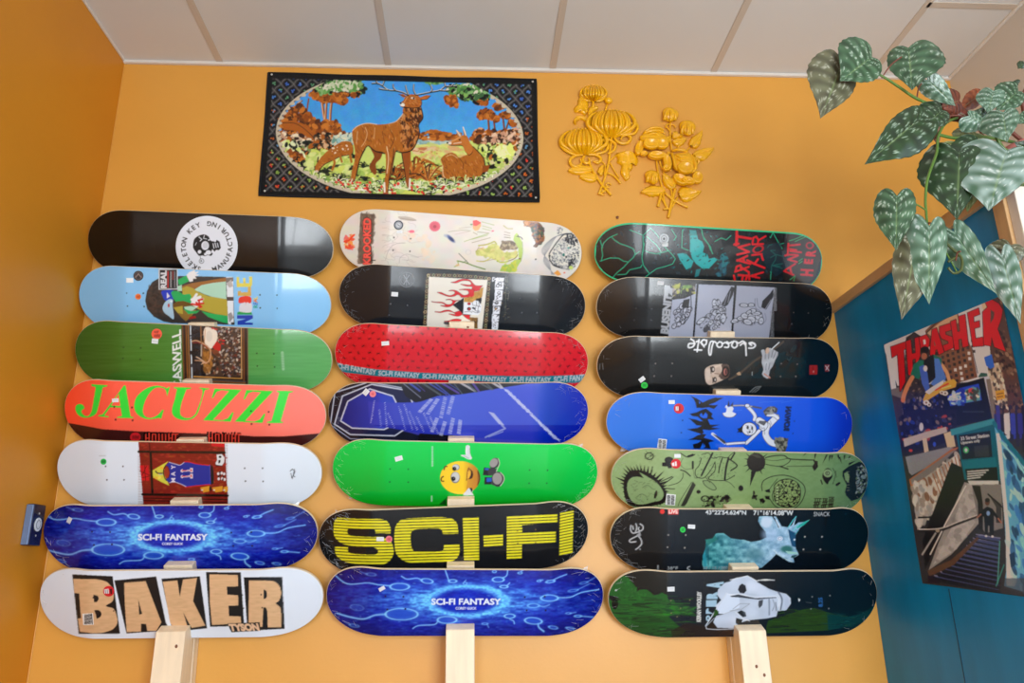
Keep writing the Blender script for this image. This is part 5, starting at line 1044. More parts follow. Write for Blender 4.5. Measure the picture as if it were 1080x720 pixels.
cv.line([(820, 230), (824, 300), (860, 330)], 4, (90, 94, 104), sm=True); cv.line([(836, 226), (846, 290), (870, 310)], 4, (90, 94, 104), sm=True); cv.line([(880, 440), (910, 400), (900, 350)], 4, (110, 114, 130), sm=True); cv.line([(900, 320), (950, 240)], 5, (150, 154, 170))
GB = (156, 160, 168)
cv.text('BUSENITZ', (118, 520), (152, 140), (50, 510), GB, 0.055); cv.poly([(84, 120), (126, 122), (146, 170), (118, 176), (110, 230), (90, 200)], GB)
cv.text('MECHANIZED AND MOBILE', (950, 560), (1008, 136), (920, 556), (150, 154, 162), 0.03) if False else vscrib(cv, (968, 140, 996, 330), 22, (150, 154, 162), 4, 3); vscrib(cv, (944, 330, 974, 545), 22, (130, 134, 142), 4, 9)
cv.ell(40, 175, 36, 40, (52, 54, 58), 1, ring=5); cv.ell(40, 175, 22, 26, (44, 46, 50), 1, ring=4)
cv.view(620, 230, 4); holes(cv, [(202, 380), (270, 382), (196, 430), (268, 430), (868, 398), (930, 400), (860, 446)], (90, 90, 96), 2.4)
st = cv.copy(); st.view(*g3); st.poly([(22, 86), (78, 86), (80, 120), (24, 120)], (206, 208, 212)); st.line([(30, 102), (70, 102)], 6, (170, 172, 180)); st.finish()
d = build_deck(SPEC['R2'], cv, 'black deck with three grey panels of mechanical hands'); sticker(d, st, 'q', 690+51/7.714, 285+103/7.714, 28/7.714, 17/7.714, 0); wrap_film(d, (-1, 1), 14, 41)

# R3 black deck, white script upside down, face and hand
cv = deckcanvas('R3', (13, 15, 18)); g4 = (710, 350, 6.0); cv.view(*g4)
cv.grad(lambda x, y: np.stack([np.interp(x, [-500, 0, 700, 860, 1050], [24, 15, 17, 8, 5]), np.interp(x, [-500, 0, 700, 860, 1050], [23, 18, 26, 22, 20]), np.interp(x, [-500, 0, 700, 860, 1050], [22, 21, 30, 32, 32])], -1))
cv.poly([(400, 230), (560, 140), (800, 120), (860, 60), (830, 290), (420, 296)], (12, 42, 50), .6); cv.splat(60, [(420, 180), (850, 70), (820, 290), (430, 290)], 16, [(30, 34, 34), (14, 44, 52), (40, 30, 26), (20, 24, 28)], 2, .6)
cv.line([(355, 300), (420, 262), (520, 180), (620, 120), (700, 60)], 12, (74, 62, 52), .9, sm=True); cv.poly([(400, 262), (420, 250), (430, 272), (412, 274)], (170, 140, 110))
WS = (220, 222, 226); lw = 9.5
def wl(*p): cv.line(list(p), lw, WS, 1, sm=len(p) > 2)
# 'chocolate' turned upside down, c at the right end
wl((478, 102), (506, 100), (520, 84), (508, 70), (484, 76), (496, 84)); wl((514, 78), (500, 66), (480, 70))
wl((462, 148), (460, 100), (458, 70)); wl((460, 72), (440, 58), (416, 70), (400, 62)); wl((458, 84), (444, 70), (425, 84))
wl((384, 58), (370, 84), (386, 100), (404, 88), (400, 64), (382, 58)); wl((372, 62), (355, 70), (340, 62))
wl((330, 66), (350, 78), (348, 96), (326, 96)); wl((330, 66), (316, 72))
wl((292, 62), (276, 80), (288, 96), (308, 90), (308, 68), (292, 62)); wl((276, 72), (262, 60))
wl((256, 60), (244, 100), (238, 142), (228, 140), (226, 104), (236, 64), (250, 58))
wl((212, 54), (190, 50), (178, 66), (190, 84), (208, 76), (212, 52)); wl((196, 94), (180, 70), (172, 66))
wl((164, 48), (156, 90), (152, 124)); wl((134, 112), (180, 114)); wl((164, 54), (146, 62))
wl((138, 74), (106, 72), (96, 84), (98, 98), (118, 96), (132, 84), (132, 60), (112, 44))
FC = [(200, 246), (216, 222), (250, 208), (310, 202), (345, 206), (356, 230), (352, 280), (320, 300), (270, 322), (230, 334), (206, 310)]
cv.poly(FC, (186, 166, 152), sm=True); m = cv.mask(FC, True); cv.noise(12, (4, 3), 5, m=m)
cv.poly([(306, 206), (345, 206), (358, 236), (354, 280), (330, 298), (300, 296), (296, 270), (310, 240)], (64, 46, 40), .85, sm=True); cv.ell(332, 250, 24, 34, (34, 26, 26)); cv.ell(330, 252, 12, 22, (150, 92, 84)); cv.ell(334, 252, 5, 16, (60, 26, 28)); cv.poly([(260, 216), (300, 204), (300, 216), (266, 228)], (214, 196, 180), .6)
cv.ell(250, 236, 14, 20, (56, 44, 42)); cv.ell(254, 236, 6, 10, (190, 180, 172)); cv.ell(264, 302, 12, 18, (56, 44, 42)); cv.ell(266, 302, 5, 9, (180, 170, 164)); cv.line([(236, 222), (240, 262)], 5, (40, 32, 32)); cv.line([(250, 288), (252, 322)], 5, (40, 32, 32)); cv.line([(262, 262), (298, 268), (296, 284)], 5, (120, 96, 84), sm=True); cv.ell(294, 278, 6, 8, (80, 60, 54)); cv.ell(220, 270, 16, 34, (204, 190, 178), .7, soft=.4)
HN = [(566, 110), (578, 112), (584, 140), (592, 112), (612, 100), (632, 110), (650, 120), (664, 128), (662, 148), (646, 176), (630, 216), (612, 240), (604, 276), (616, 288), (594, 294), (572, 282), (562, 266), (572, 240), (560, 190), (564, 150), (556, 118)]
cv.poly(HN, (166, 170, 178)); m = cv.mask(HN); cv.noise(16, (3, 4), 9, m=m)
for p in ([(584, 140), (582, 170)], [(606, 116), (604, 170)], [(632, 116), (622, 160)], [(650, 124), (634, 166)], [(590, 200), (586, 240)], [(612, 196), (604, 236)]): cv.line(p, 4, (90, 92, 98))
cv.ell(596, 118, 12, 20, (190, 160, 140), 1, 10); cv.line([(624, 108), (670, 66)], 6, (220, 226, 230)); cv.line([(576, 264), (612, 290)], 8, (180, 120, 100))
cv.line([(486, 380), (520, 350), (556, 346)], 5, (120, 124, 126), .9, sm=True); cv.line([(500, 382), (530, 356), (550, 352)], 4, (120, 124, 126), .9); cv.line([(516, 382), (545, 360)], 4, (120, 124, 126), .9)
cv.rect(862, 210, 912, 268, (150, 30, 30)); cv.line([(884, 218), (884, 240)], 3, (40, 10, 10)); cv.line([(888, 246), (888, 256)], 3, (200, 180, 180)); cv.poly([(958, 206), (990, 206), (986, 250), (960, 250)], (120, 40, 44)); cv.line([(964, 214), (986, 244)], 4, (200, 190, 196)); cv.line([(984, 212), (966, 240)], 4, (200, 190, 196)); cv.line([(500, 252), (500, 274)], 3, (200, 210, 214)); cv.line([(720, 168), (734, 180), (748, 158)], 3, (50, 80, 84))
cv.view(620, 345, 3.857); holes(cv, [(275, 147), (343, 147), (270, 198), (340, 198), (787, 148), (852, 150), (784, 200), (846, 200)], (120, 110, 106), 3); cv.line([(50, 148), (48, 172)], 2, (120, 120, 120)); cv.line([(60, 146), (62, 172)], 2, (120, 120, 120))
st = cv.copy(); f_ = (620, 345, 3.857); t_ = pricetag(st, 220, 212, 13, 9, -38, f_); st.ell(230, 236, 14, 13, (52, 206, 78)); scrib(st, (223, 230, 238, 242), 3, (16, 100, 36), 2.2, 2); st.finish()
d = build_deck(SPEC['R3'], cv, 'black deck with upside-down white script above a face and a hand'); sticker(d, st, 'q', *t_); sticker(d, st, 'r', f_[0]+230/f_[2], f_[1]+236/f_[2], 14/f_[2], 13/f_[2], 0, 'round_sticker', 'small round green sticker', round_=True); wrap_film(d, (-1,), 6, 42)

# R4 blue deck, jagged black letters and an axe swinger
cv = deckcanvas('R4', (26, 92, 214)); g5 = (710, 410, 7.714); cv.view(*g5)
cv.grad(lambda x, y: np.stack([np.interp(x, [-500, 0, 300, 1200, 1400], [60, 48, 14, 16, 14]), np.interp(x, [-500, 0, 300, 1200, 1400], [126, 116, 88, 78, 50]), np.interp(x, [-500, 0, 300, 1200, 1400], [234, 226, 214, 214, 190])], -1))
JK = (20, 22, 30)
for p in ([(140, 56), (190, 76), (215, 92), (240, 110), (290, 86), (340, 70), (412, 72), (370, 92), (340, 112), (290, 128), (340, 132), (366, 128), (332, 162), (290, 150), (240, 156), (190, 154), (180, 110), (164, 80)],
          [(132, 204), (190, 190), (230, 170), (268, 160), (290, 176), (320, 200), (312, 224), (336, 250), (280, 246), (300, 290), (380, 292), (310, 312), (384, 322), (300, 336), (240, 330), (250, 356), (230, 368), (110, 328), (200, 316), (230, 300), (190, 296), (140, 250), (120, 238), (190, 250), (215, 262), (240, 262), (200, 226), (160, 222)],
          [(120, 414), (160, 400), (200, 376), (240, 364), (270, 370), (250, 396), (300, 410), (336, 424), (290, 436), (306, 486), (250, 484), (240, 440), (220, 486), (166, 486), (160, 450), (200, 440), (230, 420), (180, 414)]): cv.poly(p, JK)
for p in ([(208, 98), (222, 110), (214, 124)], [(214, 210), (230, 196), (244, 220), (262, 190), (280, 210), (276, 236), (246, 238), (222, 226)], [(250, 446), (262, 470), (246, 476)]): cv.poly(p, (26, 92, 214))
AX = (206, 212, 226)
cv.poly([(434, 130), (448, 150), (480, 140), (492, 160), (480, 186), (516, 204), (486, 228), (450, 232), (416, 222), (400, 198), (430, 190), (436, 160), (420, 150)], AX); cv.line([(400, 198), (416, 222), (450, 232), (486, 228), (516, 204)], 5, (60, 64, 80), sm=True)
for p in ([(440, 140), (452, 90), (462, 140)], [(462, 140), (488, 104), (486, 140)], [(430, 150), (406, 130), (440, 164)]): cv.poly(p, (40, 44, 60)); 
cv.line([(480, 138), (540, 134), (620, 140), (716, 156)], 14, (70, 72, 80), sm=True); cv.line([(490, 136), (560, 134), (640, 142)], 6, (190, 190, 196)); 
def limb(p, w): cv.line(p, w+8, (52, 56, 70), 1, sm=True); cv.line(p, w, AX, 1, sm=True)
limb([(600, 140), (640, 180), (666, 220), (660, 250)], 24); cv.ell(602, 136, 20, 14, AX); cv.ell(602, 136, 20, 14, JK, 1, ring=5)
limb([(840, 230), (800, 270), (764, 310)], 46); limb([(770, 210), (820, 214), (850, 236)], 26); cv.poly([(730, 180), (770, 146), (820, 140), (850, 160), (844, 196), (800, 190), (770, 206), (750, 222)], (70, 72, 78)); cv.splat(24, [(740, 184), (780, 150), (846, 160), (830, 190), (750, 210)], 8, [(120, 122, 126), (50, 52, 58), (150, 150, 150)], 1.6, .8)
limb([(764, 300), (752, 370), (790, 430), (840, 448)], 48); cv.poly([(830, 396), (936, 402), (926, 470), (910, 520), (840, 520), (850, 470), (820, 440)], (74, 76, 70)); cv.splat(50, [(830, 400), (930, 404), (910, 510), (846, 500)], 8, [(110, 112, 100), (40, 42, 44), (140, 142, 130)], 1.6, .8)
limb([(700, 260), (740, 290), (730, 310)], 56); cv.poly([(700, 258), (765, 262), (740, 300), (690, 276)], (70, 72, 80), .9)
limb([(700, 340), (650, 390), (596, 440)], 24); limb([(440, 448), (500, 442), (580, 438)], 16)
cv.line([(320, 366), (420, 440)], 22, AX); cv.poly([(316, 364), (350, 376), (420, 420), (432, 440), (416, 448)], (60, 64, 74))
cv.ell(618, 326, 62, 56, JK); cv.ell(618, 326, 56, 50, AX); cv.poly([(514, 356), (530, 340), (520, 322), (546, 316), (570, 290), (564, 330), (560, 356), (530, 352)], JK)
for q in ((606, 314, 10, 14), (622, 350, 10, 8), (642, 320, 8, 16)): cv.ell(*q, (50, 54, 64))
for p in ([(590, 296), (612, 300)], [(600, 344), (612, 368)], [(630, 298), (644, 306)], [(650, 336), (640, 360)], [(612, 330), (630, 334)]): cv.line(p, 4, (60, 64, 76))
for p in ([(660, 270), (690, 300), (720, 312)], [(680, 262), (700, 300)], [(742, 320), (744, 370)], [(790, 260), (800, 290)], [(700, 330), (740, 316)]): cv.line(p, 4, (80, 84, 98), sm=len(p) > 2)
cv.text('ROWAN', (895, 340), (914, 140), (946, 344), (18, 36, 80), 0.09)
holes(cv, [(76, 256), (66, 356), (986, 262), (974, 362)], (14, 40, 110), 6)
for p in ([(450, 180+0), (560, 172)], [(700, 110), (900, 96)], [(880, 112), (990, 92)]): cv.line(p, 2, (140, 180, 240), .4)
st = cv.copy(); f_ = (620, 345, 3.857); st.view(*f_); t_ = pricetag(st, 341, 304, 13, 8, 0, f_); st.ell(370, 330, 21, 21, (204, 20, 36)); st.rect(358, 322, 368, 338, (236, 230, 232)); st.line([(374, 320), (374, 340)], 3, (120, 10, 20)); st.line([(364, 324), (363, 336)], 2, (60, 40, 44)); st.poly([(288, 452), (324, 454), (318, 496), (280, 494)], (220, 224, 228)); vscrib(st, (288, 456, 300, 492), 7, (20, 20, 24), 3, 1); vscrib(st, (304, 458, 316, 492), 7, (20, 20, 24), 3, 4); st.finish()
d = build_deck(SPEC['R4'], cv, 'bright blue deck with jagged black letters and a figure swinging an axe'); sticker(d, st, 'q', *t_)
sticker(d, st, 'r', f_[0]+370/f_[2], f_[1]+330/f_[2], 21/f_[2], 21/f_[2], 0, 'round_sticker', 'round red sticker', round_=True); sticker(d, st, 'q', f_[0]+302/f_[2], f_[1]+474/f_[2], 18/f_[2], 20/f_[2], 6, 'maker_sticker', 'white sticker with black print'); wrap_film(d, (-1, 1), 12, 43, ((-1, -1, .014),))

# R5 olive green ink-drawing deck
cv = deckcanvas('R5', (136, 160, 110)); g6 = (640, 470, 7.714); g7 = (770, 470, 7.2); cv.view(*g6)
cv.grad(lambda x, y: np.stack([np.interp(x, [0, 500, 1200, 2100], [140, 146, 118, 92]), np.interp(x, [0, 500, 1200, 2100], [164, 170, 146, 124]), np.interp(x, [0, 500, 1200, 2100], [112, 118, 92, 84])], -1)); cv.noise(4, (3, 2), 7)
IK = (30, 26, 24)
def ink(p, w=4, a=1.0): cv.line(p, w, IK, a, sm=len(p) > 2)
def spk(cx, cy, r, R_, n, seed, a0=0, a1=360, w=5):
    R = random.Random(seed)
    for i in range(n):
        t = math.radians(a0+(a1-a0)*i/n+R.uniform(-4, 4)); q = R_*R.uniform(.6, 1.1); cv.poly([(cx+r*math.cos(t-w/60), cy+r*math.sin(t-w/60)), (cx+q*math.cos(t), cy+q*math.sin(t)), (cx+r*math.cos(t+w/60), cy+r*math.sin(t+w/60))], IK)
cv.ell(346, 84, 33, 27, IK, 1, ring=10); spk(346, 84, 30, 60, 12, 1); cv.splat(12, [(325, 70), (368, 70), (368, 100), (325, 100)], 3, [IK], 1.5, .6)
HEAD = [(150, 340), (160, 270), (200, 220), (260, 212), (330, 226), (400, 270), (450, 330), (480, 390), (460, 450), (400, 470), (330, 480), (230, 480), (170, 440)]
cv.poly([(x+(x-310)*.07-4, y+(y-350)*.10) for x, y in HEAD], IK, sm=True)
for i, (x, y) in enumerate(spline(HEAD, 3, True)):
    R = random.Random(i); dx, dy = x-310, y-360; l = math.hypot(dx, dy); k_ = R.uniform(40, 100) if y < 340 else R.uniform(16, 34); cv.poly([(x-dy/l*11, y+dx/l*11), (x+dx/l*k_, y+dy/l*k_), (x+dy/l*11, y-dx/l*11)], IK)
SKN = (132, 158, 108); cv.poly([(165, 350), (176, 286), (210, 256), (260, 252), (300, 262), (340, 258), (400, 296), (440, 340), (462, 392), (440, 440), (370, 458), (310, 474), (240, 472), (190, 430)], SKN, sm=True); cv.poly([(264, 214), (330, 250), (360, 280), (300, 262)], SKN)
cv.ell(398, 396, 11, 34, IK, 1, 12); cv.ell(404, 392, 3, 22, (90, 60, 50), 1, 12)
R = random.Random(4)
for _ in range(44): x, y = R.uniform(200, 420), R.uniform(280, 460); ink([(x, y), (x+R.uniform(-24, 24), y+R.uniform(-16, 16))], 2.4, .7)
ink([(240, 420), (280, 392), (320, 410), (330, 440)], 3, .8); ink([(290, 340), (330, 320), (372, 350)], 3, .8)
for p in ([(440, 290), (530, 250)], [(470, 346), (552, 350)], [(372, 170), (356, 226)], [(450, 320), (520, 270), (540, 254)]): ink(p, 7)
cv.ell(505, 115, 36, 26, IK); cv.poly([(450, 136), (500, 130), (530, 150), (528, 180), (500, 184), (494, 168), (450, 166)], IK); ink([(600, 60), (650, 90), (690, 84), (716, 70)], 8); ink([(660, 84), (700, 70)], 12)
cv.poly([(600, 200), (650, 200), (690, 250), (720, 280), (740, 330), (690, 420), (640, 490), (590, 490), (650, 380), (706, 300), (650, 240), (610, 216)], IK, .0)
cv.poly([(700, 290), (724, 318), (650, 470), (630, 492), (600, 490), (636, 420)], (54, 54, 46)); ink([(690, 296), (600, 440), (580, 490)], 4); ink([(600, 196), (640, 210), (680, 246)], 9); ink([(620, 100), (600, 150), (640, 190), (700, 190), (716, 260), (770, 250)], 3, .8)
ink([(620, 220), (616, 260), (580, 300), (500, 324)], 5)
ink([(770, 100), (750, 160), (720, 200), (730, 250), (790, 260), (850, 190), (880, 130)], 6); ink([(860, 60), (830, 120), (790, 200), (770, 240)], 14); ink([(770, 70), (830, 60), (860, 100), (920, 90), (980, 96), (1010, 70), (1040, 50)], 5); ink([(880, 130), (880, 200), (830, 270), (960, 280), (1040, 240)], 6)
ink([(940, 100), (920, 160), (910, 220)], 9); ink([(990, 100), (970, 180), (960, 270)], 16); ink([(950, 280), (1000, 300), (1040, 340)], 4); ink([(1000, 110), (1060, 160), (1010, 200)], 10); ink([(700, 130), (700, 180)], 16); ink([(1040, 60), (1010, 110)], 12)
cv.poly([(780, 280), (840, 290), (890, 340), (870, 360), (800, 320)], (126, 150, 102)); ink([(780, 284), (840, 288), (890, 344), (860, 358), (800, 322), (780, 284)], 5); ink([(800, 250), (840, 300)], 4); ink([(826, 270), (870, 280)], 5)
for _ in range(70): x, y = R.uniform(730, 1040), R.uniform(70, 270); ink([(x, y), (x+R.uniform(-16, 16), y+R.uniform(-12, 12))], 3, .6)
cv.ell(746, 374, 17, 15, IK); spk(746, 374, 10, 26, 7, 2); cv.splat(60, [(770, 410), (960, 410), (1040, 440), (960, 490), (780, 490)], 9, [IK, (96, 116, 70)], 1.7, .9); cv.ell(800, 430, 30, 22, IK, 1, ring=12); cv.ell(975, 420, 24, 22, IK); spk(975, 420, 18, 44, 10, 3)
cv.view(*g7); cv.ell(198, 125, 70, 72, IK); spk(198, 125, 62, 108, 18, 4, w=6); cv.poly([(160, 190), (200, 190), (150, 310)], IK)
cv.ell(82, 322, 19, 22, IK); spk(82, 322, 12, 38, 8, 5)
for k_ in range(4): cv.line([(150+k_*16, 62), (210+k_*10, 90)], 3, (120, 130, 110), .5)
ink([(270, 90), (330, 76), (410, 74), (460, 100), (640, 108)], 8); ink([(460, 104), (440, 130), (380, 156), (270, 140)], 5); ink([(380, 156), (440, 176)], 9); ink([(430, 156), (640, 152)], 4); cv.poly([(630, 110), (665, 116), (668, 160), (640, 192), (624, 160), (640, 130)], IK); ink([(270, 104), (340, 112), (440, 96)], 3)
# open mouth full of dots
MO = [(335, 300), (380, 262), (450, 252), (510, 280), (534, 330), (530, 400), (500, 450), (440, 466), (370, 450), (336, 400)]
ink([(300, 400), (350, 462), (450, 490), (530, 440), (568, 360), (560, 300), (500, 250), (420, 224), (330, 230), (260, 260), (240, 300), (244, 340)], 6); cv.poly(MO, IK, sm=True); cv.splat(330, MO, 4.4, [(128, 150, 92), (116, 138, 84)], 1.5, 1); ink(MO+[MO[0]], 5)
for i in range(6): cv.ell(358, 316+i*22, 13, 10, (140, 160, 110)); cv.ell(358, 316+i*22, 13, 10, IK, 1, ring=4)
ink([(300, 330), (320, 300), (360, 250)], 4); cv.poly([(262, 340), (300, 326), (306, 356), (276, 352)], IK); cv.poly([(262, 380), (300, 380), (300, 410), (270, 404)], IK); cv.poly([(222, 404), (250, 396), (270, 420), (250, 440), (238, 424), (236, 450)], IK); ink([(330, 420), (320, 380), (330, 340)], 5); cv.splat(10, [(180, 350), (170, 400), (200, 400)], 6, [IK], 2, .8)
for x0, y0, x1, y1 in ((580, 52, 550, 80), (650, 56, 640, 110), (736, 66, 700, 140), (760, 70, 750, 124), (776, 70, 770, 110), (820, 66, 826, 112), (830, 84, 850, 140), (870, 70, 866, 110), (910, 78, 900, 100)): cv.poly([(x0-8, y0), (x0+8, y0), (x1, y1)], IK)
EY = [(700, 230), (716, 186), (744, 168), (772, 190), (776, 236), (752, 270), (740, 292), (716, 270)]; cv.poly(EY, IK, sm=True); cv.ell(742, 208, 34, 30, (120, 144, 100)); cv.ell(740, 208, 17, 16, (60, 60, 50)); cv.ell(740, 208, 11, 10, (130, 150, 110)); cv.ell(738, 208, 5, 5, IK); ink([(780, 170), (800, 220), (780, 290)], 4); ink([(690, 260), (700, 290)], 9); ink([(800, 190), (810, 240)], 3)
cv.poly([(856, 190), (900, 156), (980, 120), (1040, 140), (1060, 300), (980, 400), (920, 420), (880, 376), (872, 350), (886, 300), (866, 260), (852, 230)], (24, 32, 36)); cv.poly([(866, 210), (890, 196), (906, 230), (900, 280), (876, 260)], (112, 136, 92)); cv.splat(120, [(960, 160), (1040, 140), (1050, 300), (950, 390), (960, 280)], 5, [(110, 124, 130), (60, 70, 76), (150, 160, 160), (100, 120, 90)], 1.7, .8)
for i in range(8): cv.line([(888, 196+i*20), (904, 198+i*20)], 3, (130, 140, 120))
ink([(810, 296), (830, 284)], 18); cv.poly([(900, 130), (960, 110), (900, 150)], IK)
for (y0, y1, x0, x1) in ((400, 424, 640, 690), (400, 424, 704, 740), (390, 412, 750, 790), (430, 446, 636, 680), (428, 446, 700, 738), (420, 444, 748, 786), (452, 474, 632, 672), (450, 474, 690, 730), (448, 472, 744, 780)): scrib(cv, (x0, y0, x1, y1), 3, (40, 34, 26), 6, int(x0+y0)); cv.line([(x0, y0), (x1, y0)], 5, (40, 34, 26)); cv.line([(x0, y1), (x1, y1)], 5, (40, 34, 26))
cv.view(*g6)
st = cv.copy(); st.ell(562, 145, 42, 41, (206, 22, 38)); st.poly([(530, 140), (548, 134), (552, 164), (532, 164)], (236, 230, 230)); st.poly([(554, 128), (566, 128), (570, 164), (556, 164)], (236, 230, 230)); st.poly([(548, 64), (602, 66), (602, 98), (548, 98)], (222, 226, 230)); st.poly([(486, 388), (564, 396), (556, 486), (472, 482)], (226, 228, 228)); vscrib(st, (490, 400, 516, 478), 8, (18, 18, 20), 6, 1); vscrib(st, (524, 402, 548, 480), 8, (18, 18, 20), 6, 4); st.finish()
d = build_deck(SPEC['R5'], cv, 'olive green deck crowded with black ink drawings of faces and spiky blots')
sticker(d, st, 'r', 640+562/7.714, 470+145/7.714, 41/7.714, 40/7.714, 0, 'round_sticker', 'round red sticker', round_=True); sticker(d, st, 'q', 640+575/7.714, 470+82/7.714, 27/7.714, 16/7.714); sticker(d, st, 'q', 640+519/7.714, 470+438/7.714, 39/7.714, 45/7.714, 5, 'maker_sticker', 'white sticker with black print'); wrap_film(d, (-1, 1), 18, 44)

# R6 black night-camera deer deck
cv = deckcanvas('R6', (24, 27, 30)); g8 = (640, 530, 7.714); g9 = (770, 530, 7.2); cv.view(*g8)
cv.grad(lambda x, y: np.stack([np.interp(x, [0, 420, 520, 1000, 1500, 2100], [30, 30, 24, 18, 8, 3]), np.interp(x, [0, 420, 520, 1000, 1500, 2100], [29, 29, 31, 26, 18, 14]), np.interp(x, [0, 420, 520, 1000, 1500, 2100], [29, 29, 40, 34, 28, 22])], -1)); 
DEER = [(780, 440), (800, 380), (810, 300), (860, 290), (890, 250), (950, 248), (1010, 290), (1080, 300)]
dl = lambda x, y: (770-640)*7.714+x*7.714/7.2
D2 = [(dl(x, 0), y*7.714/7.2) for x, y in ((100, 280), (160, 298), (230, 286), (276, 262), (270, 220), (236, 180), (214, 140), (220, 104), (270, 100), (318, 104), (350, 150), (366, 190), (384, 186), (330, 104), (350, 106), (392, 180), (440, 186), (470, 170), (504, 104), (490, 150), (484, 176), (520, 150), (560, 146), (606, 128), (570, 160), (530, 190), (500, 240), (490, 290), (500, 350), (516, 380), (520, 396), (480, 420), (488, 452), (450, 450), (400, 420), (350, 390), (300, 440), (240, 492), (100, 520))]
BODYD = DEER+D2+[(790, 540), (776, 500)]
cv.poly(BODYD, (104, 158, 172)); m = cv.mask(BODYD); n_ = vnoise(cv.H, cv.W, (16, 12), 3)[..., None]; n2_ = vnoise(cv.H, cv.W, (5, 5), 4)[..., None]
X2 = ((X_+.5)/cv.S+cv.x0-cv.vx)*cv.k; w_ = np.clip((X2-860)/500, 0, 1)[..., None]
c_ = (np.array([48, 122, 132])+(n_-.4)*np.array([90, 100, 90]))*(1-w_)+(np.array([142, 178, 206])+(n_-.5)*np.array([60, 50, 40]))*w_+(n2_-.5)*26; cv.im += ((c_-cv.im)*m[..., None]).astype(np.float32)
cv.poly([(800, 300), (860, 290), (880, 262), (900, 300), (850, 330), (820, 350)], (30, 110, 104), .8); cv.poly([(780, 430), (800, 380), (816, 520), (790, 540)], (40, 140, 160), .8); cv.line([(826, 370), (826, 510)], 6, (20, 70, 90))
cv.view(*g9); cv.ell(180, 390, 70, 44, (70, 120, 136), .7, soft=.5); cv.ell(276, 150, 42, 44, (190, 206, 226), .9, 30, soft=.3); cv.ell(300, 240, 60, 50, (160, 186, 220), .6, soft=.5)
cv.poly([(440, 200), (500, 230), (496, 290), (500, 340), (470, 330), (450, 260)], (14, 60, 96), .9); cv.ell(430, 352, 46, 26, (40, 100, 96), .9, soft=.4); cv.poly([(420, 366), (512, 376), (510, 390), (440, 388)], (150, 200, 190)); cv.poly([(470, 400), (520, 392), (480, 420), (460, 414)], (30, 70, 76)); cv.line([(330, 360), (400, 420), (470, 446)], 5, (200, 220, 226)); cv.line([(350, 390), (420, 430)], 4, (60, 100, 110))
cv.ell(379, 272, 22, 17, (196, 208, 228)); cv.ell(377, 271, 12, 12, (130, 150, 180)); cv.ell(378, 271, 7, 7, (230, 236, 246)); cv.ell(489, 280, 7, 7, (200, 220, 240)); cv.line([(350, 130), (378, 188)], 9, (200, 214, 232)); cv.line([(440, 190), (480, 130), (502, 104)], 6, (80, 190, 200)); cv.poly([(500, 180), (560, 146), (604, 130), (560, 170), (510, 196)], (40, 160, 150)); cv.line([(480, 210), (520, 170)], 6, (100, 200, 200)); cv.line([(490, 240), (520, 210)], 4, (40, 150, 150))
WT6 = (206, 212, 216)
cv.view(*g8); cv.text('43°22\'54.624"N', (802, 94), (dl(122, 0), 98), (802, 58), WT6, 0.02); cv.view(*g9); cv.text('71°16\'14.08"W', (178, 94), (480, 96), (178, 56), WT6, 0.02); cv.text('SNACK', (636, 102), (758, 102), (636, 70), (170, 176, 182), 0.0)
cv.view(*g8); cv.ell(451, 72, 19, 19, (214, 50, 44)); cv.poly([(498, 48), (584, 48), (582, 94), (500, 94)], (206, 48, 48)); cv.text('LIVE', (504, 88), (578, 88), (504, 58), (232, 210, 206), 0.04)
cv.text('38°F', (492, 545), (578, 545), (492, 518), (150, 156, 160), 0.02); cv.text('10 / 15 / 2022', (786, 545), (1010, 545), (786, 518), (140, 150, 156), 0.02); cv.line([(416, 512), (416, 546)], 14, (130, 136, 140)); cv.line([(676, 518), (658, 526), (656, 538), (676, 546)], 7, (180, 186, 190), sm=True)
SV = (150, 154, 160)
for p in ([(236, 170), (244, 200), (234, 236)], [(196, 184), (194, 220), (210, 246), (240, 242), (260, 236)], [(210, 190), (216, 216)], [(270, 172), (292, 188), (292, 216), (270, 230), (256, 214), (262, 200)], [(262, 236), (262, 260), (190, 300), (192, 320), (236, 316)], [(250, 262), (276, 296), (284, 330), (262, 360), (236, 380)]): cv.line(p, 11, SV, 1, sm=True); cv.line(p, 3, (220, 222, 226), 1, sm=True)
cv.ell(270, 378, 6, 6, SV); cv.ell(262, 262, 16, 12, SV); holes(cv, [(501, 262), (642, 262), (494, 362), (634, 366)], (150, 146, 140), 6.5); cv.view(*g9); holes(cv, [(568, 258), (698, 258), (557, 354), (685, 354)], (150, 150, 150), 6.5)
cv.view(*g8); st = cv.copy(); st.ell(618, 219, 23, 24, (46, 200, 80)); scrib(st, (606, 208, 630, 230), 3, (14, 96, 36), 4, 3); t_ = pricetag(st, 689, 194, 30, 17, 3, g8); st.finish()
d = build_deck(SPEC['R6'], cv, 'black deck printed with a pale night-camera deer and white coordinates'); sticker(d, st, 'q', *t_); sticker(d, st, 'r', 640+618/7.714, 530+219/7.714, 23/7.714, 24/7.714, 0, 'round_sticker', 'small round green sticker', round_=True); wrap_film(d, (-1,), 40, 45)

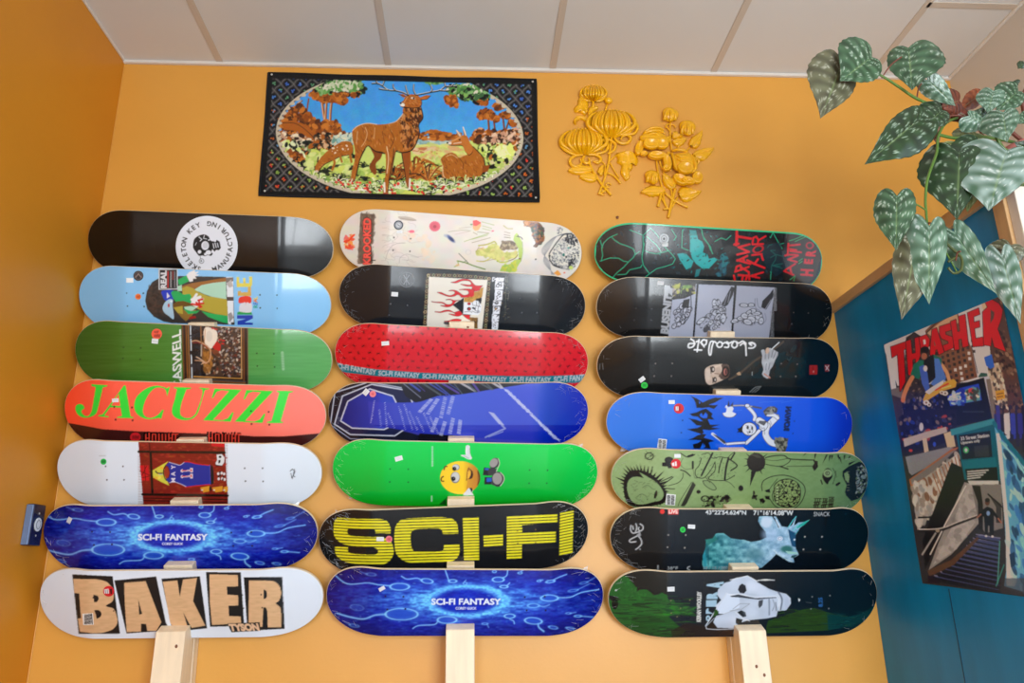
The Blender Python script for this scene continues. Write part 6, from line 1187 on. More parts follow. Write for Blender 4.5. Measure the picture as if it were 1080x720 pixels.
# R7 black and green deck, torn pale face
cv = deckcanvas('R7', (24, 26, 30)); ga = (640, 595, 7.714); gb = (770, 595, 6.75); cv.view(*ga); k7 = 7.714/6.75
cv.grad(lambda x, y: np.stack([np.interp(x, [0, 480, 520, 1100, 1700, 2100], [34, 34, 26, 26, 12, 4]), np.interp(x, [0, 480, 520, 1100, 1700, 2100], [32, 32, 33, 28, 22, 16]), np.interp(x, [0, 480, 520, 1100, 1700, 2100], [28, 28, 42, 34, 32, 28])], -1))
GN = [(0, 110), (100, 96), (160, 92), (200, 140), (240, 190), (246, 222), (270, 206), (320, 204), (356, 228), (380, 252), (420, 246), (448, 230), (490, 250), (500, 290), (540, 286), (560, 312), (480, 326), (700, 350), (720, 380), (600, 400), (440, 430), (300, 420), (240, 600), (0, 600)]
cv.poly(GN, (40, 92, 38)); cv.poly([(200, 420), (500, 420), (560, 480), (640, 540), (560, 620), (200, 620)], (34, 76, 30)); cv.poly([(0, 250), (80, 260), (120, 290), (40, 300)], (34, 30, 32)); cv.ell(66, 320, 26, 46, (20, 16, 16))
R = random.Random(7)
for _ in range(190): x, y = R.uniform(20, 640), R.uniform(250, 590); cv.line([(x, y), (x+R.uniform(50, 150), y+R.uniform(-8, 12))], R.uniform(3, 9), R.choice([(28, 30, 28), (46, 110, 36), (30, 100, 30), (38, 34, 30), (50, 84, 46), (24, 24, 24)]), .6)
cv.poly([(520, 540), (640, 480), (800, 500), (1060, 540), (1060, 580), (540, 600)], (44, 28, 22), .7); cv.splat(40, [(400, 340), (720, 340), (720, 400), (440, 420)], 6, [(40, 130, 30), (30, 60, 40), (50, 110, 40)], 4, .6, angle=2); cv.splat(60, [(150, 100), (230, 180), (330, 260), (280, 330), (60, 240)], 5, [(44, 116, 44), (54, 100, 50), (36, 80, 36)], 2, .6)
cv.poly([(64, 160), (100, 146), (136, 142), (110, 156)], (100, 116, 106)); cv.ell(75, 210, 9, 7, (190, 200, 200))
cv.view(*gb)
cv.poly([(260, 440), (270, 400), (430, 350), (520, 320), (600, 310), (690, 340), (760, 360), (840, 370), (700, 470), (260, 490)], (36, 62, 20)); cv.poly([(690, 350), (840, 374), (960, 340), (1040, 280), (980, 400), (860, 440), (700, 470)], (10, 52, 54)); 
for _ in range(110): x, y = R.uniform(270, 900), R.uniform(320, 470); cv.line([(x, y), (x+R.uniform(40, 120), y+R.uniform(-10, 6))], R.uniform(2, 7), R.choice([(46, 84, 20), (34, 60, 26), (24, 40, 24), (26, 26, 24)]) if x < 640 else R.choice([(10, 56, 56), (12, 36, 40), (16, 66, 62)]), .6)
for _ in range(24): x, y = R.uniform(820, 1020), R.uniform(200, 400); cv.line([(x, y), (x+R.uniform(20, 60), y-R.uniform(10, 30))], 3, (20, 66, 70), .5)
cv.poly([(430, 240), (480, 190), (520, 176), (600, 180), (660, 140), (720, 60), (900, 30), (1060, 200), (1000, 300), (840, 360), (700, 320), (600, 300), (440, 310)], (8, 20, 30), .8)
PF = (184, 196, 216)
cv.view(*ga)

for (c, y0, y1, x0, x1) in (('A', 196, 140, 812, 950), ('R', 282, 222, 812, 900), ('E', 344, 290, 808, 892), ('P', 402, 356, 806, 868), ('O', 462, 414, 806, 842)): cv.text(c, (x1, y0) if 0 else (x1, y0), (x1, y1), (x0, y0), (154, 186, 208), 0.1)
cv.text('KEIRAN WOOLLEY', (766, 468), (770, 222), (730, 466), (206, 208, 206), 0.05)
f9 = lambda x, y: ((x/6.75+130)*7.714, y*7.714/6.75)
FACE = [(905, 205), (960, 150), (1000, 140), (1030, 120), (1060, 108)]+[f9(*p) for p in ((60, 96), (120, 84), (150, 92), (200, 130), (280, 176), (340, 196), (400, 210), (430, 240), (432, 280), (400, 326), (340, 330), (330, 370), (260, 384), (180, 392), (130, 396), (60, 420), (20, 500))]+[(1040, 520), (900, 514), (866, 470), (890, 420), (960, 400), (908, 396), (905, 360), (880, 340), (930, 290), (900, 250)]
cv.poly(FACE, PF, sm=False); m = cv.mask(FACE); n_ = vnoise(cv.H, cv.W, (14, 10), 8); cv.noise(10, (10, 8), 9, m=m)
cv.poly([(970, 236), (1080, 250), (1080, 350), (960, 402), (910, 400), (890, 350)], (204, 216, 236)); cv.line([(970, 234), (1010, 250), (1080, 254)], 5, (220, 226, 236)); cv.line([(975, 236), (900, 350), (804, 500)], 8, (200, 208, 222)); cv.line([(804, 496), (812, 524), (900, 530), (1050, 524)], 6, (180, 186, 196)); cv.line([(812, 500), (870, 440), (960, 400), (1080, 358)], 5, (170, 178, 190))
cv.poly([(882, 360), (912, 384), (900, 410), (860, 430)], (40, 80, 30)); cv.poly([(820, 500), (866, 452), (864, 480), (900, 514), (830, 516)], (40, 30, 24))
cv.view(*gb)
cv.poly([(56, 180), (66, 150), (86, 136), (110, 150), (118, 186), (100, 206), (70, 204)], (34, 34, 42)); cv.poly([(50, 340), (80, 326), (110, 340), (116, 370), (90, 376)], (30, 34, 40)); cv.poly([(42, 380), (90, 392), (80, 420), (60, 430), (40, 420)], (30, 34, 36))
cv.poly([(0, 224), (60, 214), (180, 240), (330, 232), (330, 238), (200, 250), (70, 236), (10, 232)], (60, 64, 74)); cv.line([(0, 216), (60, 210), (180, 234), (330, 226), (345, 250), (344, 300)], 5, (222, 228, 238)); cv.poly([(204, 258), (236, 250), (230, 290), (208, 312), (200, 290)], (70, 74, 84)); cv.poly([(272, 240), (284, 236), (286, 360), (274, 366)], (120, 130, 150), .8); cv.line([(304, 250), (316, 290), (300, 330)], 6, (130, 140, 160), sm=True); cv.line([(324, 270), (330, 330)], 6, (90, 96, 110)); cv.line([(344, 196), (370, 250), (360, 320)], 12, (90, 98, 116), .8, sm=True); cv.line([(330, 210), (352, 240), (350, 330)], 5, (216, 222, 232), sm=True)
cv.line([(0, 110), (60, 96), (124, 82), (190, 118), (230, 108), (316, 112)], 5, (214, 218, 226)); cv.poly([(190, 112), (250, 104), (316, 110), (250, 116)], (206, 208, 206)); cv.line([(20, 318), (70, 280), (140, 280), (80, 320), (0, 330)], 5, (150, 158, 174)); cv.ell(160, 150, 44, 30, (206, 216, 234), .6, 30, soft=.5); cv.ell(150, 340, 50, 34, (200, 212, 232), .5, soft=.5); cv.poly([(110, 130), (200, 140), (280, 190), (270, 216), (130, 206)], (206, 214, 232), .3)
cv.line([(40, 340), (90, 386), (140, 402)], 5, (210, 216, 226)); cv.ell(402, 270, 16, 40, (170, 182, 206), .6, soft=.4)
cv.text('8.25', (660, 302), (658, 236), (630, 302), (40, 90, 150), 0.03); cv.poly([(484, 240), (500, 252), (490, 266)], (206, 216, 220)); holes(cv, [(585, 230), (711, 222), (576, 316), (703, 314)], (120, 126, 130), 5); cv.line([(540, 268), (580, 274)], 4, (90, 96, 100), .7); cv.view(*ga); holes(cv, [(522, 294), (524, 396), (676, 290), (600, 356), (572, 426)], (130, 120, 90), 5)
st = cv.copy(); t_ = pricetag(st, 522, 201, 30, 19, -2, ga); st.finish()
d = build_deck(SPEC['R7'], cv, 'black deck with green streaks and a torn pale face, bottom of the right column'); sticker(d, st, 'q', *t_); wrap_film(d, (-1, 1), 10, 46)
# ------------------------------------------------------------------ woven tapestry above the racks
cv = Canvas(268, 70, 576, 220, (18, 18, 20)); TA = (270, 70, 4.966); TB = (420, 70, 4.966); TCc = (355, 70, 4.966)
R = random.Random(12)
# trellis border
cv.view(421.5, 143, 1.0)
ca, sa = math.cos(math.radians(2.0)), math.sin(math.radians(2.0)); rot = lambda x, y: (x*ca-y*sa, x*sa+y*ca)
for i in range(-16, 17):
    for s_ in (-1, 1):
        for o_, c_, w_ in ((0, (112, 108, 106), 1.1), (1.5, (70, 68, 68), .6), (-1.5, (70, 68, 68), .6)):
            p = [rot(i*13.4+o_+s_*t*0.93, t) for t in np.linspace(-70, 70, 60)]
            p = [(x+.5*math.sin(k*1.7), y+.4*math.cos(k*2.1)) for k, (x, y) in enumerate(p)]; cv.line(p, w_, c_, .85)
for i in range(-12, 13):
    for j in range(-6, 7):
        x, y = i*13.4, j*14.4
        for (dx, dy) in ((6.7, 0.0), (0.0, 7.2)):
            q = rot(x+dx, y+dy); q = (q[0], q[1])
            t_ = (y+dy+65)/130
            cols = [(74, 130, 210), (90, 150, 110), (60, 100, 190)] if t_ < 0.30 else ([(190, 96, 30), (176, 84, 26), (90, 140, 180)] if t_ < 0.62 else [(190, 96, 30), (130, 160, 70), (150, 180, 90), (214, 60, 44)])
            cv.ell(q[0], q[1], 3.6, 3.2, (16, 16, 20), .9)
            c1, c2 = R.choice(cols), R.choice(cols)
            for _ in range(6): a = R.uniform(0, 6.3); cv.ell(q[0]+1.3*math.cos(a), q[1]+1.2*math.sin(a), 1.0, .65, c1 if R.random() < .6 else c2, 1, math.degrees(a))
EL = dict(cx=0, cy=-0.5, rx=130.5, ry=67.5)
th = np.linspace(0, 2*np.pi, 150, endpoint=False)
lace = [rot(132*math.cos(t)*(1+.012*math.sin(t*75)), -0.5+69*math.sin(t)*(1+.02*math.sin(t*75))) for t in np.linspace(0, 2*math.pi, 600, endpoint=False)]
cv.poly(lace, (26, 24, 24))
cv.poly([rot(130.5*math.cos(t), -0.5+67.5*math.sin(t)) for t in th], (196, 184, 160))
for t in np.linspace(0, 2*math.pi, 74, endpoint=False):
    q = rot(127.4*math.cos(t), -0.5+64.6*math.sin(t)); cv.ell(q[0], q[1], 1.7, 1.2, (110, 96, 80), .9); cv.ell(q[0]+.6, q[1]+.3, .8, .7, (232, 226, 210))
SC = [rot(126.6*math.cos(t)*(1+.010*math.cos(t*74)), -0.5+64*math.sin(t)*(1+.016*math.cos(t*74))) for t in np.linspace(0, 2*math.pi, 500, endpoint=False)]
cv.clip = None; clip = cv.mask(SC)
top_open = cv.mask([(-64, -66), (70, -62), (80, -50), (-70, -52)])
clip = np.maximum(clip, cv.mask([(-66, -64), (66, -60), (96, -44), (96, 0), (-96, 0), (-96, -46)])*cv.mask([(-150, -62.5), (150, -56), (150, 62), (-150, 56)]))
clip = clip*cv.mask([(-150, -64.8), (150, -57.5), (150, 66), (-150, 61)])
cv.clip = clip
cv.grad(lambda x, y: np.stack([62+8*np.clip((y+40)/60, 0, 1)+8*vnoise(cv.H, cv.W, 30, 1), 146+14*np.clip((y+40)/60, 0, 1)+12*vnoise(cv.H, cv.W, 24, 2), 220+12*vnoise(cv.H, cv.W, 20, 3)], -1), 1, clip)
RU = [(170, 92, 26), (196, 116, 40), (140, 70, 18), (110, 56, 20)]; RUD = [(84, 44, 20), (60, 34, 22)]; LG = [(190, 208, 110), (166, 190, 84), (214, 222, 140), (204, 214, 96)]; DKG = [(40, 70, 40), (24, 36, 28), (60, 96, 54), (16, 18, 18)]; CR = [(214, 190, 160), (232, 214, 186), (190, 150, 120)]; GN_ = [(84, 140, 66), (110, 164, 84), (60, 110, 60), (130, 176, 110)]
cv.view(*TCc)
cv.poly([(-400, 380), (700, 390), (1000, 400), (1000, 760), (-400, 760)], (196, 210, 110)); cv.poly([(-60, 360), (120, 352), (420, 380), (640, 384), (640, 410), (380, 412), (60, 410)], (150, 186, 186)); cv.splat(80, [(-60, 362), (90, 360), (90, 410), (-60, 410)], 7, [(120, 164, 160), (190, 206, 196), (150, 180, 150), (214, 214, 180)], 1.8, .9)
cv.splat(60, [(410, 370), (600, 372), (600, 408), (400, 404)], 7, [(120, 164, 160), (190, 206, 196), (150, 180, 180)], 2.2, .9, angle=0)
cv.splat(90, [(420, 352), (520, 336), (600, 356), (640, 350), (640, 384), (430, 380)], 7, RU, 1.8, .95, angle=0)
cv.splat(160, [(380, 410), (700, 414), (700, 470), (400, 500)], 9, [(214, 222, 120), (190, 208, 96), (206, 196, 130), (214, 160, 110)], 3, .7, angle=2); cv.splat(26, [(400, 430), (520, 430), (520, 450), (400, 456)], 6, [(190, 110, 70), (220, 190, 150)], 3, .8, angle=2)
# left woods
cv.view(*TA)
cv.line([(276, 170), (262, 260)], 8, RU[2]); 
for p, w_ in (([(344, 150), (350, 220), (362, 290)], 14), ([(372, 150), (366, 230), (364, 280)], 12), ([(398, 170), (390, 240), (388, 310)], 13), ([(240, 180), (216, 196)], 8)): cv.line(p, w_, RU[0], 1, sm=True); cv.line([(x-3, y) for x, y in p], 3, (232, 206, 170), 1, sm=True); cv.line([(x+5, y) for x, y in p], 3, (70, 38, 18), .9, sm=True)
cv.splat(150, [(280, 140), (330, 120), (430, 150), (470, 170), (450, 196), (420, 180), (350, 190), (320, 170)], 10, RU, 1.5, 1); cv.splat(40, [(420, 160), (480, 176), (450, 200)], 8, RU, 1.5, 1)
cv.splat(240, [(310, 110), (390, 60), (540, 60), (570, 120), (540, 150), (440, 140), (330, 140)], 9, GN_+[(16, 24, 20), (30, 40, 34)], 1.7, 1); cv.splat(120, [(330, 110), (430, 70), (540, 90), (540, 120), (400, 130)], 6, [(216, 210, 190), (196, 206, 170), (90, 150, 70)], 1.8, 1); cv.splat(50, [(390, 140), (550, 140), (540, 156), (440, 158)], 7, RU+[(20, 20, 18)], 1.8, 1)
cv.splat(330, [(190, 220), (240, 196), (270, 250), (330, 280), (400, 290), (420, 280), (440, 340), (500, 352), (420, 380), (330, 400), (150, 360), (120, 300), (160, 250)], 10, RU+[RUD[0]], 1.6, 1); cv.poly([(120, 290), (200, 282), (270, 310), (320, 370), (310, 396), (260, 380), (220, 340), (150, 330)], RU[0]); cv.line([(130, 296), (210, 300), (280, 350), (310, 390)], 4, RUD[0], 1, sm=True)
cv.poly([(412, 276), (440, 348), (392, 346)], RU[2]); cv.splat(20, [(412, 276), (440, 348), (392, 346)], 7, RU, 1.4, 1)
cv.splat(200, [(120, 340), (240, 360), (300, 400), (260, 440), (180, 420), (120, 390)], 8, CR+[RU[0], (60, 36, 30)], 1.6, 1); cv.splat(200, [(130, 390), (330, 400), (400, 380), (400, 440), (300, 470), (200, 460)], 8, [(20, 20, 18), (60, 50, 40), (200, 190, 160), RU[0], (120, 140, 80), (30, 40, 30)], 1.7, 1)
cv.splat(120, [(310, 360), (400, 350), (420, 400), (350, 430), (300, 410)], 7, [(20, 20, 18), (210, 170, 130), RU[0], (80, 60, 44)], 1.7, 1); cv.splat(40, [(400, 360), (500, 352), (500, 390), (400, 400)], 7, [(150, 190, 190), (200, 210, 190), (110, 150, 140), (220, 214, 180)], 1.8, 1)
cv.splat(90, [(140, 400), (200, 400), (260, 480), (180, 450)], 9, [(206, 220, 120), (220, 226, 180), (30, 34, 28)], 1.6, 1); cv.splat(90, [(160, 440), (240, 460), (260, 520), (200, 500)], 8, RU+[(20, 20, 18)], 1.6, 1); cv.splat(60, [(220, 500), (300, 500), (300, 560), (250, 550)], 8, [(18, 20, 18), (40, 50, 34), (190, 206, 110)], 1.5, 1)
cv.splat(240, [(290, 440), (500, 450), (500, 600), (320, 600), (260, 540)], 10, LG, 2, .9)
# right woods
cv.view(*TB)
cv.splat(220, [(250, 120), (330, 90), (440, 110), (470, 160), (380, 160), (290, 150)], 9, GN_+[(18, 20, 18), (216, 210, 190)], 1.7, 1); cv.splat(120, [(240, 160), (300, 155), (310, 215), (250, 190)], 8, RU, 1.4, 1); cv.splat(70, [(400, 160), (470, 170), (460, 200), (400, 190)], 8, RU+[(18, 18, 16)], 1.5, 1); cv.splat(80, [(320, 150), (460, 150), (460, 170), (340, 175)], 7, [(18, 20, 18), (130, 180, 90), (60, 100, 60)], 1.8, 1); cv.splat(40, [(120, 68), (240, 76), (200, 90), (130, 84)], 6, GN_, 1.8, 1)
for p, w_ in (([(470, 260), (478, 370)], 9), ([(500, 290), (510, 360)], 7), ([(545, 240), (556, 340)], 8), ([(580, 280), (560, 340)], 7)): cv.line(p, w_, RU[2]); cv.line([(x+4, y) for x, y in p], 3, (60, 34, 18))
for (x, y, rx, ry, n) in ((462, 250, 40, 24, 60), (505, 272, 28, 18, 30), (520, 212, 36, 16, 40), (570, 256, 30, 20, 40), (606, 296, 26, 16, 26), (430, 270, 12, 10, 8)): cv.splat(n, [(x-rx, y), (x, y-ry), (x+rx, y), (x, y+ry)], 8, RU+[RU[0], RUD[0]], 1.5, 1)
cv.splat(330, [(380, 370), (430, 330), (520, 350), (640, 330), (646, 400), (500, 420), (420, 400)], 10, RU+RUD+[(214, 160, 120), (226, 190, 160)], 1.7, 1); cv.splat(100, [(440, 380), (560, 340), (640, 360), (560, 410), (460, 400)], 7, [(224, 190, 160), (200, 150, 120), (60, 36, 24)], 2, .9)
cv.splat(240, [(420, 420), (560, 410), (640, 420), (600, 500), (500, 500), (440, 470)], 9, LG+[(30, 34, 24), (50, 60, 40), RU[0], (110, 130, 60)], 1.7, 1); cv.splat(60, [(530, 420), (600, 430), (580, 470), (520, 460)], 10, [(222, 230, 120), (230, 232, 170)], 2, 1); cv.splat(80, [(460, 500), (560, 500), (540, 560), (460, 560)], 7, [(16, 18, 16), (180, 200, 100), (210, 200, 150)], 1.8, 1)
# grass
def tuft(x, y, r, cols, n=9, w=4.5):
    for i in range(n):
        a = math.radians(-165+150*i/(n-1)+R.uniform(-6, 6)); l = r*R.uniform(.7, 1.15); cv.line([(x, y), (x+l*.55*math.cos(a), y+l*.75*math.sin(a)), (x+l*math.cos(a), y+l*.72*math.sin(a))], w*R.uniform(.7, 1.2), R.choice(cols), 1, sm=True)
cv.view(*TCc); GC = [(206, 218, 150), (226, 226, 190), (150, 176, 84), (110, 150, 70), (236, 232, 210)]; GD = [(18, 22, 18), (30, 40, 26)]
cv.splat(420, [(-150, 520), (900, 540), (860, 600), (500, 690), (100, 680), (-100, 620)], 10, LG+[(150, 180, 80), (30, 36, 24)], 2.2, .85)
for x, y, r in ((30, 440, 30), (140, 530, 40), (90, 480, 26), (230, 560, 44), (330, 600, 80), (20, 600, 60), (-60, 560, 40), (150, 600, 40), (600, 620, 50), (540, 590, 44), (700, 610, 60), (640, 560, 40)): tuft(x, y, r, GD, 10, 5)
cv.splat(60, [(490, 430), (540, 470), (500, 560), (440, 560)], 5, LG, 2, .6)
for x, y in ((420, 590), (400, 580), (480, 600)): tuft(x, y, 130, [RU[0], RU[1], RUD[0], RU[2], (210, 150, 90)], 13, 8)
for x, y in ((320, 590), (300, 570)): tuft(x, y, 80, [RU[0], RU[2], GD[0]], 8, 6)
for k_ in range(60):
    x = -130+k_*17.5+R.uniform(-6, 6); y = 640+R.uniform(-26, 26)-abs(x-370)**2/9000.
    tuft(x, y, R.uniform(34, 70), GC+[GD[0]], 8, 5)
for k_ in range(60): x = R.uniform(-40, 760); y = 650+R.uniform(-40, 18)-abs(x-370)**2/7500.; cv.ell(x, y, 8, 6, R.choice([(220, 56, 44), (226, 70, 56), (190, 36, 34)]), 1, R.uniform(0, 90))
# grazing fawn
def fur(pts, base, n, ang=None, dark=True):
    cv.poly([(x+3, y+4) for x, y in pts], (30, 18, 12), .8, sm=True); cv.poly(pts, base, sm=True); sv = cv.clip; cv.clip = sv*cv.mask(pts, True); xs = [p[0] for p in pts]; ys = [p[1] for p in pts]
    for _ in range(n):
        x, y = R.uniform(min(xs), max(xs)), R.uniform(min(ys), max(ys)); cv.ell(x, y, R.uniform(5, 12), 2.2, R.choice([(204, 126, 46), (150, 84, 24), (176, 96, 30), (214, 150, 90), (110, 56, 18), (128, 66, 20)]), .7, (ang if ang is not None else 70)+R.uniform(-25, 25))
    cv.clip = sv
BRN = (170, 98, 28)
cv.view(*TA)
fur([(500, 400), (460, 392), (430, 404), (390, 430), (356, 460), (330, 490), (312, 520), (310, 548), (326, 552), (340, 530), (360, 510), (400, 490), (440, 470), (480, 462), (506, 450)], BRN, 90, 10); cv.line([(396, 480), (412, 500), (400, 540)], 12, BRN, sm=True); cv.line([(490, 450), (500, 500)], 12, BRN); cv.line([(440, 468), (450, 500)], 10, BRN); cv.line([(322, 500), (326, 476)], 7, (60, 34, 20)); cv.line([(334, 496), (344, 474)], 6, BRN); cv.ell(318, 550, 9, 6, (210, 190, 170)); cv.splat(12, [(380, 430), (480, 400), (500, 440), (400, 470)], 3, [(230, 214, 190)], 1.6, 1)
# resting doe
cv.view(*TB)
DOE = [(232, 520), (222, 490), (240, 466), (272, 452), (300, 458), (318, 478), (340, 470), (372, 452), (350, 420), (336, 392), (300, 404), (268, 408), (264, 396), (300, 382), (330, 368), (352, 374), (368, 392), (392, 420), (430, 460), (450, 500), (444, 550), (420, 580), (370, 596), (300, 600), (250, 602), (228, 570)]
fur(DOE, BRN, 240, 60); HDD = [(258, 398), (284, 386), (312, 368), (340, 360), (362, 368), (376, 400), (390, 440), (370, 462), (348, 440), (336, 414), (300, 412), (270, 410)]
cv.poly([(x+1, y+4) for x, y in HDD], (24, 16, 12), sm=True); cv.poly(HDD, (190, 112, 44), sm=True); cv.line([(270, 397), (300, 384), (330, 366)], 4, (226, 170, 110), .9)
cv.poly([(302, 330), (330, 352), (326, 372), (312, 360)], (190, 150, 110)); cv.poly([(336, 314), (352, 340), (362, 374), (346, 372)], BRN); cv.line([(340, 318), (354, 360)], 5, (236, 226, 206)); cv.line([(306, 334), (324, 362)], 4, (236, 226, 206)); cv.ell(268, 402, 12, 7, (226, 214, 196)); cv.ell(258, 400, 5, 5, (20, 16, 14)); cv.ell(322, 384, 5, 4, (16, 12, 10)); cv.line([(290, 404), (330, 398)], 4, (226, 206, 180))
cv.line([(318, 478), (340, 510), (338, 540)], 4, (90, 46, 16), .8, sm=True); cv.line([(232, 520), (236, 570), (260, 600)], 5, (226, 200, 160), .8, sm=True); cv.line([(392, 420), (440, 470), (454, 510), (446, 560)], 5, (24, 16, 12), 1, sm=True); cv.poly([(440, 520), (480, 516), (470, 550), (440, 556)], RU[2]); cv.line([(252, 472), (280, 462), (310, 480)], 4, (226, 196, 150), .7, sm=True); cv.poly([(230, 580), (300, 604), (400, 590), (380, 610), (250, 616)], (24, 20, 14), .8)
for x in (210, 250, 300, 350, 400, 440): tuft(x, 632+R.uniform(-10, 10)-(x-210)*.08, 50, GC+GD, 8, 5)
# stag
cv.view(*TCc)
cv.poly([(176, 420), (236, 440), (232, 480), (206, 510), (210, 556), (196, 566), (172, 532), (182, 500), (196, 470)], (130, 66, 20), sm=True)
cv.poly([(338, 446), (388, 440), (388, 500), (380, 560), (384, 620), (372, 640), (360, 600), (354, 540), (344, 490)], (150, 78, 24)); cv.line([(340, 450), (352, 520), (362, 590)], 4, (24, 16, 12)); cv.line([(384, 590), (382, 640)], 9, (230, 220, 204))
BODY_ = [(348, 220), (344, 256), (310, 288), (270, 300), (210, 304), (160, 296), (118, 308), (84, 332), (84, 380), (94, 430), (96, 480), (82, 540), (74, 594), (92, 598), (102, 560), (116, 500), (140, 440), (166, 414), (200, 440), (250, 452), (258, 500), (256, 560), (250, 610), (244, 660), (266, 664), (272, 610), (290, 540), (300, 480), (312, 440), (344, 448), (390, 436), (420, 392), (432, 350), (428, 306), (450, 268), (444, 220), (430, 196), (380, 200)]
fur(BODY_, BRN, 620, 75)
sv = cv.clip; cv.clip = sv*cv.mask(BODY_, True)
cv.splat(160, [(350, 220), (440, 210), (446, 280), (426, 330), (350, 340), (330, 290)], 5, [(60, 30, 14), (90, 46, 16), (206, 140, 80)], 2, .9, angle=70); cv.splat(70, [(330, 340), (430, 330), (420, 400), (350, 440)], 5, [(60, 30, 14), (100, 50, 18), (200, 130, 70)], 2, .8, angle=90)
cv.clip = sv
for p, w_, c_ in (([(84, 336), (112, 312), (160, 298), (210, 304)], 4, (232, 206, 170)), ([(150, 320), (160, 350), (150, 390), (130, 420)], 3, (224, 190, 140)), ([(262, 420), (272, 480), (264, 560)], 4, (232, 206, 170)), ([(110, 340), (104, 400)], 3, (224, 190, 140)), ([(300, 430), (296, 480), (284, 540), (272, 600)], 4, (24, 16, 12)), ([(168, 416), (204, 444), (252, 456)], 6, (40, 22, 14)), ([(150, 432), (122, 490), (104, 570)], 5, (24, 16, 12)), ([(312, 444), (344, 452), (392, 440), (420, 400)], 5, (24, 16, 12)), ([(444, 222), (452, 270), (430, 306), (434, 350), (420, 394)], 5, (30, 18, 12)), ([(346, 250), (314, 286), (276, 300)], 4, (224, 190, 150)), ([(200, 320), (196, 380)], 3, (214, 170, 120)), ([(280, 330), (300, 380), (280, 430)], 3, (60, 30, 14)), ([(240, 340), (250, 400)], 3, (90, 46, 18))): cv.line(p, w_, c_, .9, sm=True)
cv.line([(250, 610), (252, 656)], 9, (232, 224, 210)); cv.line([(246, 668), (268, 668)], 10, (210, 90, 60)); cv.line([(82, 590), (74, 610)], 6, (220, 200, 180))
HD = [(336, 190), (350, 178), (362, 156), (388, 146), (420, 150), (440, 166), (444, 196), (428, 214), (388, 216), (352, 214), (334, 206)]
fur(HD, (176, 98, 32), 60, 30); cv.ell(344, 200, 14, 9, (234, 228, 214), 1, 20); cv.ell(336, 193, 5, 5, (16, 14, 14)); cv.ell(400, 166, 12, 5, (226, 214, 196), 1, 10); cv.ell(404, 167, 5, 5, (14, 12, 12)); cv.line([(352, 212), (390, 218), (426, 216)], 4, (40, 24, 14), 1, sm=True); cv.line([(372, 160), (352, 190)], 4, (214, 160, 110), .8)
cv.poly([(326, 146), (350, 144), (366, 156), (350, 164)], (176, 98, 32)); cv.line([(326, 146), (360, 158)], 3, (20, 16, 14)); cv.poly([(438, 162), (470, 150), (492, 152), (476, 170), (446, 176)], (176, 98, 32)); cv.line([(440, 176), (474, 172), (492, 154)], 3, (20, 16, 14))
def antler(p, w=8): cv.line([(x, y+2) for x, y in p], w, (18, 18, 22), 1, sm=True); cv.line([(x, y-1.5) for x, y in p], w*.36, (226, 220, 206), 1, sm=True)
for p in ([(376, 150), (350, 136), (310, 126), (270, 122), (240, 100), (216, 88), (186, 88)], [(310, 126), (298, 110), (296, 94)], [(376, 148), (366, 120), (362, 100)], [(240, 100), (248, 80), (256, 66)], [(216, 90), (208, 76), (210, 66)], [(270, 122), (244, 120), (224, 116)], [(416, 148), (404, 124), (404, 94)], [(420, 148), (450, 142), (500, 132), (540, 124), (570, 104), (600, 104), (630, 100)], [(494, 132), (500, 118), (494, 100)], [(570, 104), (566, 88), (560, 76)], [(600, 104), (612, 92)], [(540, 124), (570, 126), (590, 124)]): antler(p)
cv.clip = None
# dark woven hem
cv.view(421.5, 143, 1.0)
TL, TR_, BR_, BL = (283.5, 78), (565.5, 84.5), (568.5, 213.5), (273.5, 206.5)
cv.view(0, 0, 1)
def hem(a, b, w): cv.line([a, b], w, (14, 14, 16))
hem((280, 79.5), (570, 86.5), 6); hem((270, 204.5), (572, 211.5), 7); hem((284.5, 76), (275.5, 210), 7); hem((563.8, 82), (566.5, 216), 7)
cv.noise(7, (.7, .7), 77, 3)
cv.finish()
M_tap = mat('tapestry_pile', attr='print', rough=0.9, spec=0.15, sheen=0.3, bump=0.5, bscale=500)
nu_, nv_ = 560, 256
def tpt(s_, t_):
    """s along, t down, on the wall with a gentle sag and ripple"""
    a = np.array([at(*TL, 0), at(*TR_, 0), at(*BR_, 0), at(*BL, 0)])
    p = a[0]*((1-s_)*(1-t_))[..., None]+a[1]*(s_*(1-t_))[..., None]+a[2]*(s_*t_)[..., None]+a[3]*((1-s_)*t_)[..., None]
    p[..., 1] -= 0.006+0.0016*np.sin(s_*17+t_*3)+0.0012*np.sin(t_*11+s_*5)
    p[..., 2] += -0.0035*np.sin(np.pi*s_)*(1-t_)*1.0 - 0.0025*np.sin(np.pi*s_)*t_ ; p[..., 0] += 0.004*np.sin(np.pi*t_)*(1-2*s_)*0.6
    return p
s_, t_ = np.meshgrid(np.linspace(0, 1, nu_), np.linspace(0, 1, nv_), indexing='ij'); P_ = tpt(s_, t_).reshape(-1, 3); px_, py_ = project(P_); co_ = cv.sample(px_, py_)
Bk = P_+np.array([0, 0.0035, 0]); b = np.concatenate([np.arange(nu_)*nv_, (nu_-1)*nv_+np.arange(nv_), (np.arange(nu_)*nv_+nv_-1)[::-1], np.arange(nv_)[::-1]]); bn = np.roll(b, -1); ok_ = b != bn
NN = nu_*nv_; F_ = np.concatenate([grid_faces(nu_, nv_, 0, True), grid_faces(nu_, nv_, NN), np.stack([b, bn, bn+NN, b+NN], -1)[ok_]])
org = P_.mean(0); org[1] = 0
me = fast_mesh('tapestry', np.concatenate([P_, Bk])-org, F_, [M_tap], None, np.concatenate([co_, co_]))
tap = bpy.data.objects.new('tapestry', me); COL.objects.link(tap); tap.location = org
tag(tap, 'woven wall tapestry of a stag and deer in an oval woodland scene', 'tapestry')
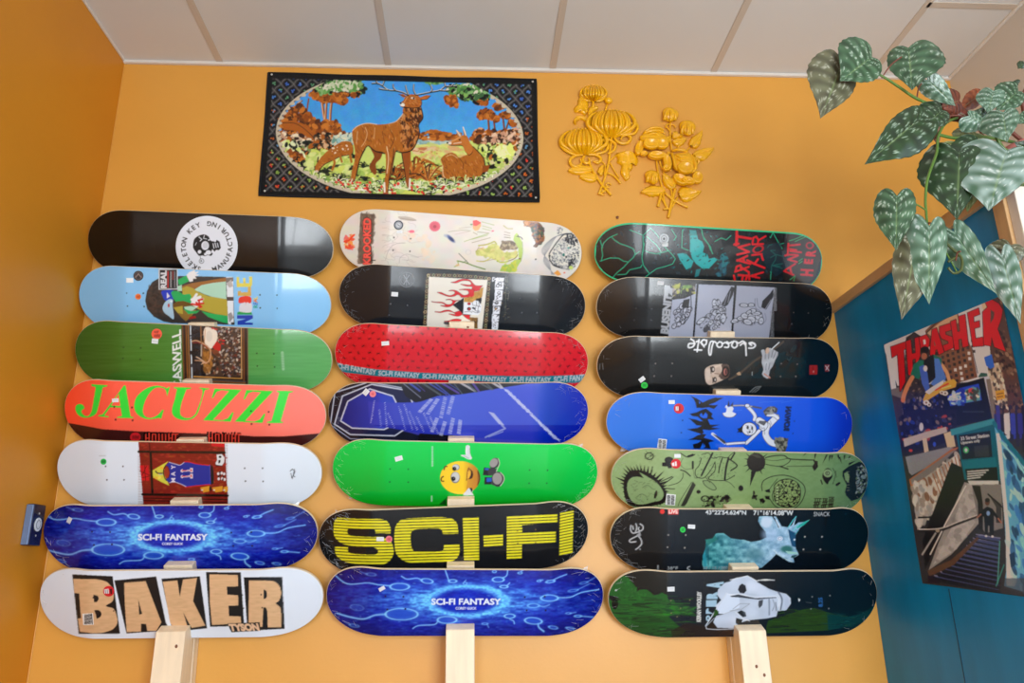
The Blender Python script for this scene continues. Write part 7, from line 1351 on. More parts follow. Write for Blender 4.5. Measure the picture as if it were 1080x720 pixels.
# rolled hem and pins
M_hem = mat('black_hem', (20, 20, 22), rough=0.95, bump=0.4, bscale=400); M_pin = mat('steel_pin', (200, 200, 196), rough=0.3, metal=0.6)
bm = bmesh.new(); lp = []
for (a, b_) in (((0, 0), (1, 0)), ((1, 0), (1, 1)), ((1, 1), (0, 1)), ((0, 1), (0, 0))):
    for k_ in range(30): q = k_/30; lp.append(tpt(np.array(a[0]+(b_[0]-a[0])*q), np.array(a[1]+(b_[1]-a[1])*q)))
lp.append(lp[0]); add_tube(bm, [p-org for p in lp], 0.0036, 8)
from_bm('hem', bm, M_hem, tap, True)
for q in ((0.014, 0.02), (0.986, 0.025), (0.988, 0.975), (0.02, 0.97)):
    p = tpt(np.array(q[0]), np.array(q[1]))-org; bm = bmesh.new(); r_ = bmesh.ops.create_uvsphere(bm, u_segments=12, v_segments=8, radius=0.0042)
    for v in r_['verts']: v.co = Vector((p[0]+v.co.x, p[1]-0.0052+v.co.y*.5, p[2]+v.co.z))
    from_bm('pin', bm, M_pin, tap, True)

# ------------------------------------------------------------------ magazine poster on the teal panel
cv = Canvas(925, 300, 1125, 640, (50, 48, 50)); PA = (920, 300, 4.5); PB = (920, 440, 3.6); R = random.Random(31)
cv.view(*PA)
SKY = (206, 212, 228)
cv.poly([(50, 290), (180, 220), (400, 110), (560, 40), (640, 20), (700, 60), (620, 440), (500, 460), (120, 480)], SKY); cv.poly([(60, 290), (90, 280), (130, 640), (110, 640)], (190, 196, 208))
cv.poly([(80, 500), (150, 480), (150, 640), (110, 640)], (110, 104, 104)); cv.poly([(84, 520), (140, 540), (150, 700), (120, 700)], (60, 52, 54))
cv.poly([(160, 250), (200, 225), (240, 250), (250, 330), (260, 440), (250, 560), (180, 600), (140, 560)], (58, 54, 58)); cv.splat(70, [(160, 250), (240, 250), (250, 600), (150, 600)], 5, [(96, 84, 74), (40, 38, 44), (130, 110, 90)], 1.6, .8)
cv.poly([(250, 220), (300, 170), (400, 120), (430, 200), (470, 300), (500, 440), (360, 480), (290, 360)], (120, 84, 62)); cv.poly([(260, 230), (320, 180), (400, 130), (410, 180), (300, 260)], (186, 160, 128))
for r in range(7):
    for c in range(8):
        x, y = 300+c*24+r*4, 320+r*26-c*9
        if x < 480: cv.rect(x, y, x+13, y+15, R.choice([(46, 42, 44), (206, 200, 196), (70, 60, 60)]))
cv.line([(255, 232), (300, 184), (410, 128)], 4, (40, 34, 30)); cv.line([(160, 266), (196, 228), (246, 256)], 6, (40, 40, 44)); cv.line([(470, 290), (500, 420)], 4, (60, 50, 44))
cv.poly([(540, 60), (600, 40), (680, 160), (800, 300), (800, 800), (690, 700), (640, 620), (600, 460), (560, 330)], (84, 62, 54)); cv.splat(260, [(600, 60), (700, 200), (900, 460), (900, 760), (690, 640), (620, 460), (570, 320)], 6, [(120, 92, 74), (50, 38, 38), (150, 124, 100), (36, 30, 34), (96, 60, 50)], 1.7, .85, angle=65)
cv.poly([(510, 60), (540, 60), (550, 130), (530, 140)], (190, 170, 140)); cv.poly([(545, 380), (600, 370), (640, 520), (640, 600), (570, 560)], (176, 160, 138)); cv.splat(70, [(545, 380), (600, 370), (640, 520), (640, 600), (570, 560)], 5, [(100, 84, 74), (210, 200, 180), (60, 54, 54)], 1.6, .9, angle=80)
cv.poly([(500, 440), (515, 418), (545, 420), (548, 440)], (40, 90, 80)); cv.poly([(505, 440), (556, 434), (590, 640), (540, 640)], (176, 180, 188)); cv.poly([(530, 345), (566, 330), (580, 390), (560, 400), (540, 384)], (50, 100, 200))
cv.poly([(584, 505), (626, 498), (630, 540), (590, 550)], (214, 150, 40)); cv.line([(592, 520), (622, 514)], 4, (90, 60, 20)); cv.line([(594, 534), (620, 530)], 4, (90, 60, 20))
cv.poly([(140, 560), (250, 520), (340, 500), (360, 680), (160, 720)], (28, 28, 38)); cv.splat(130, [(140, 560), (250, 520), (340, 510), (360, 680), (160, 720)], 5, [(50, 52, 70), (18, 18, 24), (96, 84, 80), (40, 60, 130), (140, 130, 120)], 1.5, .9, angle=85); cv.poly([(222, 660), (240, 656), (244, 700), (226, 700)], (180, 180, 190)); cv.line([(338, 540), (360, 680)], 4, (190, 190, 190))
# billboard
cv.poly([(330, 520), (390, 480), (530, 440), (560, 580), (570, 640), (360, 676)], (20, 24, 30)); cv.poly([(356, 530), (420, 490), (505, 470), (520, 548), (370, 576)], (36, 70, 190)); cv.splat(40, [(360, 530), (430, 500), (436, 560), (372, 574)], 7, [(90, 140, 230), (30, 50, 160), (200, 214, 240)], 2, .8); cv.poly([(440, 500), (480, 484), (512, 500), (512, 548), (446, 560)], (90, 150, 150)); cv.ell(470, 505, 16, 14, (200, 60, 60)); cv.splat(20, [(440, 500), (500, 490), (506, 548), (446, 556)], 6, [(206, 190, 170), (60, 70, 60), (120, 40, 50)], 1.6, .9); cv.line([(366, 532), (420, 512)], 4, (220, 226, 240)); cv.line([(380, 550), (420, 544)], 4, (200, 206, 230)); cv.rect(430, 600, 530, 606, (60, 70, 74), .8); cv.poly([(540, 450), (560, 446), (590, 640), (570, 640)], (120, 110, 100))
# people on the street
for x, c in ((590, (40, 50, 110)), (634, (200, 200, 210)), (664, (50, 60, 150)), (690, (50, 50, 130)), (612, (36, 34, 50)), (716, (40, 40, 90)), (740, (60, 50, 60))): cv.line([(x, 620), (x+8, 720)], 26, c); cv.ell(x-2, 604, 9, 10, (90, 64, 56))
# street level parapet, sign box, railings
cv.view(*PB)
cv.poly([(100, 0), (150, -30), (320, -30), (320, 80), (240, 110), (110, 150)], (34, 32, 40)); cv.splat(70, [(104, 0), (320, -10), (300, 60), (120, 120)], 5, [(60, 60, 80), (130, 110, 90), (40, 60, 140), (170, 70, 40), (20, 20, 24)], 1.6, .9); cv.ell(186, 36, 8, 16, (190, 190, 200)); cv.ell(146, 126, 7, 5, (214, 70, 40)); cv.ell(236, 102, 6, 9, (50, 80, 180))
cv.poly([(118, 82), (200, 56), (280, 36), (284, 56), (200, 82), (122, 112)], (176, 166, 154)); cv.poly([(190, 82), (206, 78), (214, 128), (198, 134)], (196, 176, 150)); cv.poly([(272, 62), (306, 50), (316, 110), (286, 118)], (204, 176, 140))
cv.poly([(126, 150), (290, 112), (316, 120), (240, 170), (150, 220), (140, 210)], (130, 132, 138)); cv.poly([(140, 236), (300, 120), (330, 112), (220, 214), (150, 280)], (160, 100, 60)); cv.poly([(146, 236), (300, 130), (320, 120), (230, 210), (150, 256)], (120, 116, 114)); cv.poly([(150, 262), (240, 200), (320, 140), (334, 190), (290, 280), (200, 400), (172, 430)], (166, 160, 152)); cv.splat(150, [(150, 262), (240, 200), (320, 140), (334, 190), (290, 280), (200, 400), (172, 430)], 7, [(190, 186, 180), (140, 130, 120), (120, 80, 56), (150, 150, 150), (206, 200, 190)], 2, .8, angle=80)
for k_ in range(9): cv.line([(230+k_*12, 215-k_*9), (262+k_*9, 300-k_*14)], 4, (140, 84, 50), .8)
cv.poly([(300, 170), (340, 190), (366, 240), (280, 400), (200, 580), (190, 470)], (30, 28, 30)); cv.poly([(350, 246), (400, 260), (406, 400), (300, 520), (214, 580), (250, 480)], (140, 138, 136)); cv.poly([(362, 250), (384, 256), (404, 380), (320, 500), (230, 560), (300, 420)], (166, 164, 162)); cv.splat(60, [(350, 260), (400, 270), (404, 400), (300, 510), (240, 550)], 9, [(150, 148, 146), (176, 174, 172), (120, 118, 116)], 1.5, .5)
cv.line([(355, 260), (280, 400), (220, 520)], 5, (206, 200, 190)); cv.line([(176, 380), (240, 378), (300, 350)], 7, (30, 28, 30)); cv.line([(178, 430), (260, 426), (330, 400), (400, 374)], 12, (40, 38, 38), 1, sm=True); cv.line([(178, 425), (260, 421), (330, 395), (400, 370)], 4, (190, 186, 180), 1, sm=True); cv.line([(190, 520), (240, 440)], 7, (150, 148, 146)); cv.ell(248, 430, 8, 7, (150, 140, 120))
cv.poly([(316, 50), (470, 20), (486, 240), (470, 250), (350, 236)], (10, 96, 110)); cv.poly([(296, 46), (462, 4), (466, 24), (300, 70)], (60, 140, 150)); cv.poly([(328, 68), (448, 50), (456, 150), (340, 160)], (24, 28, 26)); cv.text('33 Street Station', (336, 88), (444, 74), (334, 74), (190, 196, 192), 0.03); cv.text('Uptown only', (338, 106), (410, 96), (336, 92), (190, 196, 192), 0.03); cv.ell(356, 124, 11, 13, (60, 160, 90)); cv.ell(356, 124, 5, 7, (200, 226, 200)); cv.poly([(386, 110), (440, 104), (444, 148), (390, 150)], (50, 54, 52)); cv.poly([(340, 166), (468, 152), (472, 188), (346, 196)], (20, 110, 126)); cv.poly([(352, 196), (474, 188), (478, 240), (362, 244)], (22, 24, 24))
for k_ in range(4): cv.line([(362, 206+k_*9), (440-k_*10, 200+k_*9)], 4.5, (190, 194, 190))
cv.poly([(362, 240), (480, 240), (480, 254), (370, 256)], (186, 190, 186)); cv.poly([(378, 256), (490, 254), (496, 420), (430, 440), (404, 400), (384, 300)], (120, 118, 116)); cv.poly([(378, 258), (410, 260), (420, 330), (420, 440), (404, 420), (400, 320)], (40, 36, 36)); cv.poly([(440, 290), (490, 330), (490, 400), (470, 400), (470, 340)], (60, 58, 58)); cv.line([(440, 292), (492, 340)], 6, (30, 30, 32))
# steps
for k_ in range(12):
    t = k_/12; x0, y0 = 230+170*t**.8, 610-170*t; x1 = 480+6*t; yy0 = 660-205*t
    cv.poly([(x0, y0), (x0+24, y0-18+t*8), (x1, yy0-22+t*10), (x1, yy0), ], (66, 72, 112))
    cv.line([(x0, y0+2), (x1, yy0+3)], 11*(1-t)+4, (30, 30, 38)); cv.line([(x0+6, y0-10), (x1, yy0-14)], 4, (140, 140, 170), .8)
cv.poly([(210, 582), (300, 540), (400, 452), (404, 462), (310, 560), (216, 604)], (90, 66, 50)); cv.poly([(210, 600), (226, 600), (260, 632), (212, 628)], (40, 30, 40))
# man on the stairs
cv.poly([(418, 350), (436, 338), (456, 346), (480, 380), (490, 398), (484, 400), (462, 372), (462, 440), (456, 452), (446, 452), (444, 410), (440, 410), (438, 450), (428, 448), (424, 376), (400, 382), (396, 376)], (24, 24, 30)); cv.ell(437, 322, 9, 13, (90, 60, 50)); cv.ell(437, 314, 9, 8, (24, 22, 24)); cv.ell(440, 364, 7, 9, (120, 150, 190)); cv.line([(398, 380), (412, 368)], 6, (150, 100, 80)); cv.line([(478, 384), (490, 400)], 6, (150, 100, 80)); cv.ell(432, 450, 5, 4, (200, 200, 206)); cv.ell(456, 452, 5, 4, (200, 200, 206))
# blue railings of the entrance
cv.poly([(462, 20), (490, 60), (560, 140), (700, 330), (700, 700), (500, 640), (512, 560), (500, 360), (486, 200), (470, 80)], (92, 160, 206)); cv.poly([(470, 60), (486, 60), (520, 420), (540, 640), (510, 640), (506, 420)], (190, 216, 232)); cv.splat(170, [(490, 60), (560, 140), (700, 330), (700, 700), (530, 640), (520, 400)], 8, [(130, 190, 224), (60, 120, 180), (40, 90, 140), (170, 206, 230), (30, 60, 90)], 3, .8, angle=72); cv.line([(462, 20), (510, 90), (580, 180), (700, 330)], 14, (20, 110, 130)); cv.line([(486, 90), (540, 150), (600, 250)], 6, (140, 200, 220)); cv.line([(500, 560), (470, 640)], 4, (60, 140, 130)); cv.line([(484, 470), (476, 630)], 4, (80, 150, 140))
cv.poly([(520, 520), (540, 510), (544, 560), (526, 570)], (30, 60, 90)); cv.poly([(500, 610), (700, 610), (700, 700), (500, 650)], (60, 56, 60), .6)
for x in (476, 500, 524, 548, 572): cv.line([(x, -40), (x+6, 40+(x-476)*.9)], 14, R.choice([(40, 40, 60), (60, 60, 140), (120, 110, 110), (34, 30, 36)]))
cv.poly([(500, 0), (520, -20), (524, 50), (506, 60)], (200, 200, 206))
cv.view(*PA)
for x, c in ((636, (206, 206, 214)), (666, (56, 66, 160)), (700, (50, 50, 130))): cv.line([(x, 620), (x+4, 700)], 24, c); cv.ell(x-2, 600, 10, 11, (90, 64, 56))
# masthead
MR = (206, 18, 28)
def mh(p, hol=()):
    cv.line(list(p)+[p[0]], 7, (60, 12, 16)); cv.poly(p, MR, holes=hol)
mh([(88, 296), (156, 272), (162, 300), (148, 310), (156, 460), (132, 506), (120, 330), (94, 346)])
mh([(160, 270), (182, 262), (188, 330), (206, 324), (202, 255), (222, 248), (230, 330), (214, 372), (206, 370), (206, 350), (190, 356), (192, 410), (180, 430), (172, 428)])
mh([(222, 250), (256, 238), (272, 260), (268, 290), (262, 300), (270, 330), (236, 340), (230, 300)], [[(240, 262), (252, 260), (254, 280), (242, 286)]])
mh([(284, 215), (304, 206), (340, 320), (316, 332), (308, 306), (300, 310), (296, 336), (276, 336), (276, 300)], [[(292, 262), (302, 288), (294, 292)]])
mh([(320, 200), (370, 184), (376, 214), (346, 224), (348, 238), (384, 250), (384, 300), (344, 316), (336, 290), (362, 280), (360, 268), (330, 256), (320, 236)])
mh([(372, 176), (396, 166), (404, 226), (416, 222), (410, 152), (440, 142), (456, 290), (430, 298), (424, 256), (408, 260), (412, 306), (392, 310)])
mh([(452, 134), (504, 112), (510, 140), (480, 152), (482, 180), (508, 172), (510, 200), (484, 208), (490, 256), (524, 250), (530, 290), (478, 294)])
mh([(524, 130), (548, 108), (536, 82), (560, 68), (600, 90), (618, 120), (612, 160), (594, 210), (632, 316), (580, 296), (566, 246), (562, 290), (530, 286)], [[(562, 118), (580, 132), (576, 160), (560, 186)]])
# skater in the air
cv.poly([(196, 380), (222, 358), (250, 360), (240, 400), (222, 450), (196, 440), (180, 430)], (30, 110, 96)); cv.line([(190, 440), (168, 480), (152, 520), (146, 546)], 20, (196, 130, 90), 1, sm=True); cv.ell(146, 548, 10, 12, (206, 120, 70)); cv.poly([(246, 350), (290, 330), (320, 380), (316, 430), (270, 470), (236, 440)], (30, 32, 40)); cv.line([(320, 370), (350, 410), (364, 450)], 16, (206, 150, 110), 1, sm=True); cv.poly([(290, 330), (330, 350), (330, 380), (300, 400)], (30, 110, 96))
cv.poly([(222, 390), (246, 380), (262, 420), (272, 490), (256, 512), (236, 470)], (70, 100, 180)); cv.poly([(294, 350), (316, 352), (350, 440), (340, 470), (290, 480), (276, 470), (300, 440)], (80, 120, 200)); cv.ell(250, 322, 24, 30, (60, 46, 44)); cv.ell(248, 310, 20, 16, (24, 22, 26)); cv.ell(246, 340, 14, 16, (150, 100, 80)); cv.ell(252, 398, 10, 14, (200, 190, 190))
cv.poly([(240, 546), (262, 500), (300, 490), (330, 466), (386, 448), (400, 462), (396, 486), (330, 506), (270, 544), (246, 560)], (206, 156, 60)); cv.line([(300, 500), (360, 470)], 8, (190, 60, 40)); cv.line([(330, 492), (372, 480)], 5, (230, 200, 120)); cv.poly([(250, 510), (280, 488), (340, 452), (336, 470), (270, 520)], (214, 214, 222)); 
for q in ((256, 560, 15, 12), (270, 570, 10, 9), (346, 516, 14, 11), (330, 512, 10, 9)): cv.ell(*q, (214, 204, 190)); cv.ell(q[0], q[1], 5, 5, (110, 90, 80))
cv.noise(7, (.6, .6), 5, 3); cv.finish()
y0, y1, z0, z1 = -0.283, -0.812, 1.130, 1.826
PQ = {'tl': atX(934, 363, XP), 'tr': atX(1056.5, 312, XP), 'bl': atX(975, 615, XP), 'br': atX(1080, 620, XP)}
TLp = PQ['tl']; BLp = PQ['bl']; TRp = PQ['tr']; BRp = BLp+(TRp-TLp)+np.array([0, 0, 0.004])
nu_, nv_ = 330, 420
s_, t_ = np.meshgrid(np.linspace(0, 1, nu_), np.linspace(0, 1, nv_), indexing='ij')
P_ = TLp*((1-s_)*(1-t_))[..., None]+TRp*(s_*(1-t_))[..., None]+BRp*(s_*t_)[..., None]+BLp*((1-s_)*t_)[..., None]
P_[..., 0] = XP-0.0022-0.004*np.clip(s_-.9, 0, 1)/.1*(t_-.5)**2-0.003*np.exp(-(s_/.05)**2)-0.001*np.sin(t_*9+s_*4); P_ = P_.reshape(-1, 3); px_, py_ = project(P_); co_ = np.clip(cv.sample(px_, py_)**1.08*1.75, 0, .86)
NN = nu_*nv_; b = np.concatenate([np.arange(nu_)*nv_, (nu_-1)*nv_+np.arange(nv_), (np.arange(nu_)*nv_+nv_-1)[::-1], np.arange(nv_)[::-1]]); bn = np.roll(b, -1); ok_ = b != bn
F_ = np.concatenate([grid_faces(nu_, nv_), grid_faces(nu_, nv_, NN, True), np.stack([b, bn, bn+NN, b+NN], -1)[ok_]])
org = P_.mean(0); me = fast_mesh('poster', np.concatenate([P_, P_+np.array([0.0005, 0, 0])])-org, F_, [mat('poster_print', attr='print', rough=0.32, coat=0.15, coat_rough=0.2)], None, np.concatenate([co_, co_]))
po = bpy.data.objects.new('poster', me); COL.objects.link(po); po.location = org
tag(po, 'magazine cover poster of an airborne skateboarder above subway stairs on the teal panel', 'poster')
# ------------------------------------------------------------------ moulded flower plaques
M_gold = mat('golden_yellow_plastic', (236, 172, 4), rough=0.32, spec=0.5, coat=0.25, coat_rough=0.15)
def ribbon(bm, pts, w, h, base=None, tip=0.35, seg=7, n=5):
    """a domed strip (petal) along pts [(x, z, y)], half width w, rise h"""
    P = spline(pts, n); m = len(P); rows = []
    for i, p in enumerate(P):
        d = P[min(i+1, m-1)]-P[max(i-1, 0)]; l = math.hypot(d[0], d[1])+1e-9; nx, nz = -d[1]/l, d[0]/l; t = i/(m-1)
        f = math.sin(math.pi*min(max(t*(1-.0)+.08, 0), .97))**tip; r = []
        for k in range(seg):
            a = math.pi*k/(seg-1); cxx = math.cos(a)*w*f; r.append(bm.verts.new((p[0]+nx*cxx, p[2]-math.sin(a)*h*f, p[1]+nz*cxx)))
        rows.append(r)
    for i in range(m-1):
        for k in range(seg-1): bm.faces.new((rows[i][k], rows[i][k+1], rows[i+1][k+1], rows[i+1][k]))
    bm.faces.new(rows[0]); bm.faces.new(rows[-1][::-1])
    for k in (0, seg-1): pass
def leafshape(bm, outline, mid, rise=0.010, y=-0.004):
    """leaf blade with a sunk midrib, domed halves, serrated outline"""
    O = [Vector((p[0], y, p[1])) for p in outline]; M_ = spline(mid, 6); n = len(O)
    mids = [Vector((p[0], y-rise*0.55, p[1])) for p in M_]
    def near(p): return min(mids, key=lambda q: (q-p).length)
    ring0 = [bm.verts.new(o) for o in O]; ring1 = []; ring2 = []
    for o in O:
        q = near(o); a = o.lerp(q, 0.45); a.y = y-rise*(1.0+.12*math.cos(len(ring1)*math.pi/2)); ring1.append(bm.verts.new(a)); b = o.lerp(q, 0.93); b.y = y-rise*.5; ring2.append(bm.verts.new(b))
    back = [bm.verts.new((o.x, -0.0005, o.z)) for o in O]
    for i in range(n):
        j = (i+1) % n
        bm.faces.new((back[i], back[j], ring0[j], ring0[i])); bm.faces.new((ring0[i], ring0[j], ring1[j], ring1[i])); bm.faces.new((ring1[i], ring1[j], ring2[j], ring2[i]))
    bm.faces.new(ring2)
def serr(pts, n=4, amp=0.0016, closed=True):
    P = spline(pts, n, closed); out = []
    c = np.mean([p[:2] for p in P], 0)
    for i, p in enumerate(P):
        d = p[:2]-c; l = np.hypot(*d)+1e-9; k = amp if i % 2 else -amp; out.append((p[0]+d[0]/l*k, p[1]+d[1]/l*k))
    return out
def plaque(name, label, view, center):
    ox, oy, k = view; c = at(*center, 0); root = empty(name, (c[0], 0, c[2])); tag(root, label, 'wall plaque', 'golden flower plaques above the racks')
    def W(x, y, d=0.0):
        p = at(ox+x/k, oy+y/k, -d); return (p[0]-c[0], p[2]-c[2])
    for dx, dz in ((-.02, .03), (.02, -.03)): from_bm_peg(root, dx, dz)
    return root, W
def from_bm_peg(root, dx, dz):
    bm = bmesh.new(); add_box(bm, (dx-.006, -.008, dz-.006), (dx+.006, -.0002, dz+.006)); from_bm('mount', bm, M_gold, root)
FV = (580, 85, 5.758)
root, W = plaque('flower_plaque', 'golden chrysanthemum plaque with two big blooms beside the tapestry', FV, (628, 150))
def part(name, bm, root, smooth=True):
    o = from_bm(name, bm, M_gold, root, smooth); return o
def mum(cx, cy, rx, ry, dep, n=11, tails=(), open_=1.0, ncap=8):
    """incurved chrysanthemum head: overlapping bowed petals"""
    bm = bmesh.new(); b0 = W(cx, cy+ry*0.95, dep)
    for lay, (sc, dd, nn) in enumerate(((1.0, 0.0, 9), (0.66, 0.009, 6), (0.22, 0.017, 3))):
        for i in range(nn):
            t = -1+2*i/(nn-1) if nn > 1 else 0; t = t*sc
            x0, y0 = cx+t*rx*0.22, cy+ry*0.95; x1, y1 = cx+t*rx*1.12, cy+ry*0.30*(1-abs(t)*.3); x2, y2 = cx+t*rx*1.08, cy-ry*0.45; x3, y3 = cx+t*rx*0.72, cy-ry*(0.98-abs(t)*.12)
            bulge = (1-t*t*.7); pt = [(x0, y0, .006), (x1, y1, .012+.014*bulge+dd), (x2, y2, .014+.012*bulge+dd), (x3, y3, .010+dd*.6)]
            ribbon(bm, [(*W(x, y, z+dep), -(z+dep)) for x, y, z in pt], 0.0066*rx/120+.0008, 0.0075*rx/120+.001)
    r_ = bmesh.ops.create_uvsphere(bm, u_segments=16, v_segments=10, radius=1.0); o = W(cx, cy, .01+dep)
    for v in r_['verts']: v.co = Vector((o[0]+v.co.x*rx/k_px*.8, min(-(.004+dep)+v.co.y*.007, -.0006), o[1]+v.co.z*ry/k_px*.8))
    for i in range(ncap):
        t = -1+2*(i+.5)/ncap; x, y = cx+t*rx*.72, cy-ry*(1.0-.25*t*t); p = W(x, y, .015+dep); r_ = bmesh.ops.create_uvsphere(bm, u_segments=8, v_segments=6, radius=0.0045)
        for v in r_['verts']: v.co = v.co+Vector((p[0], -(.016+dep), p[1]))
    part('bloom', bm, root)
    bm = bmesh.new()
    for tl in tails:
        ribbon(bm, [(*W(x, y, .010+dep*.6), -(.010+dep*.5)) for x, y in tl], 0.0058, 0.0062, tip=.25)
    if len(bm.verts): part('curled_petals', bm, root)
    else: bm.free()
k_px = 5.758*294  # crop px per metre on the wall
mum(372, 262, 122, 84, .004, 13, tails=([(250, 230), (240, 270), (270, 310), (330, 340), (372, 335)], [(262, 250), (270, 300), (310, 325), (360, 330)], [(380, 325), (420, 330), (470, 320), (500, 290), (505, 260)], [(490, 262), (520, 258), (532, 285), (515, 318), (480, 325), (440, 315)], [(390, 330), (400, 360), (430, 380), (470, 378), (490, 352), (470, 330), (440, 340), (430, 360)]))
mum(205, 372, 118, 80, .0, 13, tails=([(66, 340), (60, 380), (90, 420), (150, 450), (200, 452)], [(80, 350), (90, 400), (130, 435)], [(190, 450), (150, 458), (122, 480), (128, 510), (160, 522), (190, 505), (186, 475)], [(210, 455), (200, 480), (215, 500), (240, 495), (235, 470)], [(230, 450), (280, 452), (310, 475), (290, 500), (262, 490)], [(300, 350), (350, 380), (345, 420), (310, 440), (260, 445)], [(330, 345), (392, 380), (390, 420), (350, 445)]))
mum(265, 78, 66, 48, .002, 9, tails=([(196, 60), (186, 90), (210, 116), (245, 124)], [(330, 60), (336, 92), (312, 118), (280, 126)]), ncap=6)
bm = bmesh.new(); p = W(355, 122, .01); r_ = bmesh.ops.create_icosphere(bm, subdivisions=3, radius=0.0155)
for v in r_['verts']: v.co = Vector((p[0]+v.co.x*(1+.05*math.sin(12*math.atan2(v.co.z, v.co.x))), -0.010+v.co.y*.8, p[1]+v.co.z*.85))
part('bud', bm, root)
def stem(root, W, pts, r=0.0042, d=.007):
    bm = bmesh.new(); add_tube(bm, [Vector((*W(x, y, d)[:1], -d, W(x, y, d)[1])) for x, y in [(q[0], q[1]) for q in spline(pts, 5)]], r, 8); part('stem', bm, root)
for pts, r_ in (([(376, 335), (368, 400), (356, 500), (330, 600), (296, 690)], .0046), ([(240, 500), (262, 550), (300, 610), (340, 660), (372, 696)], .0048), ([(262, 490), (310, 490), (335, 520), (330, 580)], .0028), ([(400, 455), (360, 490), (345, 520)], .003), ([(350, 560), (390, 580), (430, 625)], .0042), ([(365, 500), (395, 555), (420, 590)], .003), ([(262, 125), (262, 160)], .005), ([(348, 145), (338, 175)], .004), ([(300, 690), (330, 670), (352, 640)], .0036)): stem(root, W, pts, r_)
def leaf(root, W, out, mid, rise=.010, y=-.004, n=4, amp=.0016):
    bm = bmesh.new(); leafshape(bm, serr([W(*p) for p in out], n, amp), [(*W(*p), 0) for p in mid], rise, y); part('leaf', bm, root)
leaf(root, W, [(108, 555), (130, 530), (180, 515), (230, 520), (262, 540), (250, 560), (200, 575), (150, 572)], [(115, 555), (250, 545)])
leaf(root, W, [(176, 590), (200, 565), (250, 560), (280, 580), (282, 610), (250, 622), (210, 612)], [(185, 590), (278, 600)])
leaf(root, W, [(285, 560), (300, 525), (322, 520), (325, 560), (310, 585)], [(290, 575), (322, 530)])
leaf(root, W, [(395, 450), (440, 438), (480, 436), (520, 452), (535, 490), (522, 520), (505, 505), (498, 540), (480, 560), (485, 590), (460, 612), (440, 590), (425, 560), (432, 520), (405, 500), (410, 475)], [(470, 445), (468, 520), (460, 605)], .013)
leaf(root, W, [(190, 100), (215, 110), (232, 140), (230, 180), (215, 215), (185, 200), (150, 195), (145, 170), (165, 150), (170, 120)], [(195, 105), (200, 160), (218, 212)], .012)
leaf(root, W, [(230, 190), (240, 165), (270, 160), (292, 175), (262, 195), (240, 222), (228, 210)], [(235, 200), (288, 172)])
leaf(root, W, [(145, 240), (165, 220), (210, 225), (236, 245), (226, 262), (190, 240), (165, 250), (158, 270), (142, 262)], [(150, 250), (190, 232), (230, 252)])
for q in ((320, 680), (355, 635)):
    bm = bmesh.new(); p = W(*q, .008); add_tube(bm, [Vector((p[0]+.009*math.cos(a), -.008, p[1]+.009*math.sin(a))) for a in np.linspace(0, 5.2, 14)], .003, 7); part('tendril', bm, root)

RVW = (665, 105, 5.536)
root, W = plaque('flower_plaque', 'golden rose plaque with two open blooms, buds and leaves, right of the chrysanthemum one', RVW, (711, 170)); k_px = 5.536*294
def blob(name, cx, cy, rx, ry, dep, th, lobes=0, seed=0, tilt=0, cut=()):
    bm = bmesh.new(); r_ = bmesh.ops.create_uvsphere(bm, u_segments=36, v_segments=18, radius=1.0); o = W(cx, cy, dep); ct, st_ = math.cos(math.radians(tilt)), math.sin(math.radians(tilt))
    for v in r_['verts']:
        a = math.atan2(v.co.z, v.co.x); rr = math.hypot(v.co.x, v.co.z); f = 1+(0.07*math.sin(lobes*a+seed) if lobes else 0)*rr; dy = v.co.y*(1+(0.15*math.cos(lobes*a+seed)*rr if lobes else 0)); x, z = v.co.x*f*rx/k_px, v.co.z*f*ry/k_px
        if name == 'petal' and v.co.y < 0: dy = -(.45+.95*rr*rr)*max(0, 1-rr**6)**.5
        v.co = Vector((o[0]+x*ct-z*st_, min(-dep+dy*th, -.0006), o[1]+x*st_+z*ct))
    return part(name, bm, root)
def petals(name, lst, w, h):
    bm = bmesh.new()
    for (pts, ww) in lst: ribbon(bm, [(*W(x, y, d), -d) for x, y, d in pts], ww, h, tip=.3)
    return part(name, bm, root)
# rose one
blob('bloom', 140, 240, 92, 58, .012, .020, 5, 1); petals('petals', [([(60, 225, .012), (85, 235, .026), (150, 232, .030), (210, 225, .022), (235, 210, .010)], .008), ([(72, 200, .014), (110, 185, .024), (170, 182, .024), (205, 200, .014)], .006), ([(80, 190, .012), (120, 168, .018), (170, 166, .018), (195, 182, .012)], .005), ([(100, 205, .022), (140, 198, .030), (180, 206, .022)], .005), ([(115, 172, .016), (135, 182, .022), (160, 172, .016)], .004)], .006, .006)
blob('petal', 118, 262, 50, 36, .026, .014); blob('petal', 182, 262, 42, 34, .025, .013); blob('petal', 50, 285, 26, 52, .010, .013, 0, 0, -18); blob('petal', 152, 330, 56, 26, .014, .016); blob('petal', 76, 318, 24, 16, .016, .012)
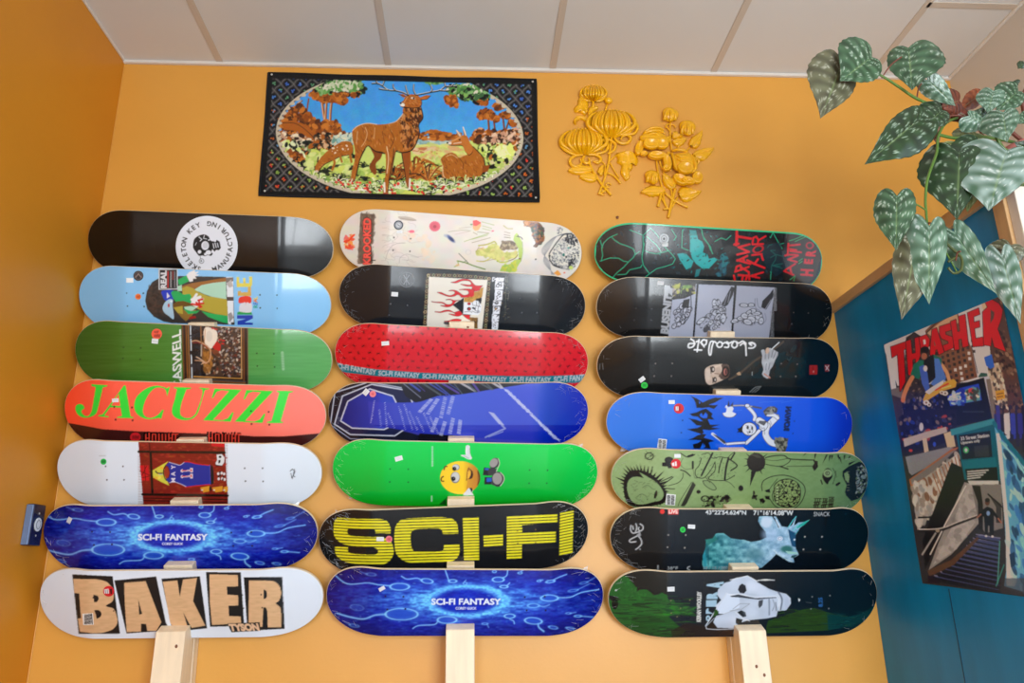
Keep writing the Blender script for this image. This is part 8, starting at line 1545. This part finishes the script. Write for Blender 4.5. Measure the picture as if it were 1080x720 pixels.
# rose two
blob('bloom', 310, 370, 70, 72, .014, .022, 5, 2); petals('petals', [([(240, 310, .012), (255, 350, .026), (265, 395, .030), (300, 430, .030)], .007), ([(240, 300, .012), (280, 292, .024), (320, 300, .024), (340, 320, .016)], .006), ([(345, 320, .014), (372, 350, .026), (380, 400, .028), (350, 430, .024)], .007), ([(262, 320, .022), (290, 335, .032), (330, 335, .030), (360, 345, .022)], .005), ([(268, 345, .026), (300, 358, .036), (345, 362, .030)], .005), ([(350, 330, .012), (395, 355, .016), (390, 378, .012)], .005)], .006, .006)
blob('petal', 318, 402, 52, 40, .030, .016); blob('petal', 212, 370, 26, 58, .012, .016, 0, 0, 6); blob('petal', 290, 470, 50, 34, .012, .016, 0, 0, -28); blob('petal', 335, 478, 42, 24, .014, .016, 0, 0, -14); blob('petal', 388, 458, 34, 42, .010, .014, 0, 0, -12); blob('petal', 206, 402, 22, 20, .020, .012)
# buds
def rosebud(cx, cy, rx, ry, til):
    blob('bud', cx, cy, rx, ry, .010, .018, 3, 1, til); petals('bud_petals', [([(cx-rx*.7, cy+ry*.7, .016), (cx-rx*.55, cy, .026), (cx-rx*.2, cy-ry*.8, .018)], .006), ([(cx+rx*.6, cy+ry*.7, .016), (cx+rx*.6, cy, .024), (cx+rx*.25, cy-ry*.8, .016)], .006), ([(cx, cy+ry*.8, .020), (cx+rx*.1, cy, .030), (cx-rx*.05, cy-ry*.85, .018)], .005)], .005, .005)
rosebud(232, 88, 50, 48, 0); rosebud(332, 165, 50, 52, 15); rosebud(126, 452, 42, 46, 20)
for pts, r_ in (([(232, 130), (232, 230), (240, 300)], .0036), ([(205, 165), (215, 145), (250, 148), (262, 165)], .003), ([(300, 215), (270, 300)], .0034), ([(345, 280), (320, 305)], .003), ([(152, 358), (160, 420), (185, 520), (200, 600), (220, 640)], .0036), ([(168, 358), (195, 430), (240, 540), (228, 640)], .0034), ([(262, 520), (240, 600), (220, 690)], .0055), ([(275, 570), (235, 640)], .0036), ([(180, 545), (160, 625)], .0056), ([(200, 545), (255, 590), (335, 630)], .0046), ([(175, 560), (215, 640)], .003), ([(190, 640), (230, 636)], .004), ([(205, 155), (228, 180)], .003)): stem(root, W, pts, r_)
leaf(root, W, [(336, 268), (350, 230), (385, 205), (415, 190), (416, 225), (402, 270), (375, 290)], [(345, 285), (412, 195)], .012)
leaf(root, W, [(358, 325), (385, 300), (430, 290), (480, 292), (455, 335), (420, 360), (385, 352)], [(362, 330), (476, 294)], .012)
leaf(root, W, [(185, 440), (220, 450), (255, 470), (268, 500), (250, 525), (215, 522), (188, 490)], [(188, 445), (240, 520)], .013)
leaf(root, W, [(58, 548), (80, 520), (125, 502), (175, 512), (200, 540), (170, 562), (120, 570), (80, 555)], [(62, 550), (196, 542)], .012)
leaf(root, W, [(275, 550), (290, 515), (330, 512), (375, 538), (408, 542), (385, 570), (340, 598), (300, 595)], [(280, 575), (404, 543)], .013)
leaf(root, W, [(240, 250), (262, 232), (300, 225), (322, 240), (300, 270), (262, 275)], [(245, 255), (318, 240)], .01)
leaf(root, W, [(240, 205), (262, 185), (275, 205), (305, 212), (280, 228), (245, 230)], [(242, 218), (300, 214)], .01)

# ------------------------------------------------------------------ small dark box on the left wall
bx = empty('wall_box', (XL, -0.121, 1.33)); tag(bx, 'small dark blue box with a white oval badge on the left wall', 'wall box')
M_nb = mat('navy_box', (28, 34, 62), rough=0.25, coat=0.4); kid(box('case', (XL, -0.150, 1.272), (XL+0.022, -0.088, 1.388), M_nb, bev=0.003), bx)
kid(box('side_plate', (XL+0.001, -0.1535, 1.274), (XL+0.020, -0.1500, 1.386), mat('steel_blue_side', (110, 134, 176), rough=0.3, metal=0.4), bev=0.001), bx)
bm = bmesh.new(); r_ = bmesh.ops.create_cone(bm, cap_ends=True, segments=28, radius1=1, radius2=1, depth=1)
for v in r_['verts']: v.co = Vector((XL+0.0232+v.co.z*0.0016, -0.119+v.co.x*0.0175, 1.331+v.co.y*0.0195))
bd = kid(from_bm('badge', bm, mat('white_badge', (222, 226, 232), rough=0.4)), bx)
bm = bmesh.new(); add_tube(bm, [Vector((XL+0.0245, -0.119+0.0105*math.cos(a), 1.331+0.012*math.sin(a))) for a in np.linspace(0, 2*math.pi, 24)], .0008, 6); bm_ = from_bm('badge_ring', bm, mat('grey_print', (110, 116, 124), rough=0.5)); bm_.parent = bd
for z in (1.362, 1.300):
    bm = bmesh.new(); r_ = bmesh.ops.create_uvsphere(bm, u_segments=10, v_segments=6, radius=0.003)
    for v in r_['verts']: v.co = Vector((XL+0.0225+v.co.x*.5, -0.120+v.co.y, z+v.co.z))
    kid(from_bm('screw', bm, M_pin), bx)
# screw hole left in the wall above the right rack
bm = bmesh.new(); q = at(651, 229.5, 0); r_ = bmesh.ops.create_uvsphere(bm, u_segments=12, v_segments=8, radius=0.0055)
for v in r_['verts']: v.co = Vector((v.co.x, v.co.y*.6-.0025, v.co.z))
sc = from_bm('screw', bm, M_knot); sc.location = q; tag(sc, 'small brown screw head in the orange wall below the plaques', 'screw')
# ------------------------------------------------------------------ spotted begonia in a pot on the partition ledge
M_leaf = mat('spotted_leaf', attr='print', rough=0.36, spec=0.5, coat=0.2, coat_rough=0.2)
M_stem = mat('green_stem', (86, 120, 48), rough=0.4); M_rstem = mat('reddish_stem', (120, 66, 52), rough=0.4)
M_pot = mat('pink_clay_pot', (206, 128, 122), rough=0.6, bump=0.1)
shelf = box('plant_shelf', (XP-0.0, -0.93, PT+0.017), (XR-0.001, -0.55, PT+0.035), M_oak, bev=0.002)
tag(shelf, 'wooden shelf carrying the pot behind the partition top', 'shelf')
PXY = (1.50, -0.74); pz = PT+0.0355
plant = empty('potted_begonia', (PXY[0], PXY[1], pz)); tag(plant, 'trailing angel-wing plant with white-spotted leaves in a pink pot, top right', 'plant')
prof = [(0.055, 0), (0.075, 0.0), (0.092, 0.12), (0.102, 0.12), (0.104, 0.145), (0.094, 0.145), (0.088, 0.12), (0.0, 0.118)]
bm = bmesh.new(); rings = []
for r_, z in prof: rings.append([bm.verts.new((max(r_, .0005)*math.cos(a), max(r_, .0005)*math.sin(a), z)) for a in np.linspace(0, 2*math.pi, 32, endpoint=False)])
for i in range(len(rings)-1):
    for k_ in range(32): bm.faces.new((rings[i][k_], rings[i][(k_+1) % 32], rings[i+1][(k_+1) % 32], rings[i+1][k_]))
bm.faces.new(rings[0][::-1]); from_bm('pot', bm, M_pot, plant, True)
bm = bmesh.new(); r_ = bmesh.ops.create_uvsphere(bm, u_segments=24, v_segments=10, radius=0.086)
for v in r_['verts']: v.co = Vector((v.co.x, v.co.y, 0.118+v.co.z*.12+.004*math.sin(v.co.x*180)*math.cos(v.co.y*150)))
from_bm('soil', bm, mat('dark_soil', (54, 38, 28), rough=0.9, bump=.5, bscale=200), plant, True)
ORG = np.array([PXY[0], PXY[1], pz])
HOLD = at(1012, 128, -0.80)
def stemp(pts, r0, r1, m, name='stem', ds=None):
    P = [at(x, y, -d)-ORG for x, y, d in pts]; P = spline(P, 6); n = len(P)
    bm = bmesh.new(); add_tube(bm, [Vector(p) for p in P], [r0+(r1-r0)*i/(n-1) for i in range(n)], 8); from_bm(name, bm, m, plant, True)
# cane stems from the pot out to where the leaves hang
base = [(1076, 140, .74)]
stemp([(1080, 150, .74), (1050, 128, .76), (1020, 122, .80), (995, 114, .84)], .0055, .0042, M_rstem)
stemp([(985, 112, .84), (965, 103, .86), (950, 93, .87), (935, 83, .88), (924, 77, .88)], .0038, .0028, M_stem)
stemp([(1020, 122, .80), (1000, 128, .82), (990, 142, .84), (988, 160, .86), (984, 172, .87), (978, 190, .88), (976, 210, .88), (977, 226, .88), (978, 238, .88)], .0038, .0028, M_stem)
stemp([(990, 142, .84), (1010, 146, .82), (1035, 144, .80), (1070, 150, .76)], .004, .004, M_stem)
stemp([(1080, 160, .74), (1060, 158, .84), (1050, 142, .86), (1046, 128, .88)], .0055, .004, M_stem); stemp([(1080, 120, .74), (1076, 105, .78), (1066, 112, .8), (1056, 122, .8)], .005, .003, M_rstem); stemp([(1076, 105, .78), (1082, 92, .8), (1084, 84, .8)], .004, .003, M_rstem)
stemp([(1020, 122, .80), (1035, 140, .78), (1046, 170, .80), (1042, 190, .82)], .004, .003, M_rstem)
def petiole(a, b, m=M_rstem, r=.0018):
    P0, P1 = at(a[0], a[1], -a[2]), at(b[0], b[1], -b[2]); mid = (P0+P1)/2+np.array([0, 0, .008]); bm = bmesh.new(); add_tube(bm, [Vector(p-ORG) for p in spline([P0, mid, P1], 5)], r, 6); from_bm('petiole', bm, m, plant, True)
for a, b, m in (((930, 82, .88), (951, 60, .88), M_rstem), ((967, 103, .86), (972, 88, .86), M_rstem), ((977, 222, .88), (956, 215, .90), M_stem), ((1000, 130, .82), (1005, 120, .84), M_rstem), ((978, 238, .88), (984, 238, .90), M_rstem), ((1008, 275, .9), (1013, 265, .92), M_rstem), ((978, 236, .88), (1010, 288, .90), M_stem), ((924, 77, .88), (905, 60, .88), M_stem), ((992, 125, .83), (1024, 124, .84), M_rstem)): petiole(a, b, m)
def leafobj(base, tip, wid, d0, d1, tone, cup=0.12, seed=0, lop=0.25, roll=0.0, back=False):
    """angel-wing leaf: lopsided heart from the petiole end to the pointed tip. base, tip in pixels with distances in front of the wall"""
    A = at(base[0], base[1], -d0); B = at(tip[0], tip[1], -d1); ax = B-A; L = np.linalg.norm(ax); ax = ax/L
    toC = CAMP-A; toC = toC/np.linalg.norm(toC); nrm = toC-ax*(toC@ax); nrm /= np.linalg.norm(nrm); sd = np.cross(ax, nrm)
    cr_, sr_ = math.cos(roll), math.sin(roll); sd, nrm = sd*cr_+nrm*sr_, nrm*cr_-sd*sr_
    Wd = wid*L*0.88
    nu, nv = 60, 43
    U = np.linspace(0, 1, nu)[:, None]*np.ones((1, nv)); V = np.ones((nu, 1))*np.linspace(-1, 1, nv)[None, :]
    def outline(sg):
        k = 1+(lop if sg > 0 else -lop); b_ = .17*k
        pts = [(0.0, 0.0), (-b_*.75, .13*k), (-b_, .29*k), (-b_*.45, .44*k), (.12, .52*k), (.34, .50*k), (.58, .36*k), (.80, .17*k), (.93, .055*k), (1.0, 0.0)]
        Q = np.array(spline([(p[0]*L, p[1]*Wd*sg) for p in pts], 8)); q = np.linspace(0, len(Q)-1, nu); i = np.clip(q.astype(int), 0, len(Q)-2); f = (q-i)[:, None]
        return Q[i]*(1-f)+Q[i+1]*f
    OP, ON = outline(1), outline(-1); aV = np.abs(V); O = np.where((V > 0)[..., None], OP[:, None, :], ON[:, None, :])
    O = O*(1+0.018*np.cos(U*2*np.pi*15)[..., None]*np.array([0.0, 1.0]))
    mx_ = np.clip(U*1.02, 0, 1)*L; along = mx_+(O[..., 0]-mx_)*aV; side = O[..., 1]*aV
    ph = U*7.5-aV*1.3; vein = np.cos(ph*2*np.pi); sw = np.abs(side)/(Wd*.5+1e-9)
    h = -cup*Wd*sw**2 + (0.0008*vein+.0005)*np.sin(np.pi*np.clip(aV, 0, 1))*sw**.5 + .0018*np.sin(side/Wd*9+along/L*7+seed)*sw - np.exp(-(aV/.05)**2)*.0012 - .12*L*np.clip(along/L-.25, -.4, 1)**2
    P = A+ax*along[..., None]+sd*side[..., None]+nrm*h[..., None]
    # deep green with a paler sheen between sunken ribs, rows of silver spots
    g, mid_, sp = [np.array(lin(c)) for c in tone]; n = vnoise(nu, nv, (7, 5), seed)[..., None]
    C = g+(mid_-g)*np.clip(.30+.6*(n-.3)+0.30*vein[..., None], 0, 1)
    spots = np.zeros((nu, nv)); rr = np.random.default_rng(seed)
    for _ in range(190):
        vv = rr.uniform(-.96, .96); uu = (rr.integers(-1, 9)+rr.uniform(-.24, .24)+1.3*abs(vv))/7.5
        if uu < 0 or uu > .97: continue
        s0 = rr.uniform(.006, .0125); spots = np.maximum(spots, rr.uniform(.5, 1)*np.clip(1.5-np.sqrt(((U-uu)/s0)**2+((V-vv)/(s0*2.0))**2)*.8, 0, 1))
    C = C*(1-spots[..., None])+sp*spots[..., None]
    vl = np.exp(-(V/.03)**2)[..., None]; C = C*(1-.45*vl)+np.array(lin((130, 156, 96)))*.45*vl
    V0 = P.reshape(-1, 3)-ORG; N_ = len(V0); V1 = V0-nrm*0.0007; F = np.concatenate([grid_faces(nu, nv), grid_faces(nu, nv, N_, True)])
    b = np.concatenate([np.arange(nu)*nv, (nu-1)*nv+np.arange(nv), (np.arange(nu)*nv+nv-1)[::-1], np.arange(nv)[::-1]]); bn = np.roll(b, -1); ok = b != bn
    F = np.concatenate([F, np.stack([b, bn, bn+N_, b+N_], -1)[ok]])
    und = np.tile(lin((110, 44, 40)), (N_, 1)); cols = C.reshape(-1, 3)
    me = fast_mesh('leaf', np.concatenate([V0, V1]), F, [M_leaf], None, np.concatenate([cols, und] if not back else [und*1.1+cols*.15, cols]))
    o = bpy.data.objects.new('leaf', me); COL.objects.link(o); o.parent = plant; return o
DKT = ((20, 42, 20), (40, 72, 36), (170, 190, 172)); MDT = ((34, 62, 38), (76, 112, 80), (200, 214, 200)); LTT = ((56, 88, 64), (124, 156, 136), (216, 226, 220)); PLT = ((96, 120, 60), (160, 176, 120), (210, 214, 180)); BRT = ((64, 62, 44), (110, 112, 84), (190, 192, 176)); SVT = ((62, 96, 72), (156, 178, 172), (222, 230, 228))
LV = [  # base, tip, width/length, depth base, depth tip, tone, cup, lop, roll
 ((888, 66), (868, 122), .78, .89, .90, BRT, .15, .1, .3), ((886, 72), (870, 78), 1.2, .88, .88, BRT, .2, .1, .2), ((920, 60), (888, 84), 1.15, .91, .92, MDT, .1, .22, 0), ((958, 50), (962, 92), .98, .88, .91, MDT, .15, -.25, .1), ((978, 84), (1008, 112), .62, .86, .85, LTT, .15, .1, 0), 
 ((972, 124), (916, 170), .52, .90, .93, DKT, .12, -.18, 0), ((994, 116), (974, 134), 1.0, .88, .89, DKT, .15, .2, 0),
 ((984, 130), (990, 154), .46, .83, .83, ((120, 84, 70), (176, 130, 112), (210, 180, 160)), .2, 0, 0), ((1010, 150), (1014, 178), 1.2, .83, .85, PLT, .1, .1, 0), ((1030, 140), (1016, 156), 1.2, .80, .82, PLT, .2, 0, 0), ((1028, 165), (1022, 220), .62, .80, .84, PLT, .15, .1, .2),
 ((1012, 160), (1010, 228), .78, .88, .91, DKT, .12, .22, .1), ((1034, 150), (1008, 190), .95, .86, .88, DKT, .15, -.2, 0),
 ((1012, 106), (994, 112), 1.6, .84, .84, ((70, 30, 20), (120, 56, 34), (130, 70, 48)), .2, 0, 0), ((990, 108), (1040, 132), .42, .82, .82, ((76, 30, 18), (110, 46, 28), (130, 70, 50)), .3, 0, .4), ((1034, 100), (1012, 116), .55, .81, .82, ((110, 46, 20), (150, 76, 36), (150, 84, 50)), .2, 0, .2), ((1022, 122), (1046, 134), .9, .86, .86, LTT, .2, .3, .5), ((1044, 124), (1024, 118), .8, .85, .86, DKT, .2, .1, 0),
 ((1048, 96), (1042, 118), 1.05, .88, .88, LTT, .12, .1, 0), ((1074, 96), (1052, 116), .95, .86, .86, MDT, .15, .2, .1), ((1058, 118), (1062, 148), .95, .90, .92, LTT, .12, .25, 0), ((1080, 66), (1074, 72), 1.0, .8, .8, DKT, .2, 0, 0), ((1074, 88), (1068, 86), 1.3, .8, .8, DKT, .2, 0, 0), ((1078, 108), (1070, 100), .9, .8, .8, ((60, 26, 20), (110, 50, 36), (120, 70, 60)), .2, 0, 0), ((1088, 120), (1074, 130), .8, .84, .84, MDT, .2, 0, 0),
 ((1062, 158), (1044, 218), 1.02, .92, .95, SVT, .10, .30, 0), ((1090, 176), (1066, 216), .9, .86, .88, DKT, .15, .1, 0), ((1090, 160), (1070, 150), .9, .88, .88, DKT, .15, .1, 0),
 ((946, 206), (945, 262), .68, .92, .93, MDT, .12, .1, 0), ((980, 238), (980, 318), .50, .92, .94, LTT, .12, .2, 0), ((966, 256), (952, 334), .52, .90, .92, BRT, .12, -.15, .1), ((1006, 244), (1050, 309), .46, .90, .93, LTT, .12, .15, -.1), ((1066, 258), (1054, 284), 1.0, .91, .92, BRT, .15, .1, 0), ((1056, 268), (1076, 340), .42, .92, .94, SVT, .12, .15, 0)]
for i, (b_, t__, w_, d0, d1, tone, cup, lop, rl) in enumerate(LV): leafobj(b_, t__, w_, d0, d1, tone, cup, i+1, lop, rl)
bm = bmesh.new()
for pts in ([(984, 244, .89), (1004, 262, .90), (1014, 272, .905), (1014, 284, .905), (1006, 288, .905), (1000, 282, .905)], [(1010, 270, .90), (1000, 276, .90)]):
    add_tube(bm, [Vector(p-ORG) for p in spline([at(x, y, -d) for x, y, d in pts], 6)], .003, 7)
from_bm('shoot', bm, mat('brown_green_shoot', (74, 84, 40), rough=.4), plant, True)
area('shopfront_daylight', (1.05, YB-0.14, 1.22), (math.radians(90), 0, 0), 1.35, 1.4, 158, (0.90, 0.96, 1.0))
area('added_fill_daylight', (-0.72, YB-0.14, 1.22), (math.radians(90), 0, 0), 0.7, 1.4, 44, (0.90, 0.96, 1.0))  # fill light added behind the extra left window
area('side_window_daylight', (XR+0.12, -0.85, 1.66), (math.radians(90), 0, math.radians(90)), 1.3, 1.2, 8, (0.85, 0.94, 1.0))
w = bpy.data.worlds.new('sky'); scene.world = w; w.use_nodes = True
w.node_tree.nodes['Background'].inputs[0].default_value = rgba((190, 215, 245)); w.node_tree.nodes['Background'].inputs[1].default_value = 1.2
